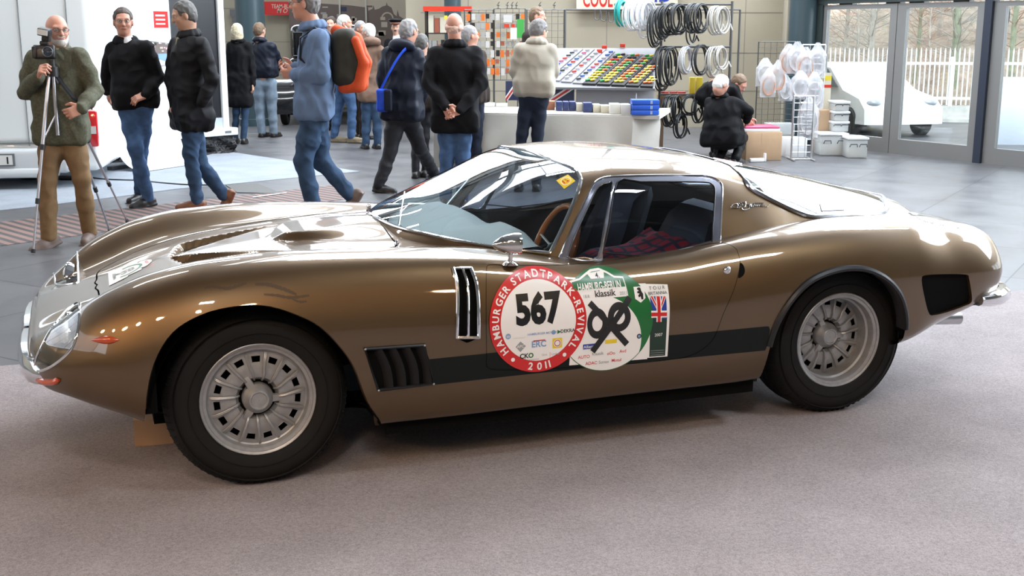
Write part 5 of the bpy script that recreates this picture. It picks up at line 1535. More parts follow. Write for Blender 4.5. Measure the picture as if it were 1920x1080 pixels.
mb = MB(); mb.rbox(-wid - .03, -.30, -.14, .02, .16, .42, .05, seg=3); mb.rbox(-wid, -.42, -.20, .0, .12, .22, .04); mb.build('bumper', bump_m, mh)
mb = MB(); mb.rbox(-.115, -.015, -.03, .04, .42, .80, .02, mi=0); mb.box(-.10, -.03, -.034, -.02, .56, .64, 1); mb.build('tail_lamp', [redl, lampw], mh)
mb = MB(); k = at(-8, 284, 12.4) - A; x = k.x * dv.x + k.y * dv.y; mb.box(x - .26, x + .21, -.165, -.138, .245, .375, 0); mb.box(x - .24, x + .19, -.168, -.16, .26, .36, 1); pl = mb.build('number_plate', [seamd, mat('plate_white', (.7, .7, .66), rough=.4)], mh)
V_, F_ = text_tris('1', .02, .12); mb = MB(); W_ = V_[:, 0].max(); mb.add([(x + .15 + (v[0] - W_) , -.170, .272 + v[1] * .85) for v in V_], F_, 0, False); mb.build('plate_lettering', pr['black'], pl)
for wy in (.7,): 
    for wx in (-.9, -wid + .8):
        mb = MB(); mb.lathe([(.001, -.1), (.30, -.1), (.33, -.06), (.33, .06), (.30, .1), (.001, .1)], 'y', at=(wx, wy, .33), n=24); mb.build('wheel', rubber, mh)
# display trailer
T0 = at(196, 306, z=0); T1 = at(441, 284, z=0); dt = Vector((T1.x - T0.x, T1.y - T0.y)); TL = dt.length; dt /= TL
tr = empty('display_trailer', (T0.x, T0.y, 0), math.atan2(dt.y, dt.x), 'black display trailer with white posts and white step ledge behind the banner', 'trailer')
blackp = mat('gloss_black_panel', (.010, .010, .013), rough=.25); sheet = mat('black_sheeting', (.02, .02, .022), rough=.35, bump=(14, 1.0, .08)); ledgem = mat('ledge_white', (.72, .74, .75), rough=.35); alb = mat('pale_alloy', (.50, .56, .62), rough=.35, metal=.5)
mb = MB(); mb.box(.06, TL - .12, .06, 1.6, .33, 3.0); mb.build('side_panel', blackp, tr)
for i, (x0, x1) in enumerate(((-.02, .07), (TL - .15, TL - .06))): mb = MB(); mb.box(x0, x1, .02, .12, .33, 3.0); mb.build('post', ledgem, tr)
mb = MB(); mb.box(.0, TL - .08, .03, .08, .335, .47); mb.build('lower_rail', alb, tr)
mb = MB(); mb.rbox(-.02, TL + .0, -.10, .3, .235, .335, .015); mb.box(TL - .22, TL - .12, -.106, -.10, .27, .30, 1); mb.build('step_ledge', [ledgem, seamd], tr)
rows = []
for x in np.linspace(.0, TL - .02, 30):
    rows.append([(x, -.04 + .05 * math.sin(x * 17 + z * 30) * (1 - z * 2) - (.10 if z < .02 else 0), z) for z in np.linspace(.0, .24, 8)])
mb = MB(); mb.grid(rows); mb.build('skirt', sheet, tr); mb = MB(); mb.box(.02, TL - .05, .05, 1.5, .0, .235); mb.build('underframe', blackp, tr)
# roll-up banner with curved foot
B0 = at(243, 322, z=0); B1 = at(382, 301, z=0); db = Vector((B1.x - B0.x, B1.y - B0.y)); BL = db.length * .84; db = db.normalized(); nb_ = Vector((-db.y, db.x))
bn = empty('banner', (B0.x, B0.y, 0), math.atan2(db.y, db.x), 'white exhibition banner with pink lettering, city photo and curved foot', 'banner')
prof = [(-.22, .012), (-.12, .02), (.0, .06), (.10, .14), (.16, .26), (.20, .42), (.22, .6), (.23, 1.0), (.23, 1.6), (.23, 2.5)]
pp = catmull(prof, 4)
mb = MB(); mb.grid([[(x, y, z) for y, z in pp] for x in np.linspace(0, BL, 6)]); mb.grid([[(x, y + .012, z) for y, z in pp] for x in np.linspace(0, BL, 6)], flip=True)
bs_ = mb.build('banner_sheet', mat('banner_white', (.68, .71, .75), rough=.5), bn)
mb = MB(); mb.box(-.02, BL + .02, .24, .32, 0, .05); mb.tube([(BL / 2, .28, .04), (BL / 2, .28, 2.4)], .015, 8); mb.build('stand', seamd, bn)
pr['pink'] = mat('print_pink', (.75, .33, .36), rough=.5); pr['sky'] = mat('print_sky', (.50, .66, .80), rough=.5); pr['brown'] = mat('print_brown', (.13, .10, .09), rough=.6); pr['tan'] = mat('print_tan', (.42, .37, .31), rough=.6); pr['navy'] = mat('print_navy', (.02, .03, .08), rough=.5); pr['cream'] = mat('print_cream', (.62, .58, .46), rough=.5); pr['orange'] = mat('print_orange', (.75, .17, .03), rough=.5); pr['lime'] = mat('print_lime', (.45, .65, .05), rough=.5)
PK = list(pr.keys()); PM = [pr[k] for k in PK]
def flat_obj(name, f, fn, parent, loc=None, rz=None):
    V, F, M = f.mesh(fn, PK, 9.0); me = bpy.data.meshes.new(name); me.from_pydata([tuple(v) for v in V], [], F); me.polygons.foreach_set('material_index', M); return link_mesh(name, me, PM, parent, loc, rz)
f = Flat(); W_ = BL
f.rect(.0, 1.35, W_, 1.86, 'sky', 1); f.text('schaue wenn es um', .08, 1.775, .075, 'pink', 2, .003, 'l', w=W_ * .60); f.text('er und Europa geht.', .08, 1.685, .075, 'pink', 2, .003, 'l', w=W_ * .58)
f.rect(W_ * .74, 1.66, W_ * .97, 1.86, 'red', 2)
for z in (1.80, 1.75, 1.70): f.rect(W_ * .77, z, W_ * .92, z + .018, 'white', 3)
f.poly([(0, 1.35), (0, 1.47), (.10, 1.50), (.18, 1.56), (.25, 1.50), (.36, 1.49), (.48, 1.53), (W_, 1.47), (W_, 1.35)], 'brown', 2); f.ring(.17, 1.53, .035, .05, 'grey', 3, 24, 1)
rs_ = random.Random(3)
for k in range(26): x = rs_.uniform(.02, W_ - .08); z = rs_.uniform(1.37, 1.47); f.rect(x, z, x + rs_.uniform(.02, .06), z + rs_.uniform(.008, .03), rs_.choice(['tan', 'grey', 'pink', 'white', 'dkgreen']), 3)
f.poly([(0, 1.15), (0, 1.36), (W_, 1.36), (W_, 1.05), (W_ * .6, 1.22)], 'pblue', 1); f.poly([(W_ * .3, 1.30), (W_ * .5, 1.02), (W_, .92), (W_, 1.22), (W_ * .6, 1.33)], 'white', 3); f.poly([(W_ * .62, .98), (W_ * .66, 1.2), (W_ * .93, 1.22), (W_ * .93, 1.0)], 'grey', 4)
for k in range(5): f.rect(W_ * .68, .76 + k * .035, W_ * .95, .78 + k * .035, 'pink' if k > 1 else 'red', 2)
for k in range(7): f.rect(W_ * .4, .50 + k * .028, W_ * (.9 - .04 * (k % 3)), .506 + k * .028, 'grey', 2)
flat_obj('banner_print', f, lambda u, v, l: (u, .228 - .001 * l - (.22 - np.interp(v, [p[1] for p in pp], [p[0] for p in pp])) * (v < 1.0), v), bs_)

# ============================================================ VINTAGE CAR, SIGNS, CITY PICTURE
vblack = mat('old_black_paint', (.010, .010, .011), rough=.18, coat=1.0); wwall = mat('whitewall', (.55, .53, .46), rough=.6)
p = at(534, 226, z=0); vc = empty('vintage_car', (p.x + .80, p.y + .1, 0), math.radians(-86), 'old black saloon with whitewall tyres and upright windscreen, parked by the pillar', 'car')
mb = MB(); mb.rbox(-2.6, .15, -.70, .70, .55, 1.15, .12, seg=4); mb.rbox(-2.4, .05, -.66, .66, 1.1, 1.74, .13, seg=4); mb.build('body', vblack, vc)
mb = MB(); mb.rbox(.1, 1.25, -.40, .40, .55, 1.14, .10, seg=4); mb.build('bonnet', vblack, vc)
mb = MB(); mb.rbox(1.22, 1.30, -.34, .34, .50, 1.16, .03); mb.box(1.302, 1.31, -.28, .28, .56, 1.08, 1); mb.build('radiator', [chrome, dark_void], vc)
mb = MB(); mb.box(.03, .045, -.58, .58, 1.20, 1.58); mb.build('windscreen', glass_mat('old_glass', (.25, .28, .27), .15), vc)
mb = MB(); mb.tube([(.06, -.60, 1.18), (.06, .60, 1.18), (.06, .60, 1.60), (.06, -.60, 1.60)], .014, 6, closed=True); mb.tube([(.07, -.1, 1.60), (.08, -.38, 1.35)], .006, 5); mb.build('windscreen_frame', chrome, vc)
for q in (1, -1):
    rows = [[(1.0 + .47 * math.cos(a), q * y, .33 + .47 * math.sin(a)) for a in np.linspace(-.2, PI + .35, 20)] for y in (.46, .60, .76, .80)]
    rows[0] = [(x, y, z + .02) for x, y, z in rows[0]]; mb = MB(); mb.grid(rows); mb.grid([[(x, y, z - .03) for x, y, z in r] for r in rows], flip=True); mb.build('front_wing', vblack, vc)
    mb = MB(); mb.box(-1.6, .55, q * .80 if q < 0 else .62, q * .62 if q < 0 else .80, .34, .40); mb.build('running_board', vblack, vc)
    mb = MB(); mb.lathe([(.001, -.10), (.06, -.09), (.10, 0), (.105, .03), (.001, .05)], 'x', at=(1.30, q * .50, .95), n=20); mb.build('headlamp', chrome, vc)
    for x in (1.0, -1.9):
        mb = MB(); s_ = q; mb.lathe([(.19, .00), (.21, .035), (.27, .045)], 'y', at=(x, q * .70, .33), n=32, mi=1); mb.lathe([(.27, .045), (.32, .03), (.335, 0), (.335, -.05), (.32, -.08), (.20, -.08)], 'y', at=(x, q * .70, .33), n=32); mb.lathe([(.001, .03), (.06, .03), (.065, .01), (.19, .0)], 'y', at=(x, q * .70, .33), n=32, mi=2)
        if q < 0: mb.V = [(v[0], 2 * q * .70 - v[1], v[2]) for v in [tuple(z_) for z_ in mb.V]]
        mb.build('wheel', [rubber, wwall, vblack], vc)
# red sign
f = Flat(); a = at(493, 28, 25.7); b = at(606, 3, 25.7); W_, H_ = b.x - a.x, b.z - a.z
f.rect(0, 0, W_, H_, 'red', 1); f.text('TEAM-BUS DRESDEN', W_ * .52 - .06, H_ * .50, .12, 'cream', 2, .006, w=W_ * .66); f.text('M O T P', W_ * .40, H_ * .16, .13, 'cream', 2, .004, w=W_ * .34, shear=.3)
mb = MB(); mb.box(0, W_, 0, .03, 0, H_); sg = mb.build('wall_sign', pr['red'], None, (a.x, 25.72, a.z)); tag(sg, 'dark red sign with pale lettering high on the far wall', 'sign')
flat_obj('lettering', f, lambda u, v, l: (u, -.002 - .001 * l, v), sg)
for i, (u, v, w, h, l_) in enumerate(((430, 30, 12, 12, 'small dark square picture on the wall left of the pillar'), (434, 42, 14, 9, 'small framed notice below the dark square picture'))):
    a = at(u, v, 25.8); mb = MB(); sx = 25.8 / FPX; mb.box(0, w * sx, 0, .02, 0, h * sx); o = mb.build('wall_picture', mat('picture_grey', (.14, .14, .16), rough=.5), None, (a.x, 25.86, a.z)); tag(o, l_, 'picture')
# city photograph panels with generic domes and spires
Ym = 25.7; a = at(546, 140, Ym); b = at(795, -4, Ym); W_ = b.x - a.x; H_ = b.z - a.z; kx = W_ / 249.0; kz = H_ / 144.0
f = Flat(); f.rect(0, 0, W_, H_, 'tan', 1); PX = lambda u, v: ((u - 546) * kx, (140 - v) * kz)
f.poly([PX(546, 140), PX(546, 4), PX(600, 6), PX(660, 10), PX(692, 14), PX(694, 140)], 'brown', 2)
f.poly([PX(*q) for q in ((690, 140), (692, 20), (700, 16), (702, 9), (704, 18), (712, 16), (718, 12), (725, 10), (726, 4), (728, 10), (735, 14), (739, 26), (744, 30), (746, 18), (749, 30), (756, 34), (766, 42), (768, 28), (770, 44), (790, 50), (795, 140))], 'brown', 2)
for k in range(70):
    x = rs_.uniform(552, 785); z = rs_.uniform(30 if x > 690 else 12, 130)
    if x > 740 and z < 50: continue
    q0 = PX(x, z); f.rect(q0[0], q0[1], q0[0] + rs_.uniform(.03, .2), q0[1] + rs_.uniform(.02, .12), rs_.choice(['tan', 'grey', 'brown', 'navy']), 3)
f.ring(*PX(727, 34), .10, .13, 'tan', 4, 24, 1, a0=0, a1=PI)
cp = empty('city_picture', (a.x, Ym, a.z), label='large brownish city photograph with domes and spires on joined panels', cat='picture')
mb = MB(); mb.box(0, W_, .02, .06, 0, H_); mb.build('panel', mat('panel_board', (.4, .36, .3), rough=.7), cp)
flat_obj('printed_view', f, lambda u, v, l: (u, .015 - .002 * l, v), cp)
for u in (640, 688): mb = MB(); x = (u - 546) * kx; mb.box(x - .015, x + .015, -.02, .01, 0, H_); mb.build('joint_strip', mat('joint_pale', (.5, .5, .46), rough=.5), cp)
mb = MB(); mb.box(0.0, .04, .06, .10, -a.z + .0, 0); mb.box(W_ - .04, W_, .06, .10, -a.z, 0); mb.box(W_ / 2, W_ / 2 + .04, .06, .10, -a.z, 0); mb.build('support', seamd, cp)

# ============================================================ MARKET STALL
wire = mat('wire_dark', (.10, .10, .10), rough=.4, metal=.6); wire_s = mat('wire_silver', (.55, .55, .56), rough=.35, metal=.8)
def grid_panel(u0, u1, v0, v1, Y, m, label, step=.085, r=.003, group=None, Y1=None, feet=True):
    a = at(u0, v1, Y); b = at(u1, v0, Y1 or Y); z1 = at(u0, v0, Y).z; z0 = max(a.z, 0.01); d = Vector((b.x - a.x, b.y - a.y)); L = d.length; d /= L
    mb = MB(); nz = int((z1 - z0) / step); nxx = max(int(L / step), 1)
    for i in range(nxx + 1): rr = r * (3 if i in (0, nxx) else 1); mb.tube([(L * i / nxx, 0, z0), (L * i / nxx, 0, z1)], rr, 4)
    for j in range(nz + 1): z = z0 + (z1 - z0) * j / nz; mb.tube([(0, .003, z), (L, .003, z)], r * (2 if j in (0, nz) else 1), 4)
    if feet:
        for x in (0, L): mb.tube([(x, 0, z0 + .02), (x, 0, .012)], r * 3, 6); mb.tube([(x, -.22, .012), (x, .22, .012)], .012, 6)
    o = mb.build('wire_grid_panel', m, None, (a.x, a.y, 0), math.atan2(d.y, d.x)); tag(o, label, 'display rack', group); return o
grid_panel(872, 925, 18, 150, 17.3, wire, 'left dark wire grid panel of the stall, behind the grey-haired person')
grid_panel(927, 985, 16, 150, 17.3, wire, 'middle dark wire grid panel carrying hanging packs')
grid_panel(988, 1058, 18, 96, 17.3, wire, 'right dark wire grid panel behind the vendor')
# tool packs hanging on the grids
def card(name, label, cat, w, h, d, u, v, Y, m, group, rz=0.0, rnd=0.0):
    p = at(u, v, Y); mb = MB(); mb.box(-w / 2, w / 2, -d / 2, d / 2, -h, 0); o = mb.build(name, m, None, (p.x, p.y, p.z), rz); return tag(o, label, cat, group)
cols_ = {k: mat('pack_' + k, c, rough=.3, coat=.4) for k, c in dict(red=(.60, .04, .02), orange=(.70, .16, .03), grey=(.35, .35, .34), clear=(.58, .57, .55), green=(.05, .35, .07), black=(.02, .02, .02), yellow=(.75, .60, .05), blue=(.04, .10, .40), rust=(.35, .10, .06), cream=(.66, .62, .50), white=(.75, .75, .72), brown=(.28, .17, .10), magenta=(.55, .08, .18)).items()}
lab_ = {'red': 'red', 'orange': 'orange', 'grey': 'grey', 'clear': 'clear plastic', 'green': 'green', 'black': 'black', 'rust': 'rust-red'}
rs_ = random.Random(11)
for r_ in range(7):
    for c_ in range(12):
        u = 878 + c_ * 9.2 + rs_.uniform(-1, 1); v = 26 + r_ * 17
        if u > 985: continue
        k = rs_.choice(['orange', 'rust', 'grey', 'clear', 'grey', 'rust', 'orange', 'clear', 'black'] if v > 60 else ['grey', 'grey', 'black', 'clear', 'orange'])
        card('blister_pack', lab_[k] + ' tool pack hanging on the dark wire grids', 'tool pack', .052, rs_.uniform(.06, .105), .015, u, v, 17.26, cols_[k], lab_[k] + ' packs on the grids')
for u, v, w, h, k, l_ in ((950, 45, .07, .05, 'red', 'bright red pack left of the vendor'), (962, 45, .05, .05, 'red', 'smaller bright red pack beside the green ones'), (976, 36, .10, .26, 'green', 'large green striped tool pack beside the vendor'), (963, 52, .09, .16, 'white', 'white and green pack below the red packs'), (952, 28, .12, .10, 'clear', 'round clear pack on top of the middle grid')):
    card('tool_pack', l_, 'tool pack', w, h, .03, u, v, 17.2, cols_[k], None)
# clamps along the top edge
for i, u in enumerate((934, 951, 960, 968, 1012, 1039)):
    p = at(u, 16, 17.3); mb = MB(); mb.tube([(0, 0, 0), (0, 0, .07), (.02, 0, .09)], .006, 6); mb.tube([(-.02, 0, .05), (.02, 0, .04)], .008, 6); tag(mb.build('hand_clamp', cols_['black'], None, p), 'small black clamp clipped on top of the dark wire grids', 'clamp', 'clamps on the grid top')
# red-topped shelf unit with cartons
p0 = at(797, 76, 17.9); p1 = at(882, 12, 17.9); sh = empty('shelf_unit', (p0.x, 17.9, 0), label='dark shelf unit with red-orange top rail left of the wire grids', cat='shelf'); W_ = p1.x - p0.x
mb = MB()
for x in (0, W_ - .03): mb.box(x, x + .03, 0, .03, 0, p1.z); mb.box(x, x + .03, .32, .35, 0, p1.z)
mb.build('upright', cols_['black'], sh)
zs = [.5, 1.0, 1.32, 1.60]
for z in zs: mb = MB(); mb.box(0, W_, 0, .35, z - .02, z); mb.build('shelf', cols_['black'], sh)
mb = MB(); mb.box(-.02, W_ + .02, -.03, .36, p1.z - .07, p1.z); mb.build('top_rail', cols_['red'], sh)
k = 0
for z, hmax in ((1.60, .26), (1.32, .20), (1.0, .24), (.5, .3)):
    x = .05
    while x < W_ - .12:
        w = rs_.uniform(.05, .13); h = rs_.uniform(.5, 1) * hmax; c = rs_.choice(['red', 'orange', 'black', 'rust', 'grey', 'orange', 'cream']); mb = MB(); mb.box(0, w - .01, .03, .22, 0, h); cl = {'red': 'red', 'orange': 'orange', 'black': 'black', 'rust': 'rust-red', 'grey': 'grey', 'cream': 'cream'}[c]
        tag(mb.build('carton', cols_[c], None, (p0.x + x, 17.9, z)), cl + ' carton standing in the dark shelf unit', 'box', cl + ' cartons in the shelf unit'); x += w
card('price_tag', 'yellow price tag hanging from the red-orange rail', 'price tag', .05, .06, .004, 836, 29, 17.868, cols_['yellow'], None)
# table with pale cloth
clothm = mat('pale_table_cloth', (.46, .44, .40), rough=.85, bump=(2.5, .35, .03), noise=(2, .06))
a = at(903, 209, z=.735); b = at(1186, 216, z=.72); c = at(1238, 214, z=.72)
tang = math.atan2(b.y - a.y, b.x - a.x)
def t_loc(p): x, y = p.x - a.x, p.y - a.y; return x * math.cos(tang) + y * math.sin(tang), -x * math.sin(tang) + y * math.cos(tang)
tb = empty('market_table', (a.x, a.y, 0), tang, label='long trestle table under a pale cloth in front of the stall', cat='table')
TD = 1.15; X1 = t_loc(b)[0]; X2, Y2 = t_loc(c)
mb = MB(); rows = []
edge = [(x, .02 * math.sin(x * 5) * 0, 0) for x in np.linspace(-.55, X1, 40)] + [(X1 + (X2 - X1) * t, (Y2 + .02) * t, 0) for t in np.linspace(0, 1, 12)[1:]]
for (x, y, _) in edge:
    fo = .035 * math.sin(x * 6.3) + .02 * math.sin(x * 14 + 1)
    rows.append([(x, y + TD, .72), (x, y, .722), (x, y - .02, .705), (x + .01, y - .04 - .3 * fo * .3, .60), (x, y - .06 - fo * .8, .42), (x, y - .07 - fo * 1.3, .24 + .06 * math.sin(x * 2.2)), (x, y - .06 - fo * 1.4, .16 + .07 * math.sin(x * 2.2))])
mb.grid(rows); tag_c = mb.build('cloth', clothm, tb)
mb = MB(); mb.box(-.5, X2 + .02, -.015, TD, .68, .72); mb.build('table_top', clothm, tb)
for x in (-.4, X1 * .5, X2 - .35):
    for y in (.15, 1.0): mb = MB(); mb.tube([(x, y, 0), (x, y, .68)], .018, 8); mb.build('leg', wire, tb)
TY = a.y
def on_table(u, v0, v1, w_px, m, name, label, cat, dy=0.05, depth=.22, group=None, ztop=None):
    """box whose front face covers pixels u..u+w, v0(top)..v1(bottom) and stands on the table"""
    p = at(u, v1, z=.724); q = at(u + w_px, v1, z=.724); h = at(u, v0, p.y).z - .724
    mb = MB(); mb.rbox(0, max(q.x - p.x - .004, .02), 0, depth, 0, max(h, .015), .004); return tag(mb.build(name, m, None, (p.x, p.y, .724)), label, cat, group)
navy = mat('box_navy', (.025, .04, .13), rough=.4, noise=(60, .5)); blueb = mat('box_blue', (.02, .10, .55), rough=.4); creamb = mat('box_cream', (.55, .52, .42), rough=.6); whiteb = mat('box_white_card', (.66, .66, .62), rough=.6)
for i, (u, w, l_) in enumerate(((1043, 12, 'leftmost of three navy boxes on the market table'), (1056, 11, 'middle one of three navy boxes on the market table'), (1068, 12, 'rightmost of three navy boxes on the market table'))): on_table(u, 191, 208, w, navy, 'navy_box', l_, 'box')
on_table(1081, 194, 209, 12, creamb, 'cream_box', 'small cream box between the navy boxes on the table', 'box'); on_table(1094, 193, 211, 17, navy, 'patterned_box', 'dark patterned box right of the small cream box', 'box')
on_table(1112, 196, 211, 14, creamb, 'cream_box', 'square cream box with picture left of the white cartons', 'box'); on_table(1127, 198, 212, 16, creamb, 'cream_box', 'low cream box in front of the white carton', 'box')
on_table(1144, 195, 214, 20, whiteb, 'white_carton', 'off-white carton beside the blue stack', 'box'); on_table(1165, 196, 215, 18, whiteb, 'white_carton', 'bright white rounded carton next to the blue stack', 'box')
for k, (v0, v1) in enumerate(((208, 216), (202, 208), (196, 202))):
    p = at(1185, 216, z=.724); q = at(1236, 216, z=.724); z0 = .724 + k * .056; mb = MB(); mb.rbox(0, q.x - p.x, 0, .24, 0, .053, .006)
    for s_ in (.68, .72): mb.box((q.x - p.x) * s_, (q.x - p.x) * s_ + .006, -.001, .002, .008, .045, 1)
    tag(mb.build('blue_file_box', [blueb, whiteb], None, (p.x, p.y - .0, z0)), ('bottom', 'middle', 'top')[k] + ' one of the stacked bright blue boxes at the table end', 'box')
for k, (u, w, l_) in enumerate(((908, 20, 'left flat stack of paper on the market table'), (930, 22, 'flat orange-edged stack of paper left of the beige jacket'))):
    on_table(u, 194 + k, 200, w, [whiteb, cols_['orange']][0], 'paper_stack', l_, 'paper stack')
on_table(1022, 190, 206, 19, mat('brown_striped_box', (.35, .14, .08), rough=.6), 'brown_box', 'brown striped box right beside the beige jacket on the table', 'box')
for u, w, l_ in ((1100, 22, 'coil of blue cord lying behind the navy boxes'), (1190, 26, 'coil of black cable lying on the table behind the blue boxes')):
    p = at(u, 190, z=.76) + Vector((.05, .25, 0)); mb = MB()
    for k in range(3): mb.tube([(.16 * math.cos(t), .10 * math.sin(t), .012 + k * .018) for t in np.linspace(0, 2 * PI, 24)[:-1]], .009, 6, closed=True)
    tag(mb.build('cable_coil', cols_['blue' if u < 1150 else 'black'], None, (p.x, p.y, .724)), l_, 'cable coil')
p = at(1195, 186, z=.80) ; mb = MB(); mb.lathe([(.03, 0), (.03, .05), (.012, .06), (.008, .14), (.001, .14)], n=14); tag(mb.build('metal_fitting', alu_ := mat('fitting_steel', (.6, .6, .62), rough=.2, metal=1.0), None, (p.x, p.y + .15, .724)), 'small shiny metal fitting standing behind the blue boxes', 'fitting')
# union flag cloths and grey back panel under the tool trays
def flag_cloth(u0, u1, v0, v1, Y, label):
    a = at(u0, v1, Y); b = at(u1, v0, Y); W_, H_ = b.x - a.x, b.z - a.z; f = Flat(); f.rect(0, 0, W_, H_, 'navy', 1)
    f.poly([(0, H_ * .0), (W_ * .18, 0), (W_, H_ * .78), (W_, H_), (W_ * .82, H_), (0, H_ * .2)], 'white', 2); f.poly([(0, 0), (W_ * .08, 0), (W_, H_ * .88), (W_, H_), (W_ * .95, H_), (0, H_ * .08)], 'red', 3)
    mb = MB(); mb.box(0, W_, 0, .01, 0, H_); o = mb.build('flag_cloth', pr['navy'], None, (a.x, Y, a.z)); mb = MB()
    for x in (.01, W_ - .01): mb.tube([(x, .02, H_), (x, .02, -a.z)], .008, 6)
    mb.build('flag_stand', wire, o); flat_obj('flag_print', f, lambda u, v, l: (u, -.001 - .001 * l, v), o); tag(o, label, 'flag'); return o
flag_cloth(1032, 1077, 160, 190, 15.0, 'union flag cloth hanging under the tool trays, right of the beige jacket'); flag_cloth(948, 972, 152, 188, 15.2, 'union flag cloth left of the beige jacket')
a = at(1080, 200, 15.0); b = at(1226, 163, 15.0); mb = MB(); mb.box(0, b.x - a.x, 0, .02, -a.z + .02, b.z - a.z); tag(mb.build('display_skirt', mat('skirt_grey', (.30, .30, .32), rough=.8), None, (a.x, 15.0, a.z)), 'plain grey panel hanging under the black tool trays', 'panel')
# sloping tool display
L0 = at(1003, 160, 14.9); R0_ = at(1228, 163, 14.9); Lt = at(1040, 92, 15.9); Rt = at(1228, 92, 15.9)
ds_ = empty('sloping_display', (0, 0, 0), label='sloping display board carrying rows of tool trays', cat='display'); ds_.location = (L0.x, L0.y, 0)
def onslope(u, v, off=.0):
    """pixel -> point on the sloping board"""
    n = (R0_ - L0).cross(Lt - L0).normalized(); x = (u - 960) / FPX; y = (540 - v) / FPX
    D = Vector((x, math.cos(PITCH) + y * math.sin(PITCH), -math.sin(PITCH) + y * math.cos(PITCH))); O = Vector((0, 0, CAM_H)); t = (L0 - O).dot(n) / D.dot(n); q = O + D * t
    if n.y > 0: n = -n
    return q + n * off
SN = (R0_ - L0).cross(Lt - L0).normalized(); SN = -SN if SN.y > 0 else SN
base_ = Vector((L0.x, L0.y, 0)); mb = MB(); q_ = [onslope(*p) - base_ for p in ((1002, 163), (1228, 166), (1228, 90), (1040, 90))]; q2 = [p - SN * .03 for p in q_]
mb.add(q_ + q2, [(0, 1, 2, 3), (7, 6, 5, 4), (0, 4, 5, 1), (1, 5, 6, 2), (2, 6, 7, 3), (3, 7, 4, 0)], 0, False); mb.build('board', mat('board_grey', (.20, .20, .21), rough=.7), ds_)
for px in (1010, 1120, 1222):
    p = onslope(px, 120) - base_; mb = MB(); mb.tube([(p.x, p.y, 0), (p.x, p.y, p.z - .03)], .02, 8); mb.build('support', wire, ds_)
def slab(name, pts, m, label, cat, h=.03, group=None):
    P_ = [onslope(u, v, .0) for u, v in pts]; c = sum(P_, Vector()) / len(P_); n = len(P_); mb = MB(); V = [p - c for p in P_] + [p - c + SN * h for p in P_]
    mb.add(V, [tuple(range(n - 1, -1, -1)), tuple(range(n, 2 * n))] + [(i, (i + 1) % n, n + (i + 1) % n, n + i) for i in range(n)], 0, False); return tag(mb.build(name, m, None, c), label, cat, group)
traym = mat('tray_black', (.015, .015, .017), rough=.5); trayg = mat('tray_grey', (.23, .23, .25), rough=.5)
tool_me = {}
def tool(p, d, L, c, nm, label, group):
    key = (c, round(L, 2))
    if key not in tool_me:
        mb = MB(); mb.lathe([(.001, 0), (.012, .004), (.014, .02), (.010, .04), (.013, .06), (.013, .4 * L), (.008, .45 * L), (.001, .46 * L)], n=8); mb.tube([(0, 0, .44 * L), (0, 0, L)], .004, 5, 1); tool_me[key] = mb.mesh('tool')
    R = Vector((0, 0, 1)).rotation_difference(d); o = link_mesh(nm, tool_me[key], [cols_[c], wire_s]); o.location = p; o.rotation_mode = 'QUATERNION'; o.rotation_quaternion = R; return tag(o, label, 'hand tool', group)
sl_dir = (onslope(1160, 92) - onslope(1104, 160)).normalized()
# black trays: slanted rows running up to the right
for r_ in range(5):
    u0 = 1092 + r_ * 27; bot = 160 + r_ * 1.2; nu = 48; pts = [(u0, bot), (u0 + 24, bot + 1), (min(u0 + 24 + 62, 1226), 106 if u0 + 86 < 1226 else 106 + (u0 + 86 - 1226) * .85), (min(u0 + 60, 1224), 106 if u0 + 60 < 1224 else 106 + (u0 + 60 - 1224) * .9)]
    slab('tool_tray', pts, traym, ('leftmost', 'second from left', 'third from left', 'fourth from left', 'rightmost')[r_] + ' black slanted tray of screwdrivers on the sloping display', 'tray')
    for k in range(11):
        t = k / 10.5; u = u0 + 5 + 60 * t; v = bot - 4 - 50 * t
        for s_ in (0, 9):
            if u + s_ > 1222: continue
            c = rs_.choice(['yellow', 'yellow', 'green', 'yellow', 'orange'] if v > 130 else ['red', 'rust', 'yellow', 'black', 'green', 'orange'])
            q = onslope(u + s_, v, .045); tool(q, (Vector((1, 0, 0)) * .8 + sl_dir * .35).normalized(), .085, c, 'screwdriver', c.replace('rust', 'rust-red') + '-handled tool in the black trays of the sloping display', c + ' handled tools in black trays')
for r_ in range(4):
    u0 = 1008 + r_ * 22; bot = 150 + r_ * 2.5; tp = (u0 + 66, 94) if r_ < 3 else (u0 + 60, 98); pts = [(u0, bot), (u0 + 19, bot + 1), (tp[0] + 19, tp[1]), tp]
    slab('tool_tray', pts, trayg, ('leftmost', 'second', 'third', 'rightmost')[r_] + ' pale grey slanted tray of small parts on the sloping display', 'tray', .02)
    for k in range(10):
        t = k / 9.5; u = u0 + 6 + 64 * t; v = bot - 4 - (bot - tp[1] - 6) * t; c = rs_.choice(['grey', 'blue', 'clear', 'red', 'magenta', 'grey', 'blue', 'black'])
        q = onslope(u, v, .04); tool(q, (Vector((1, 0, 0)) * .9 + sl_dir * .2).normalized(), .07, c, 'hand_tool', c.replace('clear', 'clear-plastic') + ' small tool in the pale trays of the sloping display', c + ' small tools in pale trays')
for u, v, l_ in ((1133, 93, 'left red pack at the top edge of the sloping display'), (1167, 90, 'right red pack at the top edge of the sloping display'), (1124, 101, 'red pack just below the top edge of the sloping display')):
    q = onslope(u, v, .03); mb = MB(); mb.rbox(-.035, .035, -.012, .012, -.02, .03, .008); tag(mb.build('red_pack', cols_['red'], None, q), l_, 'tool pack')
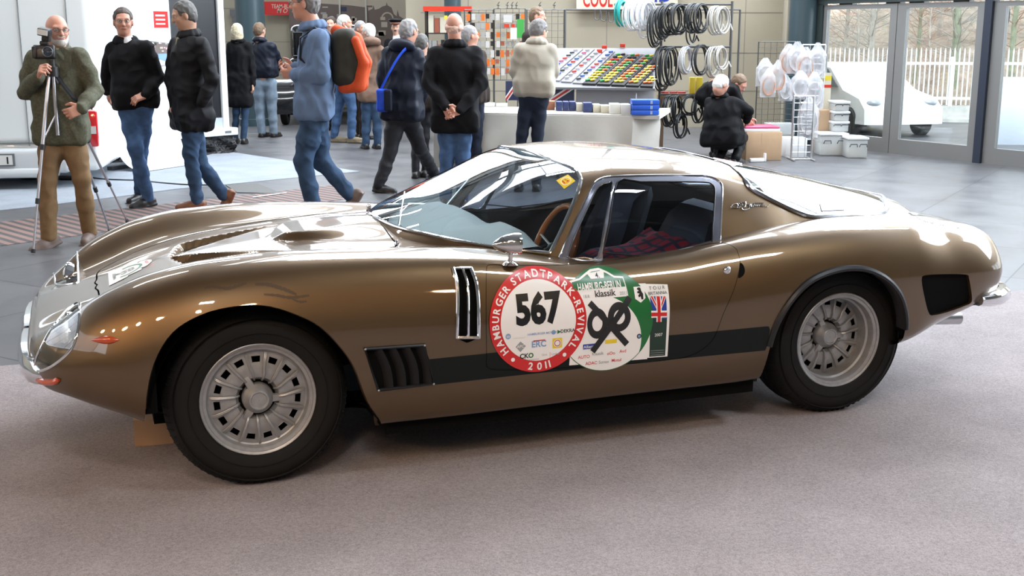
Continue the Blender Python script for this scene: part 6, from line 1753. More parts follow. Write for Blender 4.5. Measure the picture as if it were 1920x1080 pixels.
# partial red letters high on the wall, U-bolts and clear bags
a = at(1092, 10, 20.4); f = Flat(); f.text('COOL', .26, -.02, .36, 'red', 1, .02, w=.50); f.text('ID', 1.35, .06, .3, 'blue', 1, .02)
mb = MB(); mb.box(-.1, 1.6, 0, .02, -.06, .5); o = mb.build('wall_sign', mat('sign_board_pale', (.60, .56, .46), rough=.6), None, (a.x, 20.42, a.z)); tag(o, 'pale sign with red capital letters cut off by the top of the photo', 'sign'); flat_obj('lettering', f, lambda u, v, l: (u, -.002, v), o)
for i, (u, v) in enumerate(((1120, 32), (1132, 34), (1146, 36))):
    p = at(u, v, 17.2); mb = MB(); r = .038; mb.tube([(-r, 0, .10)] + [(r * math.cos(t), 0, r * math.sin(t)) for t in np.linspace(PI, 2 * PI, 12)] + [(r, 0, .10)], .007, 6); tag(mb.build('u_bolt', wire, None, p), ('left', 'middle', 'right')[i] + ' one of the steel U-bolts hanging left of the teal hose', 'u-bolt')
a = at(1060, 18, 17.25); mb = MB(); mb.tube([(0, 0, 0), (3.1 * .8, 0, 0)], .012, 6); mb.tube([(0, 0, 0), (0, 0, -a.z + .0)], .016, 6); mb.tube([(2.48, 0, 0), (2.48, 0, -a.z)], .016, 6); tag(mb.build('hanging_rail', wire, None, a), 'dark rail on two posts above the tool display', 'rail')
# hose and cable rack
hose = {'teal': mat('hose_teal', (.01, .30, .27), rough=.35), 'white': mat('hose_white', (.72, .73, .76), rough=.35), 'black': mat('hose_black', (.018, .02, .022), rough=.38), 'grey': mat('hose_grey', (.40, .39, .36), rough=.4), 'silver': mat('hose_silver', (.62, .63, .66), rough=.3, metal=.3)}
RY = 15.7; pl_ = at(1236, 275, RY); rk_ = empty('hose_rack', (pl_.x, RY, 0), label='tall dark rack carrying coils of hose at the end of the table', cat='rack')
W_ = at(1372, 100, RY).x - pl_.x; zt = at(1236, 2, RY).z; 
for x in (0.0, W_):
    mb = MB(); mb.tube([(x, .1, 0), (x, .1, zt)], .018, 8); mb.build('post', wire, rk_)
for v in (8, 88, 178): z = at(1236, v, RY).z; mb = MB(); mb.tube([(-.62 if v == 8 else 0, .1, z), (W_, .1, z)], .014, 8); mb.build('rail', wire, rk_)
zs_ = at(1236, 180, RY).z; mb = MB(); mb.box(0, W_, .0, .4, zs_ - .03, zs_); mb.box(0, .05, 0, .4, 0, zs_ - .03); mb.build('shelf', cols_['brown'], rk_)
def coil(u, v, ry, rx, c, n, label, group, Y=None, th=.010):
    """hose coil hanging; rx<ry when seen at an angle"""
    Y = Y or RY - .12; p = at(u, v, Y); sc = Y / FPX * 1.02; R_ = ry * sc; yaw = math.acos(min(rx / ry, 1)); mb = MB(); rs = random.Random(int(u * 7 + v)); L = []
    for k in range(n * 22):
        t = 2 * PI * k / 22; w = k / 22; rr = R_ * (.93 + .09 * math.sin(w * 2.4 + rs.random() * .25)); L.append(((rr * math.cos(t)) * math.cos(yaw) + (w / n - .5) * .07 * math.sin(yaw), rr * math.cos(t) * math.sin(yaw) - (w / n - .5) * .07 * math.cos(yaw) + .012 * math.sin(w * 3), rr * math.sin(t) - .02 * math.cos(w * 2.1) * R_ * 2))
    mb.tube(L, th, 6); mb.tube([L[-1], (L[-1][0] + .03, L[-1][1] - .02, L[-1][2] - R_ * .5)], th, 6); mb.lathe([(.012, -.02), (.012, .02)], 'x', at=(0, 0, -R_), n=8, mi=1)
    return tag(mb.build('hose_coil', [hose[c], hose['white']], None, p), label, 'hose coil', group)
names = ['teal hose coil at the left end of the top rail']
coil(1166, 24, 23, 11, 'teal', 3, names[0], None, 15.5, .014)
for i, (u, l_) in enumerate(((1184, 'left white hose coil on the top rail'), (1195, 'second white hose coil on the top rail'), (1205, 'third white hose coil on the top rail'), (1215, 'rightmost white hose coil on the top rail'))): coil(u, 29, 26, 15, 'white', 4, l_, None, 15.55 + .02 * i)
coil(1207, 58, 12, 10, 'white', 2, 'small white and black loop below the white coils', None)
for (u, v, ry, rx, l_) in ((1229, 52, 34, 14, 'long black hose coil right beside the white coils'), (1243, 42, 30, 17, 'black hose coil second from the white ones'), (1259, 36, 28, 20, 'wide black hose coil at the middle of the top rail'), (1273, 36, 27, 18, 'black hose coil behind the wide one on the top rail'),
    (1300, 34, 26, 16, 'dark hose coil with loose loops on the top rail'), (1314, 34, 26, 17, 'last black hose coil before the grey ones on the top rail')): coil(u, v, ry, rx, 'black', 5, l_, None)
coil(1341, 38, 25, 14, 'grey', 4, 'left grey braided hose coil on the top rail', None); coil(1354, 38, 24, 15, 'grey', 4, 'rightmost grey braided hose coil on the top rail', None)
coil(1296, 62, 20, 9, 'black', 2, 'loose black loop hanging between both rows of coils', None)
for (u, v, ry, rx, c, n, l_) in ((1243, 128, 40, 19, 'black', 5, 'largest black hose coil on the second rail'), (1258, 124, 34, 16, 'black', 4, 'black hose coil behind the largest one on the second rail'), (1287, 113, 24, 13, 'silver', 5, 'silver hose coil on the second rail'), (1314, 112, 27, 16, 'black', 4, 'black hose coil right of the silver one'),
    (1337, 116, 27, 14, 'grey', 4, 'grey hose coil on the second rail'), (1352, 108, 21, 13, 'grey', 3, 'smaller pale grey hose coil at the right end of the second rail'),
    (1255, 208, 28, 13, 'black', 6, 'dense black cable bundle on the lowest rail'), (1268, 204, 24, 11, 'black', 4, 'second black cable bundle on the lowest rail'), (1293, 197, 18, 15, 'black', 3, 'round black cable coil on the lowest rail'), (1276, 236, 22, 12, 'black', 4, 'black cable loops hanging near the floor'), (1310, 205, 24, 12, 'black', 4, 'black cable coil beside the crouching person')): coil(u, v, ry, rx, c, n, l_, None)
def box_at(name, u0, u1, v0, v1, Y, z, m, label, depth=.25, rz=0.0, extra=None, cat='box', group=None):
    """box standing at height z whose front shows between the pixels"""
    a = at(u0, v1, Y); b = at(u1, v1, Y); h = at(u0, v0, Y).z - at(u0, v1, Y).z; mb = MB(); mb.rbox(0, b.x - a.x, 0, depth, 0, h, .005)
    o = mb.build(name, m, None, (a.x, Y, a.z if z is None else z), rz); return tag(o, label, cat, group)
zsh = zs_ + .002
box_at('yellow_box', 1293, 1303, 140, 174, RY + .1, zsh, cols_['yellow'], 'left yellow box standing on the hose rack shelf', .1); box_at('yellow_box', 1305, 1317, 140, 174, RY + .1, zsh, cols_['yellow'], 'right yellow box standing on the hose rack shelf', .1)
for u, l_ in ((1240, 'left'), (1256, 'middle'), (1272, 'right')): box_at('red_box', u, u + 14, 170, 177, RY + .12, zsh, cols_['red'], l_ + ' flat red box on the hose rack shelf', .1)
card_m = mat('cardboard', (.46, .31, .19), rough=.85, noise=(6, .08)); clearp = mat('clear_box_plastic', (.72, .76, .78), rough=.2, alpha=.55)
a = at(1398, 301, z=0); cb_ = empty('cardboard_box', (a.x, a.y, 0), math.radians(4), 'brown cardboard box with pink-red edged lid at the foot of the grid stand', 'box')
bw = at(1470, 303, z=0).x - a.x; mb = MB(); mb.rbox(0, bw, 0, .42, 0, .36, .006); mb.box(bw * .42, bw * .44, -.002, 0, .02, .34, 0); mb.build('carton', card_m, cb_)
mb = MB(); mb.rbox(-.02, bw * .95, .02, .44, .362, .40, .006); mb.build('lid', mat('lid_white', (.7, .68, .68), rough=.5), cb_); mb = MB(); mb.rbox(-.015, bw * .945, .03, .43, .402, .43, .01); mb.build('red_film', cols_['magenta'], cb_)
grid_panel(1416, 1492, 78, 235, 17.0, wire, 'tall dark wire grid stand hung with bagged hoses', .075); gs = grid_panel(1483, 1527, 180, 299, 15.25, wire_s, 'low silver wire grid stand in front of the bagged hoses', .085, .0045)
grid_panel(1496, 1548, 84, 262, 16.3, wire_s, 'tall silver wire grid stand against the dark pillar', .085, .004)
bagm = glass_mat('clear_bag', (.90, .91, .93), .10, .25); bag2 = mat('bag_film', (.80, .82, .86), rough=.25, alpha=.35)
tubes_c = [mat('bag_hose_copper', (.55, .30, .20), rough=.4), mat('bag_hose_clear', (.62, .62, .64), rough=.3)]
def hose_bag(u, v, w, h, c, label, Y):
    p = at(u, v, Y); sc = Y / FPX; W_, H_ = w * sc * 1.3, h * sc * 1.2; r = empty('bagged_hose', p, label=label, cat='hose bag'); rs = random.Random(int(u + v * 3)); rows = []; rows2 = []
    for t in np.linspace(0, 1, 12):
        wd = W_ * (.22 + .78 * min(t * 3, 1)) * .5; z = -H_ * t; dd = .055 * math.sin(PI * min(t * 1.05, 1)) + .008
        rows.append([(wd * s_ + rs.uniform(-1, 1) * .006, -dd * (1 - s_ * s_) + rs.uniform(-1, 1) * .010, z + rs.uniform(-1, 1) * .006) for s_ in np.linspace(-1, 1, 9)]); rows2.append([(x, .5 * dd, zz) for (x, y, zz) in rows[-1]])
    mb = MB(); mb.grid(rows); mb.grid(rows2, flip=True); mb.build('bag', bag2, r)
    mb = MB(); 
    for k in range(4): mb.tube([(W_ * (.30 + .03 * k) * math.cos(t), -.012 * k + .01, -H_ * .60 + H_ * (.25 + .025 * k) * math.sin(t)) for t in np.linspace(0, 2 * PI, 26)[:-1]], .008, 6, closed=True)
    mb.build('hose', tubes_c[c], r); return r
for u, v, w, h, c, Y, l_ in ((1436, 108, 26, 44, 1, 16.85, 'topmost left bag of hose on the dark grid stand'), (1442, 128, 22, 44, 0, 16.75, 'copper-coloured hose bag on the dark grid stand'), (1460, 112, 24, 50, 0, 16.8, 'reddish hose bag right of the copper one'),
    (1480, 82, 26, 46, 0, 16.3, 'hose bag at the top left of the silver stand'), (1496, 78, 28, 48, 1, 16.2, 'large clear hose bag hung under the top bar of the silver stand'), (1512, 88, 26, 52, 0, 16.1, 'orange-tinted hose bag in the middle of the silver stand'), (1534, 80, 26, 54, 1, 16.1, 'hose bag beside the glass door at the top'),
    (1502, 132, 28, 44, 1, 16.0, 'clear hose bag in the middle row beside the pillar'), (1528, 134, 28, 58, 1, 16.0, 'crumpled clear bag in the middle row near the door'), (1518, 182, 30, 62, 1, 15.30, 'lowest clear bag with a coiled hose on the silver stand'), (1474, 140, 20, 40, 1, 16.96, 'small clear hose bag between both grid stands')): hose_bag(u, v, w, h, c, l_, Y)
box_at('storage_box', 1440, 1490, 232, 252, 16.2, None, clearp, 'flat clear lid box behind the cardboard box', .3).location.z = at(1440, 252, 16.2).z
mb = MB(); q = at(1440, 252, 16.2); mb.box(0, .36, 0, .3, 0, q.z - .002); tag(mb.build('crate', cols_['grey'], None, (q.x, 16.2, 0)), 'grey crate under the flat clear lid box', 'box')
box_at('white_box', 1472, 1512, 262, 298, 15.55, 0.0, mat('polystyrene', (.75, .78, .80), rough=.7), 'white polystyrene box behind the low silver grid', .3)
box_at('cardboard_box', 1533, 1556, 212, 292, 16.15, 0.0, card_m, 'tall brown cardboard box between the bags and the clear boxes', .3)
p = at(1540, 170, 16.4); mb = MB(); mb.box(0, .13, 0, .02, -.25, .24, 0); mb.box(.0, .13, -.002, 0, .14, .20, 1); mb.box(0, .13, -.002, 0, .04, .08, 2); mb.tube([(.06, .01, -.25), (.06, .01, -p.z)], .012, 6, 0); tag(mb.build('leaflet_stand', [cols_['cream'], cols_['yellow'], cols_['red']], None, p), 'narrow leaflet stand with yellow and red print by the door', 'leaflet stand')
zc_ = [0.0, .255]
def storage(u0, u1, Y, z0, h, label, rz=0):
    a = at(u0, 292, Y); b = at(u1, 292, Y); w = b.x - a.x; r = empty('storage_box', (a.x, Y, z0), rz, label, 'storage box'); mb = MB(); mb.rbox(0, w, 0, .36, 0, h - .03, .015); mb.build('box', clearp, r); mb = MB(); mb.rbox(-.012, w + .012, -.012, .372, h - .03, h, .008); mb.build('lid', mat('lid_clear_white', (.75, .78, .80), rough=.3), r)
    for x in (w * .25, w * .75): mb = MB(); mb.tube([(x - .05, -.012, h * .55), (x - .04, -.03, h * .68), (x + .04, -.03, h * .68), (x + .05, -.012, h * .55)], .006, 6); mb.build('handle', cols_['black'], r)
    mb = MB(); mb.rbox(.03, w - .03, .03, .33, .01, h * .5, .01); mb.build('contents', cols_['cream'], r); return r
storage(1537, 1588, 15.75, 0, .30, 'large clear storage box on the floor left of the blue-ended one'); storage(1590, 1626, 15.45, 0, .27, 'clear storage box standing against the left glass door')
storage(1559, 1588, 15.95, .302, .14, 'lowest of three small clear boxes stacked on the storage box'); storage(1560, 1588, 15.95, .444, .13, 'middle one of three small clear boxes stacked on the storage box'); storage(1561, 1587, 15.95, .576, .13, 'topmost of three small clear boxes stacked on the storage box')
# yellow jacket or tape lying on the floor under the table end, small white bottle
p = at(1192, 268, z=.05); f_ = MB(); f_.sphere((0, 0, .045), (.16, .10, .05), 12, 8, 0); f_.sphere((.13, .02, .05), (.10, .10, .055), 12, 8, 1); f_.sphere((-.05, -.05, .05), (.05, .06, .035), 10, 6, 1); tag(f_.build('tool_bag', [cols_['yellow'], cols_['grey']], None, (p.x, p.y, 0)), 'crumpled yellow and grey bag on the floor under the table end', 'bag')
p = at(1414, 300, z=0); mb = MB(); mb.rbox(-.10, .10, -.03, .03, 0, .05, .015); mb.rbox(.10, .13, -.02, .02, 0, .11, .01); tag(mb.build('white_tool', mat('white_plastic', (.78, .78, .78), rough=.3), None, (p.x - .02, p.y - .25, 0), .3), 'white plastic tool lying on the tiles in front of the cardboard box', 'tool')
# brown cardboard wedge by the front wheel
mb = MB(); a = at(253, 838, z=.006); b = at(350, 829, z=.006); c_ = [(a.x, a.y), (b.x, b.y), (b.x - .06, b.y + .20), (a.x - .06, a.y + .20)]
mb.prism(c_, .006, .115); tag(mb.build('cardboard_box', mat('cardboard_flat_box', (.50, .33, .21), rough=.85, noise=(7, .08))), 'flat brown cardboard box on the carpet just ahead of the near front wheel', 'box')  # own brown, slightly lighter than the stall cardboard
# dark cable snaking over the pale carpet
mb = MB(); L = [at(u, v, z=.012) for u, v in ((150, 330), (200, 336), (260, 338), (300, 342), (350, 346), (400, 347))]; mb.tube(catmull([tuple(p) for p in L], 5), .008, 6); tag(mb.build('power_cable', cols_['black']), 'thin black cable lying across the pale blue-grey carpet', 'cable')
p = at(130, 338, z=.0); mb = MB(); mb.rbox(-.10, .16, -.05, .05, 0, .05, .015); mb.tube([(.10, 0, .05), (.14, .02, .12), (.12, .05, .18)], .008, 6); tag(mb.build('cable_bracket', cols_['black'], None, (p.x, p.y, .005)), 'small black bracket on the carpet behind the photographer', 'bracket')
# ============================================================ PEOPLE (continuous skins grown from distance fields)
def _np(v): return np.array(tuple(v), np.float32)
class Field:
    def __init__(s, k=0.02): s.P = []; s.k = k
    def rc(s, a, b, ra, rb=None, k=None, op=1, sq=None):
        s.P.append(('rc', _np(a), _np(b), ra, ra if rb is None else rb, k, op, sq)); return s
    def chain(s, pts, rs, k=None):
        for i in range(len(pts) - 1): s.rc(pts[i], pts[i + 1], rs[i], rs[i + 1], k)
        return s
    def el(s, c, r, R=None, k=None, op=1):
        s.P.append(('el', _np(c), np.array(r, np.float32), None if R is None else np.array(R, np.float32), k, op)); return s
    def bx(s, c, h, rd, R=None, k=None, op=1):
        s.P.append(('bx', _np(c), np.array(h, np.float32), rd, None if R is None else np.array(R, np.float32), k, op)); return s
    def bounds(s):
        lo = []; hi = []
        for p in s.P:
            if (p[6] if p[0] == 'rc' else p[-1]) == -1: continue
            if p[0] == 'rc':
                r = max(p[3], p[4]); lo.append(np.minimum(p[1], p[2]) - r); hi.append(np.maximum(p[1], p[2]) + r)
            else:
                r = float(np.linalg.norm(p[2])) if p[0] == 'bx' else float(max(p[2])); lo.append(p[1] - r); hi.append(p[1] + r)
        return np.min(lo, 0), np.max(hi, 0)
    def mesh(s, name, vox, fold=None, seed=0):
        lo, hi = s.bounds(); lo = lo - 3 * vox; hi = hi + 3 * vox
        n = np.ceil((hi - lo) / vox).astype(int) + 1
        ax = [lo[i] + vox * np.arange(n[i], dtype=np.float32) for i in range(3)]
        Fd = np.full(n, 0.08, np.float32)
        for p in s.P:
            if p[0] == 'rc': a, b, ra, rb, k, op, sq = p[1:]; plo = np.minimum(a, b) - max(ra, rb); phi = np.maximum(a, b) + max(ra, rb)
            elif p[0] == 'el': c, r, R, k, op = p[1:]; m = float(max(r)); plo = c - m; phi = c + m
            else: c, r, rd, R, k, op = p[1:]; m = float(np.linalg.norm(r)); plo = c - m; phi = c + m
            k = s.k if k is None else k; mg = k + 2.5 * vox + .01
            i0 = np.clip(((plo - mg - lo) / vox).astype(int), 0, n - 1); i1 = np.clip(((phi + mg - lo) / vox).astype(int) + 2, 1, n)
            sl = tuple(slice(i0[i], i1[i]) for i in range(3))
            X, Y, Z = np.meshgrid(ax[0][sl[0]], ax[1][sl[1]], ax[2][sl[2]], indexing='ij')
            if X.size == 0: continue
            if p[0] == 'rc':
                d = b - a; L2 = max(float(d @ d), 1e-9)
                t = np.clip(((X - a[0]) * d[0] + (Y - a[1]) * d[1] + (Z - a[2]) * d[2]) / L2, 0, 1)
                D = np.sqrt((X - a[0] - t * d[0]) ** 2 + (Y - a[1] - t * d[1]) ** 2 + (Z - a[2] - t * d[2]) ** 2) - (ra + (rb - ra) * t)
            else:
                qx, qy, qz = X - c[0], Y - c[1], Z - c[2]
                if R is not None:   # rows of R are the local axes
                    qx, qy, qz = (R[0, 0] * qx + R[0, 1] * qy + R[0, 2] * qz, R[1, 0] * qx + R[1, 1] * qy + R[1, 2] * qz, R[2, 0] * qx + R[2, 1] * qy + R[2, 2] * qz)
                if p[0] == 'el':
                    k0 = np.sqrt((qx / r[0]) ** 2 + (qy / r[1]) ** 2 + (qz / r[2]) ** 2); k1 = np.sqrt((qx / r[0] ** 2) ** 2 + (qy / r[1] ** 2) ** 2 + (qz / r[2] ** 2) ** 2)
                    D = np.where(k1 > 1e-6, k0 * (k0 - 1) / np.maximum(k1, 1e-6), -float(min(r)))
                else:
                    ex, ey, ez = np.abs(qx) - r[0] + rd, np.abs(qy) - r[1] + rd, np.abs(qz) - r[2] + rd
                    D = np.sqrt(np.maximum(ex, 0) ** 2 + np.maximum(ey, 0) ** 2 + np.maximum(ez, 0) ** 2) + np.minimum(np.maximum(ex, np.maximum(ey, ez)), 0) - rd
            A = Fd[sl]
            if op == 1:
                h = np.clip(0.5 + 0.5 * (A - D) / k, 0, 1); Fd[sl] = A * (1 - h) + D * h - k * h * (1 - h)
            else:
                h = np.clip(0.5 - 0.5 * (A + D) / k, 0, 1); Fd[sl] = A * (1 - h) + (-D) * h + k * h * (1 - h)
        if fold:
            rs = np.random.RandomState(seed); X, Y, Z = np.meshgrid(*ax, indexing='ij'); w = 0
            for q in range(7):
                d = rs.normal(size=3) * [1, 1, fold[2] if len(fold) > 2 else 1]; d = d / np.linalg.norm(d) * fold[1] * rs.uniform(.6, 1.7)
                w = w + np.sin(X * d[0] + Y * d[1] + Z * d[2] + rs.uniform(0, 6) + 1.6 * np.sin(X * d[1] * .5 + Z * d[0] * .4))
            Fd += (fold[0] * np.abs(w / 2.2) - fold[0] * .6).astype(np.float32)
        return surface_nets(name, Fd, lo, vox)

def surface_nets(name, Fd, lo, vox):
    S = Fd < 0; nx, ny, nz = Fd.shape
    c = S[:-1, :-1, :-1].astype(np.int8)
    tot = np.zeros((nx - 1, ny - 1, nz - 1), np.int8)
    for a in (0, 1):
        for b in (0, 1):
            for d in (0, 1): tot += S[a:nx - 1 + a, b:ny - 1 + b, d:nz - 1 + d]
    act = (tot > 0) & (tot < 8)
    idx = -np.ones(act.shape, np.int64); I = np.argwhere(act); idx[act] = np.arange(len(I))
    pos = np.zeros((len(I), 3)); cnt = np.zeros(len(I))
    corners = [(a, b, d) for a in (0, 1) for b in (0, 1) for d in (0, 1)]
    vals = {cn: Fd[I[:, 0] + cn[0], I[:, 1] + cn[1], I[:, 2] + cn[2]] for cn in corners}
    for c0 in corners:
        for axs in range(3):
            if c0[axs] == 1: continue
            c1 = list(c0); c1[axs] = 1; c1 = tuple(c1)
            f0, f1 = vals[c0], vals[c1]; cross = (f0 < 0) != (f1 < 0)
            t = np.where(cross, f0 / np.where(cross, f0 - f1, 1), 0)
            p = np.array(c0, float)[None, :].repeat(len(I), 0); p[:, axs] += t
            pos += p * cross[:, None]; cnt += cross
    V = (I + pos / np.maximum(cnt, 1)[:, None]) * vox + lo
    Q = []
    for axs in range(3):
        a1, a2 = [(1, 2), (2, 0), (0, 1)][axs]
        s0 = [slice(None)] * 3; s1 = [slice(None)] * 3; s0[axs] = slice(0, -1); s1[axs] = slice(1, None)
        A, B = S[tuple(s0)], S[tuple(s1)]; E = np.argwhere(A != B)
        ok = (E[:, a1] > 0) & (E[:, a2] > 0) & (E[:, a1] < Fd.shape[a1] - 1) & (E[:, a2] < Fd.shape[a2] - 1); E = E[ok]
        fl = A[E[:, 0], E[:, 1], E[:, 2]]
        def cell(d1, d2):
            K = E.copy(); K[:, a1] -= d1; K[:, a2] -= d2; return idx[K[:, 0], K[:, 1], K[:, 2]]
        q = np.stack([cell(1, 1), cell(0, 1), cell(0, 0), cell(1, 0)], -1)
        q[~fl] = q[~fl][:, ::-1]; Q.append(q)
    Q = np.concatenate(Q); Q = Q[(Q >= 0).all(1)]
    me = bpy.data.meshes.new(name)
    me.vertices.add(len(V)); me.vertices.foreach_set('co', V.astype(np.float32).ravel())
    me.loops.add(len(Q) * 4); me.loops.foreach_set('vertex_index', Q.ravel().astype(np.int32))
    me.polygons.add(len(Q)); me.polygons.foreach_set('loop_start', np.arange(0, len(Q) * 4, 4, dtype=np.int32))
    me.polygons.foreach_set('use_smooth', np.ones(len(Q), bool))
    me.update(calc_edges=True); return me

def unit(v): v = Vector(v); return v / max(v.length, 1e-9)

def hand(f, wrist, d, n, side, curl=.5, s=1.0, spread=1.0):
    """palm, four unequal bent fingers and a thumb; side=+1 puts the thumb on d x n"""
    d = unit(d); n = unit(Vector(n) - d * Vector(n).dot(d)); t = d.cross(n) * side; w = Vector(wrist)
    R = np.array([tuple(d), tuple(t), tuple(n)])
    f.bx(w + d * .050 * s, (.048 * s, .040 * s, .015 * s), .014 * s, R, k=.012)
    for i, (o, L) in enumerate(((.030, .070), (.010, .080), (-.011, .073), (-.031, .056))):
        b = w + d * .088 * s + t * o * s; c = curl * (1 + .12 * i)
        d1 = d * math.cos(c) + n * math.sin(c); d2 = d * math.cos(2.1 * c) + n * math.sin(2.1 * c)
        m = b + d1 * L * .52 * s + t * (o * .15 * spread) * s; e = m + d2 * L * .48 * s
        f.chain([b, m, e], [.0100 * s, .0092 * s, .0078 * s], k=.005)
    b = w + d * .022 * s + t * .034 * s
    m = b + unit(d * .65 + t * .55 + n * .45) * .045 * s; e = m + unit(d * .8 + t * .1 + n * .5) * .035 * s
    f.chain([b, m, e], [.0135 * s, .0115 * s, .0090 * s], k=.008)

SKIN = [mat('skin_fair', (.58, .33, .24), rough=.5, noise=(9, .08)), mat('skin_ruddy', (.55, .27, .19), rough=.5, noise=(9, .10)), mat('skin_tan', (.48, .27, .18), rough=.5, noise=(9, .08))]
lens_m = glass_mat('spectacle_lens', (.85, .88, .9), .08)
eye_m = mat('eye_white', (.55, .52, .50), rough=.2); iris_m = mat('iris_dark', (.03, .025, .02), rough=.2); lip_m = mat('lips', (.42, .16, .13), rough=.5)

def person(label, Y, J, face, torso, H=1.76, vox=.008, jacket=None, trousers=None, hair=None, shoes=None, skin=0, female=False, glasses=False, beard=None,
           hem=None, hands=None, bulk=1.0, collar=None, jname='jacket', tilt=0.0, legr=1.0, extra=None, group=None, cat='person', shirt=None, hood=None, fold=.0035, cvox=None, hairlen=0.0, toes=None, bald=False):
    """J: joints as (u, v, depth offset). face/torso: heading in degrees (0 = right, 90 = away). Origin on the floor below the hips."""
    s = H / 1.76
    W = {k: at(v[0], v[1], Y + (v[2] if len(v) > 2 else 0)) for k, v in J.items()}
    hipc = (W['hipL'] + W['hipR']) / 2
    base = Vector((hipc.x, hipc.y, 0))
    for k in W: W[k] = W[k] - base
    for S_ in 'LR':   # soles on the floor where they are meant to stand
        dz = .099 * s - W['an' + S_].z
        if abs(dz) < .13: W['an' + S_].z += dz; W['kn' + S_].z += dz * .5
    a = math.radians(face); hf = Vector((math.cos(a), math.sin(a), math.sin(math.radians(tilt)))); hf.normalize()
    hl = Vector((-math.sin(a), math.cos(a), 0)); hu = hf.cross(hl)
    b = math.radians(torso); tf = Vector((math.cos(b), math.sin(b), 0)); tl = Vector((-math.sin(b), math.cos(b), 0)); up = Vector((0, 0, 1))
    HR = np.array([tuple(hf), tuple(hl), tuple(hu)])
    hc = W['head']; nk = W['neck']; sL, sR = W['shL'], W['shR']; hip = (W['hipL'] + W['hipR']) / 2; ch = (sL + sR) / 2
    hp = lambda x, y, z: hc + hf * x * s + hl * y * s + hu * z * s
    # ---- body
    f = Field(.018)
    f.el(hp(-.008, 0, .028), (.096 * s, .076 * s, .092 * s), HR)
    f.el(hp(.020, 0, -.040), (.068 * s, .058 * s, .075 * s), HR, k=.03)
    f.el(hp(.050, 0, -.088), (.030 * s, .030 * s, .024 * s), HR, k=.02)
    f.rc(hp(.086, 0, .022), hp(.104, 0, -.022), .008 * s, .013 * s, k=.010)
    f.rc(hp(.100, .010, -.026), hp(.100, -.010, -.026), .008 * s, .008 * s, k=.008)
    f.rc(hp(.080, .040, .030), hp(.080, -.040, .030), .012 * s, .012 * s, k=.014)
    f.el(hp(.060, .036, -.020), (.022 * s,) * 3, k=.02); f.el(hp(.060, -.036, -.020), (.022 * s,) * 3, k=.02)
    f.rc(hp(.083, .018, -.054), hp(.083, -.018, -.054), .0075 * s, .0075 * s, k=.005)
    for q in (1, -1):
        f.el(hp(.088, q * .031, .010), (.010 * s, .015 * s, .010 * s), HR, k=.006, op=-1)
        f.el(hp(-.004, q * .078, -.004), (.018 * s, .010 * s, .032 * s), HR, k=.006)
    f.rc(hp(-.030, 0, -.070), nk - up * .01, .056 * s, .062 * s, k=.03)
    f.chain([nk - up * .02, ch - up * .10, hip + up * .08, hip], [.06 * s, .095 * s, .10 * s, .09 * s], k=.04)
    for S_ in 'LR':
        f.chain([ch.lerp(W['sh' + S_], .8), W['el' + S_], W['wr' + S_]], [.045 * s, .036 * s, .025 * s], k=.02)
        f.chain([hip.lerp(W['hip' + S_], .9), W['kn' + S_], W['an' + S_]], [.062 * s, .038 * s, .028 * s], k=.02)
    hd = hands or {}
    for S_ in 'LR':
        if hd.get(S_) is None and S_ in hd: continue
        fa = unit(W['wr' + S_] - W['el' + S_]); q = 1 if S_ == 'L' else -1
        spec = hd.get(S_) or {}
        d = Vector(spec['d']) if 'd' in spec else fa
        n = Vector(spec['n']) if 'n' in spec else (-tl * q)
        hand(f, W['wr' + S_], d, n, spec.get('side', 1 if S_ == 'R' else -1) , spec.get('curl', .45), s)
    body = link_mesh('person', f.mesh('person', vox), SKIN[skin])
    body.location = base
    tag(body, label, cat, group)
    P = body; cvox = cvox or vox * 1.15
    def part(nm, fld, m, fl=None, vx=None, seed=0, par=None): return link_mesh(nm, fld.mesh(nm, vx or cvox, fl, seed), m, par or P)
    rs = abs(hash(label)) % 1000 if False else sum(map(ord, label)) % 997
    # eyes and mouth
    if vox < .0115:
        for q in (1, -1):
            mb = MB(); mb.sphere(hp(.077, q * .031, .012), .0125 * s, 10, 8, 0); mb.sphere(hp(.085, q * .031, .012), .0058 * s, 8, 6, 1); mb.build('eye', [eye_m, iris_m], P)
        mb = MB(); mb.tube([hp(.082, .022, -.055), hp(.0905, .008, -.053), hp(.0905, -.008, -.053), hp(.082, -.022, -.055)], .0045 * s, 6); mb.build('mouth', lip_m, P)
    # ---- trousers
    if trousers:
        f = Field(.03)
        f.el(hip + up * .00, (.115 * s * bulk, .155 * s * bulk, .13 * s), np.array([tuple(tf), tuple(tl), (0, 0, 1)]), k=.05)
        for S_ in 'LR':
            hj = W['hip' + S_]; kj = W['kn' + S_]; aj = W['an' + S_]
            f.chain([hip.lerp(hj, .95) + up * .0, hj.lerp(kj, .5), kj, kj.lerp(aj, .5), aj + unit(aj - kj) * .015], [.098 * s * legr, .086 * s * legr, .066 * s * legr, .062 * s * legr, .058 * s * legr], k=.03)
        part('trousers', f, trousers, (fold * 1.5, 30, 1.6), seed=rs)
    # ---- shoes
    if shoes:
        for i, S_ in enumerate('LR'):
            aj = W['an' + S_]; td = (toes or {}).get(S_)
            if td is None: td = tf
            td = unit(td); sl = td.cross(up); 
            sl = unit(sl) if sl.length > .1 else tl
            un = unit(sl.cross(td)); un = un if un.z > -.2 else -un
            f = Field(.02); bt = aj - un * .055 * s
            f.chain([bt - td * .035 * s, bt + td * .08 * s, bt + td * .17 * s], [.040 * s, .040 * s, .033 * s], k=.03)
            f.rc(aj - un * .01, bt, .042 * s, .042 * s)
            f.bx(bt + td * .07 * s - un * .030 * s, (.135 * s, .046 * s, .014 * s), .012, np.array([tuple(td), tuple(unit(td.cross(un))), tuple(un)]), k=.01)
            part('shoe', f, shoes)
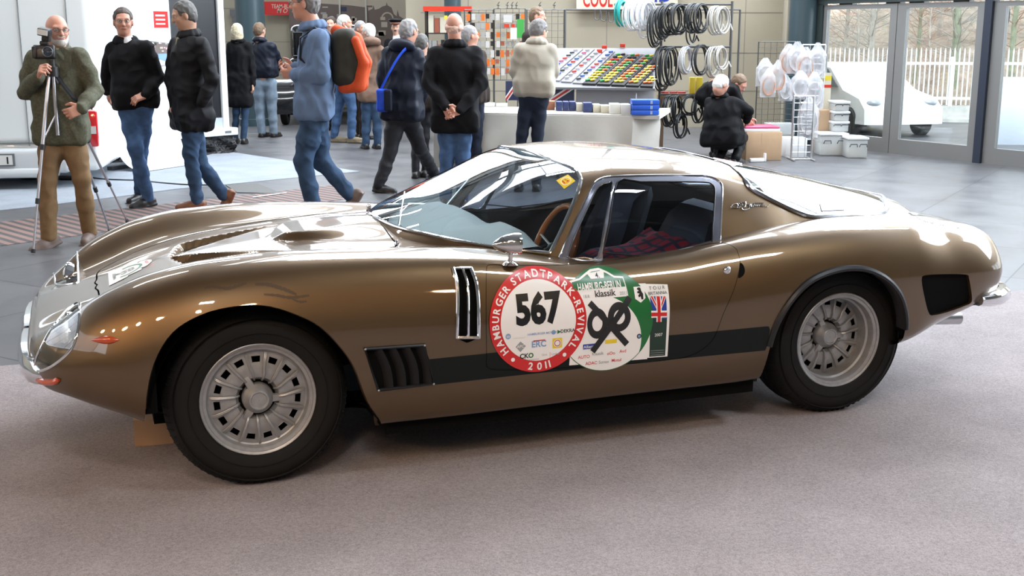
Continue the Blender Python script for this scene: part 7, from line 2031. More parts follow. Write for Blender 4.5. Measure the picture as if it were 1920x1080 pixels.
    # ---- jacket
    if jacket:
        f = Field(.035); TR = np.array([tuple(tf), tuple(tl), (0, 0, 1)])
        ax = ch - hip; hem_ = hem if hem is not None else .10
        wsh = (sL - sR).length / 2
        # shoulder yoke follows the joints
        f.rc(sL.lerp(ch, .10) - up * .01, sR.lerp(ch, .10) - up * .01, .073 * s, .073 * s, k=.03)
        f.rc(nk - up * .035, ch - up * .02, .062 * s, .10 * s, k=.05)
        spine = unit(ax); R2 = np.array([tuple(unit(tf - spine * tf.dot(spine))), tuple(tl), tuple(spine)])
        f.el(ch - spine * .13 * s, (.135 * s * bulk, .200 * s * bulk, .20 * s), R2, k=.05)
        f.el(ch - spine * .30 * s + tf * .01, (.140 * s * bulk, .185 * s * bulk, .20 * s), R2, k=.05)
        bot = hip - spine * (hem_ - .06)
        f.bx(ch.lerp(bot, .72), (.135 * s * bulk, .192 * s * bulk, (ch - bot).length * .30), .10 * s, R2, k=.05)
        f.bx(bot + spine * .06, (.142 * s * bulk, .200 * s * bulk, .10 * s), .055 * s, R2, k=.04)
        for S_ in 'LR':
            q = sL if S_ == 'L' else sR; e = W['el' + S_]; w = W['wr' + S_]
            f.chain([q.lerp(ch, .06) - up * .01, q.lerp(e, .5), e, e.lerp(w, .6), w - unit(w - e) * .005], [.074 * s, .066 * s, .060 * s, .055 * s, .047 * s], k=.025)
        jk = part(jname, f, jacket, (fold * 2.0, 30, .5), seed=rs + 3)
        if collar:
            f = Field(.02); mb_p = []
            for i in range(13):
                an = 2 * PI * i / 12; mb_p.append(nk + up * (.010 + .012 * math.cos(an + PI)) + tf * .072 * s * math.cos(an) + tl * .078 * s * math.sin(an))
            for i in range(12): 
                if collar[1] and i in (0, 11): continue
                f.rc(mb_p[i], mb_p[i + 1], .020, .020)
                f.rc(mb_p[i] - up * .03 + (mb_p[i] - nk) * .2, mb_p[i + 1] - up * .03 + (mb_p[i + 1] - nk) * .2, .022, .022)
            part('collar', f, collar[0], seed=5, par=jk)
    if shirt:
        f = Field(.02); f.rc(nk - up * .05 + tf * .03, nk + up * .015, .076 * s, .062 * s); f.rc(nk - up * .03 + tf * .06, ch - up * .07 + tf * .122, .045 * s, .014 * s)
        part('shirt', f, shirt)
    if hood:
        f = Field(.03)
        f.el(nk - tf * .09 + up * .02, (.09 * s, .13 * s, .07 * s), np.array([tuple(tf), tuple(tl), (0, 0, 1)])); f.rc(nk + tl * .08 + tf * .03, nk - tf * .06 + tl * .09, .035, .045); f.rc(nk - tl * .08 + tf * .03, nk - tf * .06 - tl * .09, .035, .045)
        part('hood', f, hood, (.004, 25), seed=2)
    # ---- hair
    if hair:
        f = Field(.012)
        if bald:
            for q in (1, -1): f.el(hp(-.028, q * .036, -.008), (.062 * s, .046 * s, .042 * s), HR, k=.01)
            f.el(hp(-.050, 0, -.020), (.058 * s, .062 * s, .052 * s), HR, k=.01); f.bx(hp(.085, 0, -.02), (.075 * s, .12 * s, .09 * s), .02, HR, k=.01, op=-1)
        else:
            f.el(hp(-.016, 0, .040), (.100 * s, .085 * s, .094 * s), HR, k=.02)
            f.el(hp(-.050, 0, -.010), (.062 * s, .078 * s, .078 * s), HR, k=.03)
            if hairlen:
                f.el(hp(-.045, 0, -.045 - hairlen * .4), (.068 * s, .092 * s, (.07 + hairlen)), HR, k=.04)
            f.bx(hp(.118, 0, -.035), (.062 * s, .12 * s, .110 * s), .03, HR, k=.02, op=-1)
            if not hairlen:
                for q in (1, -1): f.el(hp(.005, q * .085, -.012), (.024 * s, .030 * s, .036 * s), HR, k=.01, op=-1)
                f.el(hp(.03, 0, -.09), (.09 * s, .10 * s, .06 * s), HR, k=.02, op=-1)
        part('hair', f, hair, (.0045, 85), vx=vox * .9, seed=rs + 9)
    if beard:
        f = Field(.012)
        f.el(hp(.058, 0, -.080), (.038 * s, .045 * s, .036 * s), HR); f.rc(hp(.084, .024, -.040), hp(.084, -.024, -.040), .008, .008)
        for q in (1, -1): f.rc(hp(.050, q * .042, -.075), hp(.020, q * .064, -.030), .018 * s, .012 * s)
        f.rc(hp(.096, .016, -.056), hp(.096, -.016, -.056), .006, .006, op=-1, k=.004)
        part('beard', f, beard, (.0015, 90), vx=vox * .9, seed=4)
    if glasses:
        mb = MB()
        for q in (1, -1):
            c = hp(.103, q * .032, .010)
            mb.tube([c + hl * (.022 * s * math.cos(t)) + hu * (.016 * s * math.sin(t)) for t in np.linspace(0, 2 * PI, 17)[:-1]], .0016, 5, closed=True)
            mb.add([c + hl * (.021 * s * math.cos(t)) + hu * (.015 * s * math.sin(t)) for t in np.linspace(0, 2 * PI, 13)[:-1]], [tuple(range(12))], 1)
            mb.tube([hp(.103, q * .054, .014), hp(.060, q * .076, .014), hp(-.01, q * .082, .006)], .0016, 5)
        mb.tube([hp(.104, .011, .014), hp(.104, -.011, .014)], .0016, 5)
        mb.build('glasses', [mat('glasses_frame', (.08, .07, .06), rough=.3, metal=.6), lens_m], P)
    if extra: extra(P, W, hp, tf, tl, part)
    return P, W, base

def cloth(name, c, rough=.85, n=(14, .16), b=(120, .25, .004), sheen=.0): return mat(name, c, rough=rough, noise=n, bump=b, sheen=sheen, spec=.2)
C_TWEED = cloth('olive_tweed', (.095, .095, .065), n=(60, .30)); C_BROWNTR = cloth('brown_corduroy', (.20, .125, .065)); C_BLACKWOOL = cloth('black_wool', (.0055, .0055, .007), n=(20, .3))
C_BLACKJ = cloth('black_jacket_cloth', (.005, .005, .0065), rough=.65); C_DENIM = cloth('mid_denim', (.055, .105, .21), n=(12, .35)); C_DENIM_D = cloth('dark_denim', (.035, .065, .12), n=(12, .35))
C_DENIM_L = cloth('washed_denim', (.20, .26, .33), n=(12, .25)); C_SWEAT = cloth('blue_grey_sweat', (.125, .185, .30), n=(8, .15)); C_NAVY = cloth('navy_shell', (.010, .013, .024), rough=.5)
C_BEIGE = cloth('beige_cotton', (.37, .335, .275), rough=.7, n=(5, .08)); C_BROWNJ = cloth('brown_nylon', (.17, .105, .075), rough=.6); C_GREY = cloth('grey_knit', (.20, .20, .19)); C_KHAKI = cloth('khaki_knit', (.32, .28, .18))
C_BLKTR = cloth('black_trousers', (.02, .02, .024), rough=.6); C_WHITE = cloth('white_cotton', (.65, .65, .68)); C_NAVYTR = cloth('navy_trousers', (.015, .020, .035))
C_DKBROWN = cloth('dark_brown_cloth', (.035, .025, .022)); C_ORANGE = cloth('orange_pack', (.62, .085, .025), rough=.6); C_BLUEBAG = cloth('royal_blue_nylon', (.02, .07, .50), rough=.5); C_PACKDK = cloth('pack_dark_olive', (.035, .035, .028), rough=.6)
S_BLK = mat('black_shoe', (.02, .018, .018), rough=.35); S_BRN = mat('brown_shoe', (.16, .055, .022), rough=.45); S_TAN = mat('tan_shoe', (.14, .10, .085), rough=.6)
H_WHITE = mat('hair_white', (.68, .66, .62), rough=.6, bump=(220, .6, .006)); H_GREY = mat('hair_grey', (.28, .27, .27), rough=.6, bump=(220, .6, .006)); H_BRN = mat('hair_brown', (.05, .03, .02), rough=.55, bump=(220, .6, .006))
H_DKGREY = mat('hair_dark_grey', (.09, .085, .08), rough=.55, bump=(220, .6, .006)); H_BLOND = mat('hair_blonde', (.60, .52, .36), rough=.5, bump=(200, .6, .006)); H_LTBRN = mat('hair_light_brown', (.16, .10, .06), rough=.6, bump=(220, .6, .006)); H_PEP = mat('hair_pepper', (.16, .15, .145), rough=.55, bump=(220, .6, .006))

# 1 photographer
def ph_extra(P, W, hp, tf, tl, part):
    mb = MB(); a = W['shR'] + Vector((.10, -.13, .0)); 
    mb.tube([W['neck'] + Vector((-.10, -.06, -.02)), W['neck'] + Vector((.02, -.16, -.16)), W['neck'] + Vector((.16, -.20, -.34)), W['neck'] + Vector((.26, -.10, -.42))], .020, 8, flat=.25)
    mb.build('shoulder_strap', C_BLACKJ, P)
    lap = MB()
    for q in (1, -1):
        n0 = W['neck'] + tf * .06
        lap.grid([[n0 + tl * q * .05 + Vector((0, 0, .03)) + tf * .03, n0 + tl * q * .11 + Vector((0, 0, -.01)) + tf * .05], [n0 + tl * q * .035 + tf * .085 + Vector((0, 0, -.10)), n0 + tl * q * .12 + tf * .095 + Vector((0, 0, -.09))], [n0 + tl * q * .010 + tf * .105 + Vector((0, 0, -.27)), n0 + tl * q * .02 + tf * .108 + Vector((0, 0, -.26))]])
    lap.build('lapel', C_TWEED, P)
PH, PHW, PHB = person('person in olive tweed jacket and brown trousers steadying a camera on a tripod', 9.05,
    dict(head=(107, 59, 0), neck=(109, 95, .02), shL=(151, 106, 0), shR=(64, 110, 0), elL=(178, 170, -.02), elR=(48, 172, -.06), wrL=(153, 203, -.27), wrR=(72, 143, -.27),
         hipL=(131, 242, 0), hipR=(100, 242, 0), knL=(154, 338, -.02), knR=(89, 338, -.10), anL=(168, 438, .12), anR=(92, 444, -.12)),
    face=-52, torso=-80, H=1.76, vox=.0065, jacket=C_TWEED, trousers=C_BROWNTR, hair=H_WHITE, bald=True, beard=mat('beard_grey', (.48, .44, .40), rough=.7), glasses=True, shoes=S_TAN,
    hem=.14, skin=1, collar=(C_TWEED, 1), shirt=C_KHAKI, hands={'R': dict(d=(.45, -.55, .55), n=(.6, .5, -.4), curl=.9), 'L': dict(d=(-.75, -.5, -.35), n=(-.3, .8, 0), curl=.7)}, extra=ph_extra, toes={'R': Vector((-.55, -.75, -.30)), 'L': Vector((.1, -1, -.1))}, cvox=.008)
# 2
def p2x(P, W, hp, tf, tl, part):
    pass
person('person in black jacket over open white collar and mid-blue jeans, walking past the banner', 11.1,
    dict(head=(231, 42, 0), neck=(236, 74, .04), shL=(276, 90, 0), shR=(212, 92, .04), elL=(296, 145, .04), elR=(201, 142, .14), wrL=(274, 178, -.14), wrR=(203, 172, .22),
         hipL=(267, 205, 0), hipR=(243, 205, .02), knL=(262, 276, .02), knR=(254, 274, -.12), anL=(262, 338, .35), anR=(276, 360, -.02)),
    face=-72, torso=-60, H=1.82, vox=.0075, jacket=C_BLACKWOOL, trousers=C_DENIM, hair=H_BRN, glasses=True, shoes=S_BLK, hem=.02, collar=(C_BLACKWOOL, 1), shirt=C_WHITE,
    hands={'L': dict(d=(-.8, -.35, -.3), n=(-.1, .6, -.7), curl=.4)}, toes={'R': Vector((-.6, -.7, -.15)), 'L': Vector((-.3, -.8, -.1))}, skin=1)
# 3
person('person in long black coat striding left in blue jeans and tan-brown leather shoes', 10.95,
    dict(head=(345, 30, 0), neck=(354, 62, .03), shL=(378, 84, -.17), shR=(330, 84, .17), elL=(398, 148, -.20), elR=(322, 150, .14), wrL=(378, 194, -.24), wrR=(330, 196, .06),
         hipL=(364, 222, -.09), hipR=(356, 222, .09), knL=(357, 288, -.12), knR=(374, 292, .12), anL=(370, 376, -.05), anR=(417, 340, .25)),
    face=-155, torso=-150, tilt=-14, H=1.84, vox=.0075, jacket=C_BLACKJ, trousers=C_DENIM_D, hair=H_DKGREY, shoes=S_BRN, hem=.13, bulk=1.12, collar=(C_BLACKJ, 0), shirt=C_KHAKI, jname='coat',
    toes={'L': Vector((-.95, -.3, -.12)), 'R': Vector((-.40, -.1, -.90))}, skin=2, hands={'L': None})
# 4 woman
person('person with blonde bob in long black coat, seen from behind by the pillar', 17.5,
    dict(head=(445, 60, 0), neck=(447, 76, 0), shL=(433, 86, 0), shR=(465, 86, 0), elL=(428, 124, 0), elR=(472, 124, 0), wrL=(432, 158, -.03), wrR=(474, 158, -.03),
         hipL=(440, 160, 0), hipR=(459, 160, 0), knL=(443, 212, 0), knR=(460, 212, -.02), anL=(441, 259, .05), anR=(457, 263, -.05)),
    face=95, torso=92, H=1.70, vox=.013, jacket=C_BLACKWOOL, trousers=C_DENIM_D, hair=H_BLOND, hairlen=.04, shoes=S_BLK, hem=.34, bulk=.95, legr=.8, jname='coat', collar=(C_BLACKWOOL, 0), female=True)
# 5
person('person in short dark jacket and pale washed jeans looking at the old black car', 18.6,
    dict(head=(487, 58, 0), neck=(487, 74, 0), shL=(475, 87, .05), shR=(510, 87, -.05), elL=(469, 118, 0), elR=(521, 112, .10), wrL=(480, 140, .15), wrR=(524, 128, .30),
         hipL=(488, 156, 0), hipR=(507, 156, 0), knL=(487, 202, 0), knR=(510, 202, 0), anL=(491, 247, 0), anR=(513, 245, 0)),
    face=60, torso=70, H=1.75, vox=.013, jacket=C_NAVY, trousers=C_DENIM_L, hair=H_LTBRN, shoes=S_BLK, hem=-.06, legr=1.1, collar=(C_NAVY, 0))
# 6 sweatshirt with rucksack
def pack(P, W, hp, tf, tl, part):
    ch = (W['shL'] + W['shR']) / 2; bk = -tf
    R = np.array([tuple(tf), tuple(tl), (0, 0, 1)])
    mb = MB()
    for q in (1, -1):
        mb.tube([ch + tl * q * .13 + bk * .10 + Vector((0, 0, .02)), ch + tl * q * .13 + Vector((0, 0, .085)), ch + tl * q * .14 + tf * .12 + Vector((0, 0, .0)), ch + tl * q * .15 + tf * .13 + Vector((0, 0, -.16)), ch + tl * q * .17 + bk * .05 + Vector((0, 0, -.36))], .026, 8, flat=.3)
    mb.build('rucksack_strap', C_NAVY, P)
P6, P6W, P6B = person('person in blue-grey sweatshirt and jeans walking left with an orange rucksack', 9.95,
    dict(head=(571, 8, 0), neck=(586, 46, 0), shL=(598, 72, -.20), shR=(590, 70, .20), elL=(603, 141, -.24), elR=(592, 138, .24), wrL=(553, 140, -.14), wrR=(553, 128, .05),
         hipL=(588, 222, -.09), hipR=(590, 222, .09), knL=(568, 298, -.10), knR=(603, 304, .10), anL=(592, 392, -.05), anR=(655, 362, .15)),
    face=182, torso=184, H=1.96, vox=.0075, jacket=C_SWEAT, trousers=C_DENIM_D, hair=H_PEP, glasses=True, shoes=S_TAN, hem=.02, bulk=.98, jname='sweatshirt', collar=(C_SWEAT, 0), skin=1, extra=pack,
    hands={'L': dict(d=(-.9, .15, .1), n=(0, .8, .5), curl=.9), 'R': dict(d=(-.9, -.1, .0), n=(0, -.8, .5), curl=.9)}, toes={'L': Vector((-1, 0, -.05)), 'R': Vector((-.35, 0, -.55))}, fold=.005)
ch6 = (P6W['shL'] + P6W['shR']) / 2; f = Field(.03)
# rucksack: own thing, hanging behind the back (towards +x)
f.bx(ch6 + Vector((.235, 0, -.16)), (.105, .15, .235), .08); f.bx(ch6 + Vector((.33, 0, -.23)), (.06, .12, .16), .05)
rk = link_mesh('rucksack', f.mesh('rucksack', .009, (.004, 22), 3), C_PACKDK); rk.location = P6B
tag(rk, 'orange and dark olive rucksack worn on the back of the person in the sweatshirt', 'rucksack')
f = Field(.02); f.rc(ch6 + Vector((.17, .0, .05)), ch6 + Vector((.33, .0, .0)), .055, .05); f.rc(ch6 + Vector((.33, .05, .0)), ch6 + Vector((.37, .06, -.12)), .045, .03); f.rc(ch6 + Vector((.33, -.05, .0)), ch6 + Vector((.37, -.06, -.12)), .045, .03)
f.chain([ch6 + Vector((.33, -.12, -.02)), ch6 + Vector((.395, -.11, -.2)), ch6 + Vector((.34, -.08, -.38)), ch6 + Vector((.22, -.06, -.40))], [.035, .04, .06, .05]); f.chain([ch6 + Vector((.33, .12, -.02)), ch6 + Vector((.395, .11, -.2)), ch6 + Vector((.34, .08, -.38)), ch6 + Vector((.22, .06, -.40))], [.035, .04, .06, .05])
link_mesh('rucksack_trim', f.mesh('rucksack_trim', .009, (.003, 22), 3), C_ORANGE, rk)
# 7 bearded
person('person with white hair and beard in dark waistcoat and blue jeans', 17.7,
    dict(head=(647, 45, 0), neck=(644, 70, 0), shL=(648, 84, .19), shR=(652, 86, -.19), elL=(650, 120, .24), elR=(664, 122, -.22), wrL=(664, 140, .1), wrR=(668, 150, -.12),
         hipL=(642, 158, .08), hipR=(650, 158, -.08), knL=(634, 206, .06), knR=(660, 206, -.06), anL=(627, 254, .05), anR=(659, 259, -.08)),
    face=-10, torso=-15, H=1.80, vox=.012, jacket=C_NAVY, trousers=C_DENIM, hair=H_WHITE, beard=H_WHITE, shoes=mat('suede_shoe', (.20, .16, .10), rough=.8), hem=0.0, legr=1.0, skin=1, shirt=C_GREY, jname='waistcoat')
# 8
person('person with white hair in brown hooded jacket, seen from behind', 16.7,
    dict(head=(690, 61, 0), neck=(694, 80, 0), shL=(684, 94, .05), shR=(714, 94, -.05), elL=(678, 128, .10), elR=(718, 130, -.03), wrL=(672, 156, .22), wrR=(712, 160, .05),
         hipL=(688, 176, 0), hipR=(706, 176, 0), knL=(687, 222, 0), knR=(707, 222, 0), anL=(686, 268, 0), anR=(708, 268, 0)),
    face=150, torso=112, H=1.68, vox=.012, jacket=C_BROWNJ, trousers=C_DENIM_D, hair=H_WHITE, shoes=S_BLK, hem=.14, hood=C_BROWNJ, legr=1.0)
person('person with receding grey hair and pale scarf, half hidden behind the brown hooded jacket', 18.3,
    dict(head=(677, 55, 0), neck=(677, 74, 0), shL=(672, 86, .15), shR=(682, 86, -.15), elL=(668, 118, .2), elR=(684, 118, -.2), wrL=(678, 150, .2), wrR=(684, 150, -.2),
         hipL=(674, 152, .08), hipR=(680, 152, -.08), knL=(674, 200, .08), knR=(680, 200, -.08), anL=(674, 246, .08), anR=(680, 246, -.08)),
    face=-40, torso=10, H=1.72, vox=.014, jacket=C_BLACKWOOL, trousers=C_DKBROWN, hair=H_GREY, shoes=S_BLK, hem=.1, shirt=C_GREY, skin=1)
# figure with the peaked cap
def cap_extra(P, W, hp, tf, tl, part):
    mb = MB(); c = hp(0, 0, .085)
    mb.lathe([(.088, -.02), (.092, .01), (.125, .045), (.11, .065), (.001, .07)], at=c, n=24); mb.lathe([(.090, -.018), (.094, -.005), (.094, .008), (.0925, .012)], at=c, n=24, mi=1)
    mb.add([hp(.07, .07, .07), hp(.13, .035, .055), hp(.14, 0, .052), hp(.13, -.035, .055), hp(.07, -.07, .07)], [(0, 1, 2, 3, 4)], 0)
    mb.build('peaked_cap', [C_BLACKJ, mat('cap_band', (.30, .12, .08), rough=.7)], P)
    m2 = MB(); m2.tube([hp(.094, .018, -.042), hp(.102, 0, -.036), hp(.094, -.018, -.042)], .008, 6); m2.build('moustache', C_BLACKJ, P)
person('pale-faced person in black peaked cap and dark uniform coat in front of the city picture', 19.4,
    dict(head=(743, 53, 0), neck=(744, 70, 0), shL=(760, 80, 0), shR=(728, 80, 0), elL=(766, 116, 0), elR=(724, 116, 0), wrL=(764, 146, 0), wrR=(727, 146, 0),
         hipL=(752, 150, 0), hipR=(738, 150, 0), knL=(752, 196, 0), knR=(738, 196, 0), anL=(752, 236, 0), anR=(738, 236, 0)),
    face=-95, torso=-90, H=1.70, vox=.013, jacket=C_BLACKWOOL, trousers=C_BLACKJ, shoes=S_BLK, hem=.2, extra=cap_extra, shirt=C_WHITE)
# 9 shoulder bag
def bag_strap(P, W, hp, tf, tl, part):
    pass
P9, P9W, P9B = person('person with grey hair in navy jacket and black trousers, legs apart, back to camera', 12.2,
    dict(head=(767, 60, .05), neck=(757, 88, .02), shL=(727, 100, .05), shR=(783, 102, -.02), elL=(716, 146, .04), elR=(794, 152, .0), wrL=(724, 186, .12), wrR=(790, 190, .16),
         hipL=(742, 216, 0), hipR=(766, 216, 0), knL=(732, 284, -.05), knR=(787, 276, .15), anL=(712, 343, -.12), anR=(814, 322, .75)),
    face=52, torso=78, H=1.76, vox=.008, jacket=C_NAVY, trousers=C_BLKTR, hair=H_GREY, glasses=True, shoes=S_BLK, hem=.08, bulk=1.05, hood=C_NAVY, skin=1, legr=1.05,
    toes={'L': Vector((.8, -.3, -.12)), 'R': Vector((.8, .3, -.3))}, tilt=-8)
f = Field(.02); c = at(718, 188, 12.02) - P9B; f.bx(c, (.065, .055, .115), .03)
bg = link_mesh('shoulder_bag', f.mesh('shoulder_bag', .009, (.003, 25), 4), [C_BLUEBAG]); bg.location = P9B
tag(bg, 'royal blue shoulder bag hanging at the hip of the person in the navy jacket', 'shoulder bag')
mb = MB(); s0 = [at(u, v, y) - P9B for u, v, y in ((714, 168, 12.02), (728, 140, 11.98), (744, 112, 12.0), (758, 94, 12.05), (768, 90, 12.15), (776, 98, 12.3))]
mb.tube(catmull([tuple(p) for p in s0], 4), .024, 8, flat=.25); mb.build('bag_strap', C_BLUEBAG, bg)
f = Field(.01); f.bx(c + Vector((.055, -.02, 0)), (.04, .05, .11), .02); link_mesh('bag_flap', f.mesh('bag_flap', .01), C_NAVY, bg)
# 10
person('person with dark curly hair in dark brown jacket, partly behind the navy jacket', 13.3,
    dict(head=(791, 83, 0), neck=(793, 104, .02), shL=(776, 114, .10), shR=(808, 116, -.04), elL=(772, 156, .1), elR=(812, 158, 0), wrL=(778, 190, .15), wrR=(812, 192, .1),
         hipL=(780, 196, 0), hipR=(800, 196, 0), knL=(779, 255, 0), knR=(796, 255, 0), anL=(779, 312, 0), anR=(797, 312, .1)),
    face=70, torso=80, H=1.58, vox=.011, jacket=C_DKBROWN, trousers=C_BLKTR, hair=H_DKGREY, shoes=S_BLK, hem=.10, legr=.85, female=True)
# 11 bald
P11, P11W, P11B = person('bald person in black wool coat and jeans with hands clasped behind the back', 11.1,
    dict(head=(852, 50, 0), neck=(853, 82, 0), shL=(814, 100, 0), shR=(892, 100, 0), elL=(802, 156, -.10), elR=(903, 156, -.10), wrL=(836, 200, -.24), wrR=(862, 207, -.24),
         hipL=(840, 218, 0), hipR=(868, 218, 0), knL=(838, 300, 0), knR=(868, 300, 0), anL=(836, 382, 0), anR=(868, 382, 0)),
    face=88, torso=90, H=1.76, vox=.0075, jacket=C_BLACKWOOL, trousers=C_DENIM, hair=mat('hair_stubble_white', (.60, .40, .32), rough=.6), bald=True, shoes=S_BLK, hem=.17, bulk=1.12, jname='coat', collar=(C_BLACKWOOL, 0), skin=1,
    hands={'L': dict(d=(.4, -.15, -.9), n=(-.2, -.9, .1), curl=.7), 'R': dict(d=(-.95, -.15, -.25), n=(.2, -.9, .3), curl=.8)})
# 12
person('person with grey hair half hidden behind the bald person', 13.4,
    dict(head=(882, 68, 0), neck=(884, 92, 0), shL=(868, 104, 0), shR=(902, 104, 0), elL=(864, 146, 0), elR=(902, 150, .1), wrL=(868, 180, .1), wrR=(896, 180, .15),
         hipL=(876, 184, 0), hipR=(894, 184, 0), knL=(876, 246, 0), knR=(894, 246, 0), anL=(876, 308, 0), anR=(894, 308, 0)),
    face=20, torso=60, H=1.62, vox=.012, jacket=C_DKBROWN, trousers=C_NAVYTR, hair=H_GREY, shoes=S_BLK, hem=.08, skin=1)
# 13 beige
person('person in pale beige jacket and dark navy jeans facing the market table', 12.2,
    dict(head=(1010, 60, .08), neck=(1006, 78, .02), shL=(975, 93, 0), shR=(1033, 93, 0), elL=(966, 134, .0), elR=(1038, 134, .05), wrL=(974, 162, .22), wrR=(1026, 164, .26),
         hipL=(990, 186, 0), hipR=(1011, 186, 0), knL=(979, 246, 0), knR=(1008, 246, 0), anL=(972, 330, 0), anR=(1006, 330, 0)),
    face=48, torso=84, H=1.74, vox=.009, jacket=C_BEIGE, trousers=C_NAVYTR, hair=H_PEP, shoes=S_BLK, hem=.00, bulk=1.05, collar=(C_BEIGE, 0), tilt=-22, legr=.9, fold=.0026, hands={'L': dict(curl=.5), 'R': dict(curl=.5)})
# 14 vendor
person('person with short brown hair behind the market stall, looking right', 16.2,
    dict(head=(1008, 32, 0), neck=(1002, 52, 0), shL=(1005, 66, .18), shR=(990, 68, -.18), elL=(1004, 104, .22), elR=(988, 106, -.2), wrL=(1014, 134, .2), wrR=(1006, 138, -.2),
         hipL=(998, 138, .08), hipR=(996, 138, -.08), knL=(998, 200, .08), knR=(996, 200, -.08), anL=(998, 262, .08), anR=(996, 262, -.08)),
    face=-18, torso=10, H=1.84, vox=.011, jacket=C_DKBROWN, trousers=C_NAVYTR, hair=H_LTBRN, shoes=S_BLK, hem=.05, skin=1)
# 15 crouching, black coat
person('person with white hair in long black coat crouching beside the hose rack', 14.7,
    dict(head=(1352, 160, -.02), neck=(1350, 178, .06), shL=(1330, 192, .16), shR=(1378, 192, -.04), elL=(1335, 232, .30), elR=(1404, 208, -.02), wrL=(1368, 232, .40), wrR=(1400, 226, .22),
         hipL=(1338, 262, .05), hipR=(1372, 264, -.05), knL=(1370, 252, .42), knR=(1392, 262, .35), anL=(1350, 300, .1), anR=(1380, 302, -.02)),
    face=30, torso=60, tilt=-35, H=1.74, vox=.010, jacket=C_BLACKWOOL, trousers=C_BLACKJ, hair=H_WHITE, shoes=S_BLK, hem=.10, bulk=1.25, jname='coat', collar=(C_BLACKWOOL, 0), skin=1,
    toes={'L': Vector((.6, .7, -.1)), 'R': Vector((.6, .6, -.1))})
person('person with brown hair bending down over the boxes beside the crouching one', 15.5,
    dict(head=(1385, 158, -.10), neck=(1376, 158, .04), shL=(1368, 160, .16), shR=(1376, 168, -.16), elL=(1392, 200, .2), elR=(1388, 204, -.1), wrL=(1404, 222, .2), wrR=(1400, 222, -.1),
         hipL=(1338, 174, .1), hipR=(1342, 176, -.1), knL=(1346, 226, .1), knR=(1352, 228, -.1), anL=(1340, 280, .1), anR=(1346, 284, -.1)),
    face=-35, torso=0, tilt=-45, H=1.76, vox=.011, jacket=C_BLACKJ, trousers=C_BLACKJ, hair=H_LTBRN, shoes=S_BLK, hem=.13, bulk=1.1, skin=1)
# 18
person('person with dark hair glimpsed between the rucksack and the white-bearded person', 20.0,
    dict(head=(621, 46, 0), neck=(621, 62, 0), shL=(634, 72, 0), shR=(608, 72, 0), elL=(638, 104, 0), elR=(604, 104, 0), wrL=(634, 132, 0), wrR=(608, 132, 0),
         hipL=(627, 136, 0), hipR=(615, 136, 0), knL=(627, 180, 0), knR=(615, 180, 0), anL=(627, 224, 0), anR=(615, 224, 0)),
    face=-100, torso=-90, H=1.76, vox=.014, jacket=C_BLACKJ, trousers=C_BLACKJ, hair=H_BRN, shoes=S_BLK, hem=.02)

# ---------------------------------------------------------------- tripod with camera
tri = empty('tripod', (0, 0, 0), label='silver aluminium camera tripod with three spread telescopic legs', cat='tripod')
TB = at(100, 205, z=0.0, Y=None) if False else Vector((-3.40, 8.86 + .25, 0)); tri.location = TB
alu = mat('brushed_aluminium', (.62, .62, .66), rough=.28, metal=1.0); jn = mat('tripod_joint', (.02, .02, .022), rough=.4)
hub_w = at(99, 136, 8.86)
for (fu, fv) in ((62, 474), (207, 436), (240, 418)):
    foot = at(fu, fv, z=0.01); top = hub_w + (Vector((foot.x, foot.y, 0)) - Vector((hub_w.x, hub_w.y, 0))).normalized() * .03
    L = foot - top; mb = MB(); R0 = .0135
    p = lambda t: top + L * t - TB
    mb.tube([p(0), p(.42)], R0, 10); mb.tube([p(.40), p(.72)], R0 * .8, 10); mb.tube([p(.70), p(.985)], R0 * .58, 10)
    for t, r in ((.0, .019), (.41, .019), (.71, .0165)): mb.tube([p(t) - L.normalized() * .02, p(t) + L.normalized() * .022], r, 10, 1)
    mb.tube([p(.978), p(1)], .016, 10, 1); mb.build('leg', [alu, jn], tri)
    m2 = MB(); m2.tube([p(.38), hub_w - Vector((0, 0, .30)) - TB], .006, 6); m2.build('brace', alu, tri)
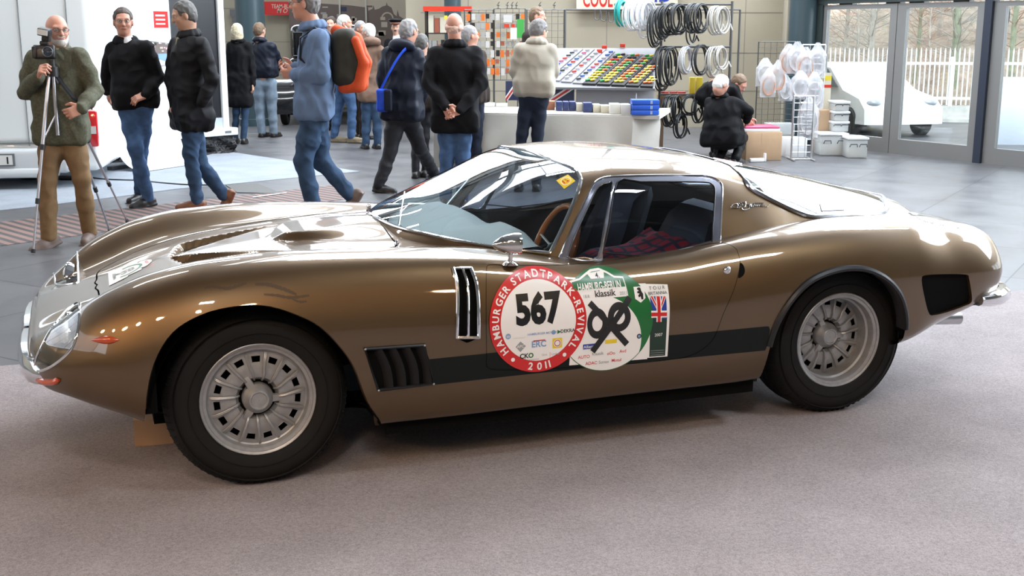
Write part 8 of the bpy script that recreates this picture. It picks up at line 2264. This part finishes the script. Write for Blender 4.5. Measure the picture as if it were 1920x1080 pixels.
mb = MB(); mb.tube([hub_w + Vector((0, 0, .05)) - TB, hub_w - Vector((0, 0, .46)) - TB], .014, 12); mb.build('centre_column', alu, tri)
mb = MB(); mb.tube([hub_w + Vector((0, 0, .04)) - TB, hub_w - Vector((0, 0, .03)) - TB], .040, 14, flat=1); mb.tube([hub_w + Vector((0, 0, .03)) - TB, hub_w + Vector((0, 0, .09)) - TB], .022, 12); mb.build('tripod_head', jn, tri)
cb = at(84, 97, 8.86) + Vector((0, 0, 0))
blk = mat('camera_black', (.018, .018, .02), rough=.35); cam_o = empty('camera', cb, label='black camera with flash gun and lens mounted on the tripod', cat='camera')
Rc = Matrix.Rotation(math.radians(12), 3, 'Z') @ Matrix.Rotation(math.radians(-8), 3, 'X')
mb = MB(); mb.rbox(-.078, .072, -.028, .028, -.052, .048, .012, R=Rc, seg=3); mb.rbox(-.03, .03, -.03, .028, .045, .078, .012, R=Rc); mb.rbox(-.085, -.05, -.045, .02, -.05, .035, .01, R=Rc); mb.build('camera_body', blk, cam_o)
mb = MB(); mb.lathe([(.036, -.028), (.037, -.085), (.034, -.088), (.030, -.084)], 'y', at=Rc @ Vector((.032, 0, -.01)), n=24, R=Rc); mb.lathe([(.030, -.084), (.015, -.079), (.001, -.077)], 'y', at=Rc @ Vector((.032, 0, -.01)), n=24, R=Rc, mi=1); mb.lathe([(.0345, -.0885), (.037, -.087), (.0375, -.08)], 'y', at=Rc @ Vector((.032, 0, -.01)), n=24, R=Rc, mi=2); mb.build('lens', [blk, mat('lens_front', (.03, .04, .06), rough=.04, coat=1.0), alu], cam_o)
Rf = Matrix.Rotation(math.radians(10), 3, 'Y')
mb = MB(); mb.rbox(-.028, .028, -.02, .03, .075, .125, .008, R=Rf); mb.rbox(-.046, .040, -.05, .035, .120, .175, .010, R=Rf @ Matrix.Rotation(.15, 3, 'X')); mb.box(-.040, .034, -.054, -.049, .130, .168, 1, R=Rf @ Matrix.Rotation(.15, 3, 'X')); mb.build('flash_gun', [blk, mat('flash_diffuser', (.75, .77, .75), rough=.25)], cam_o)
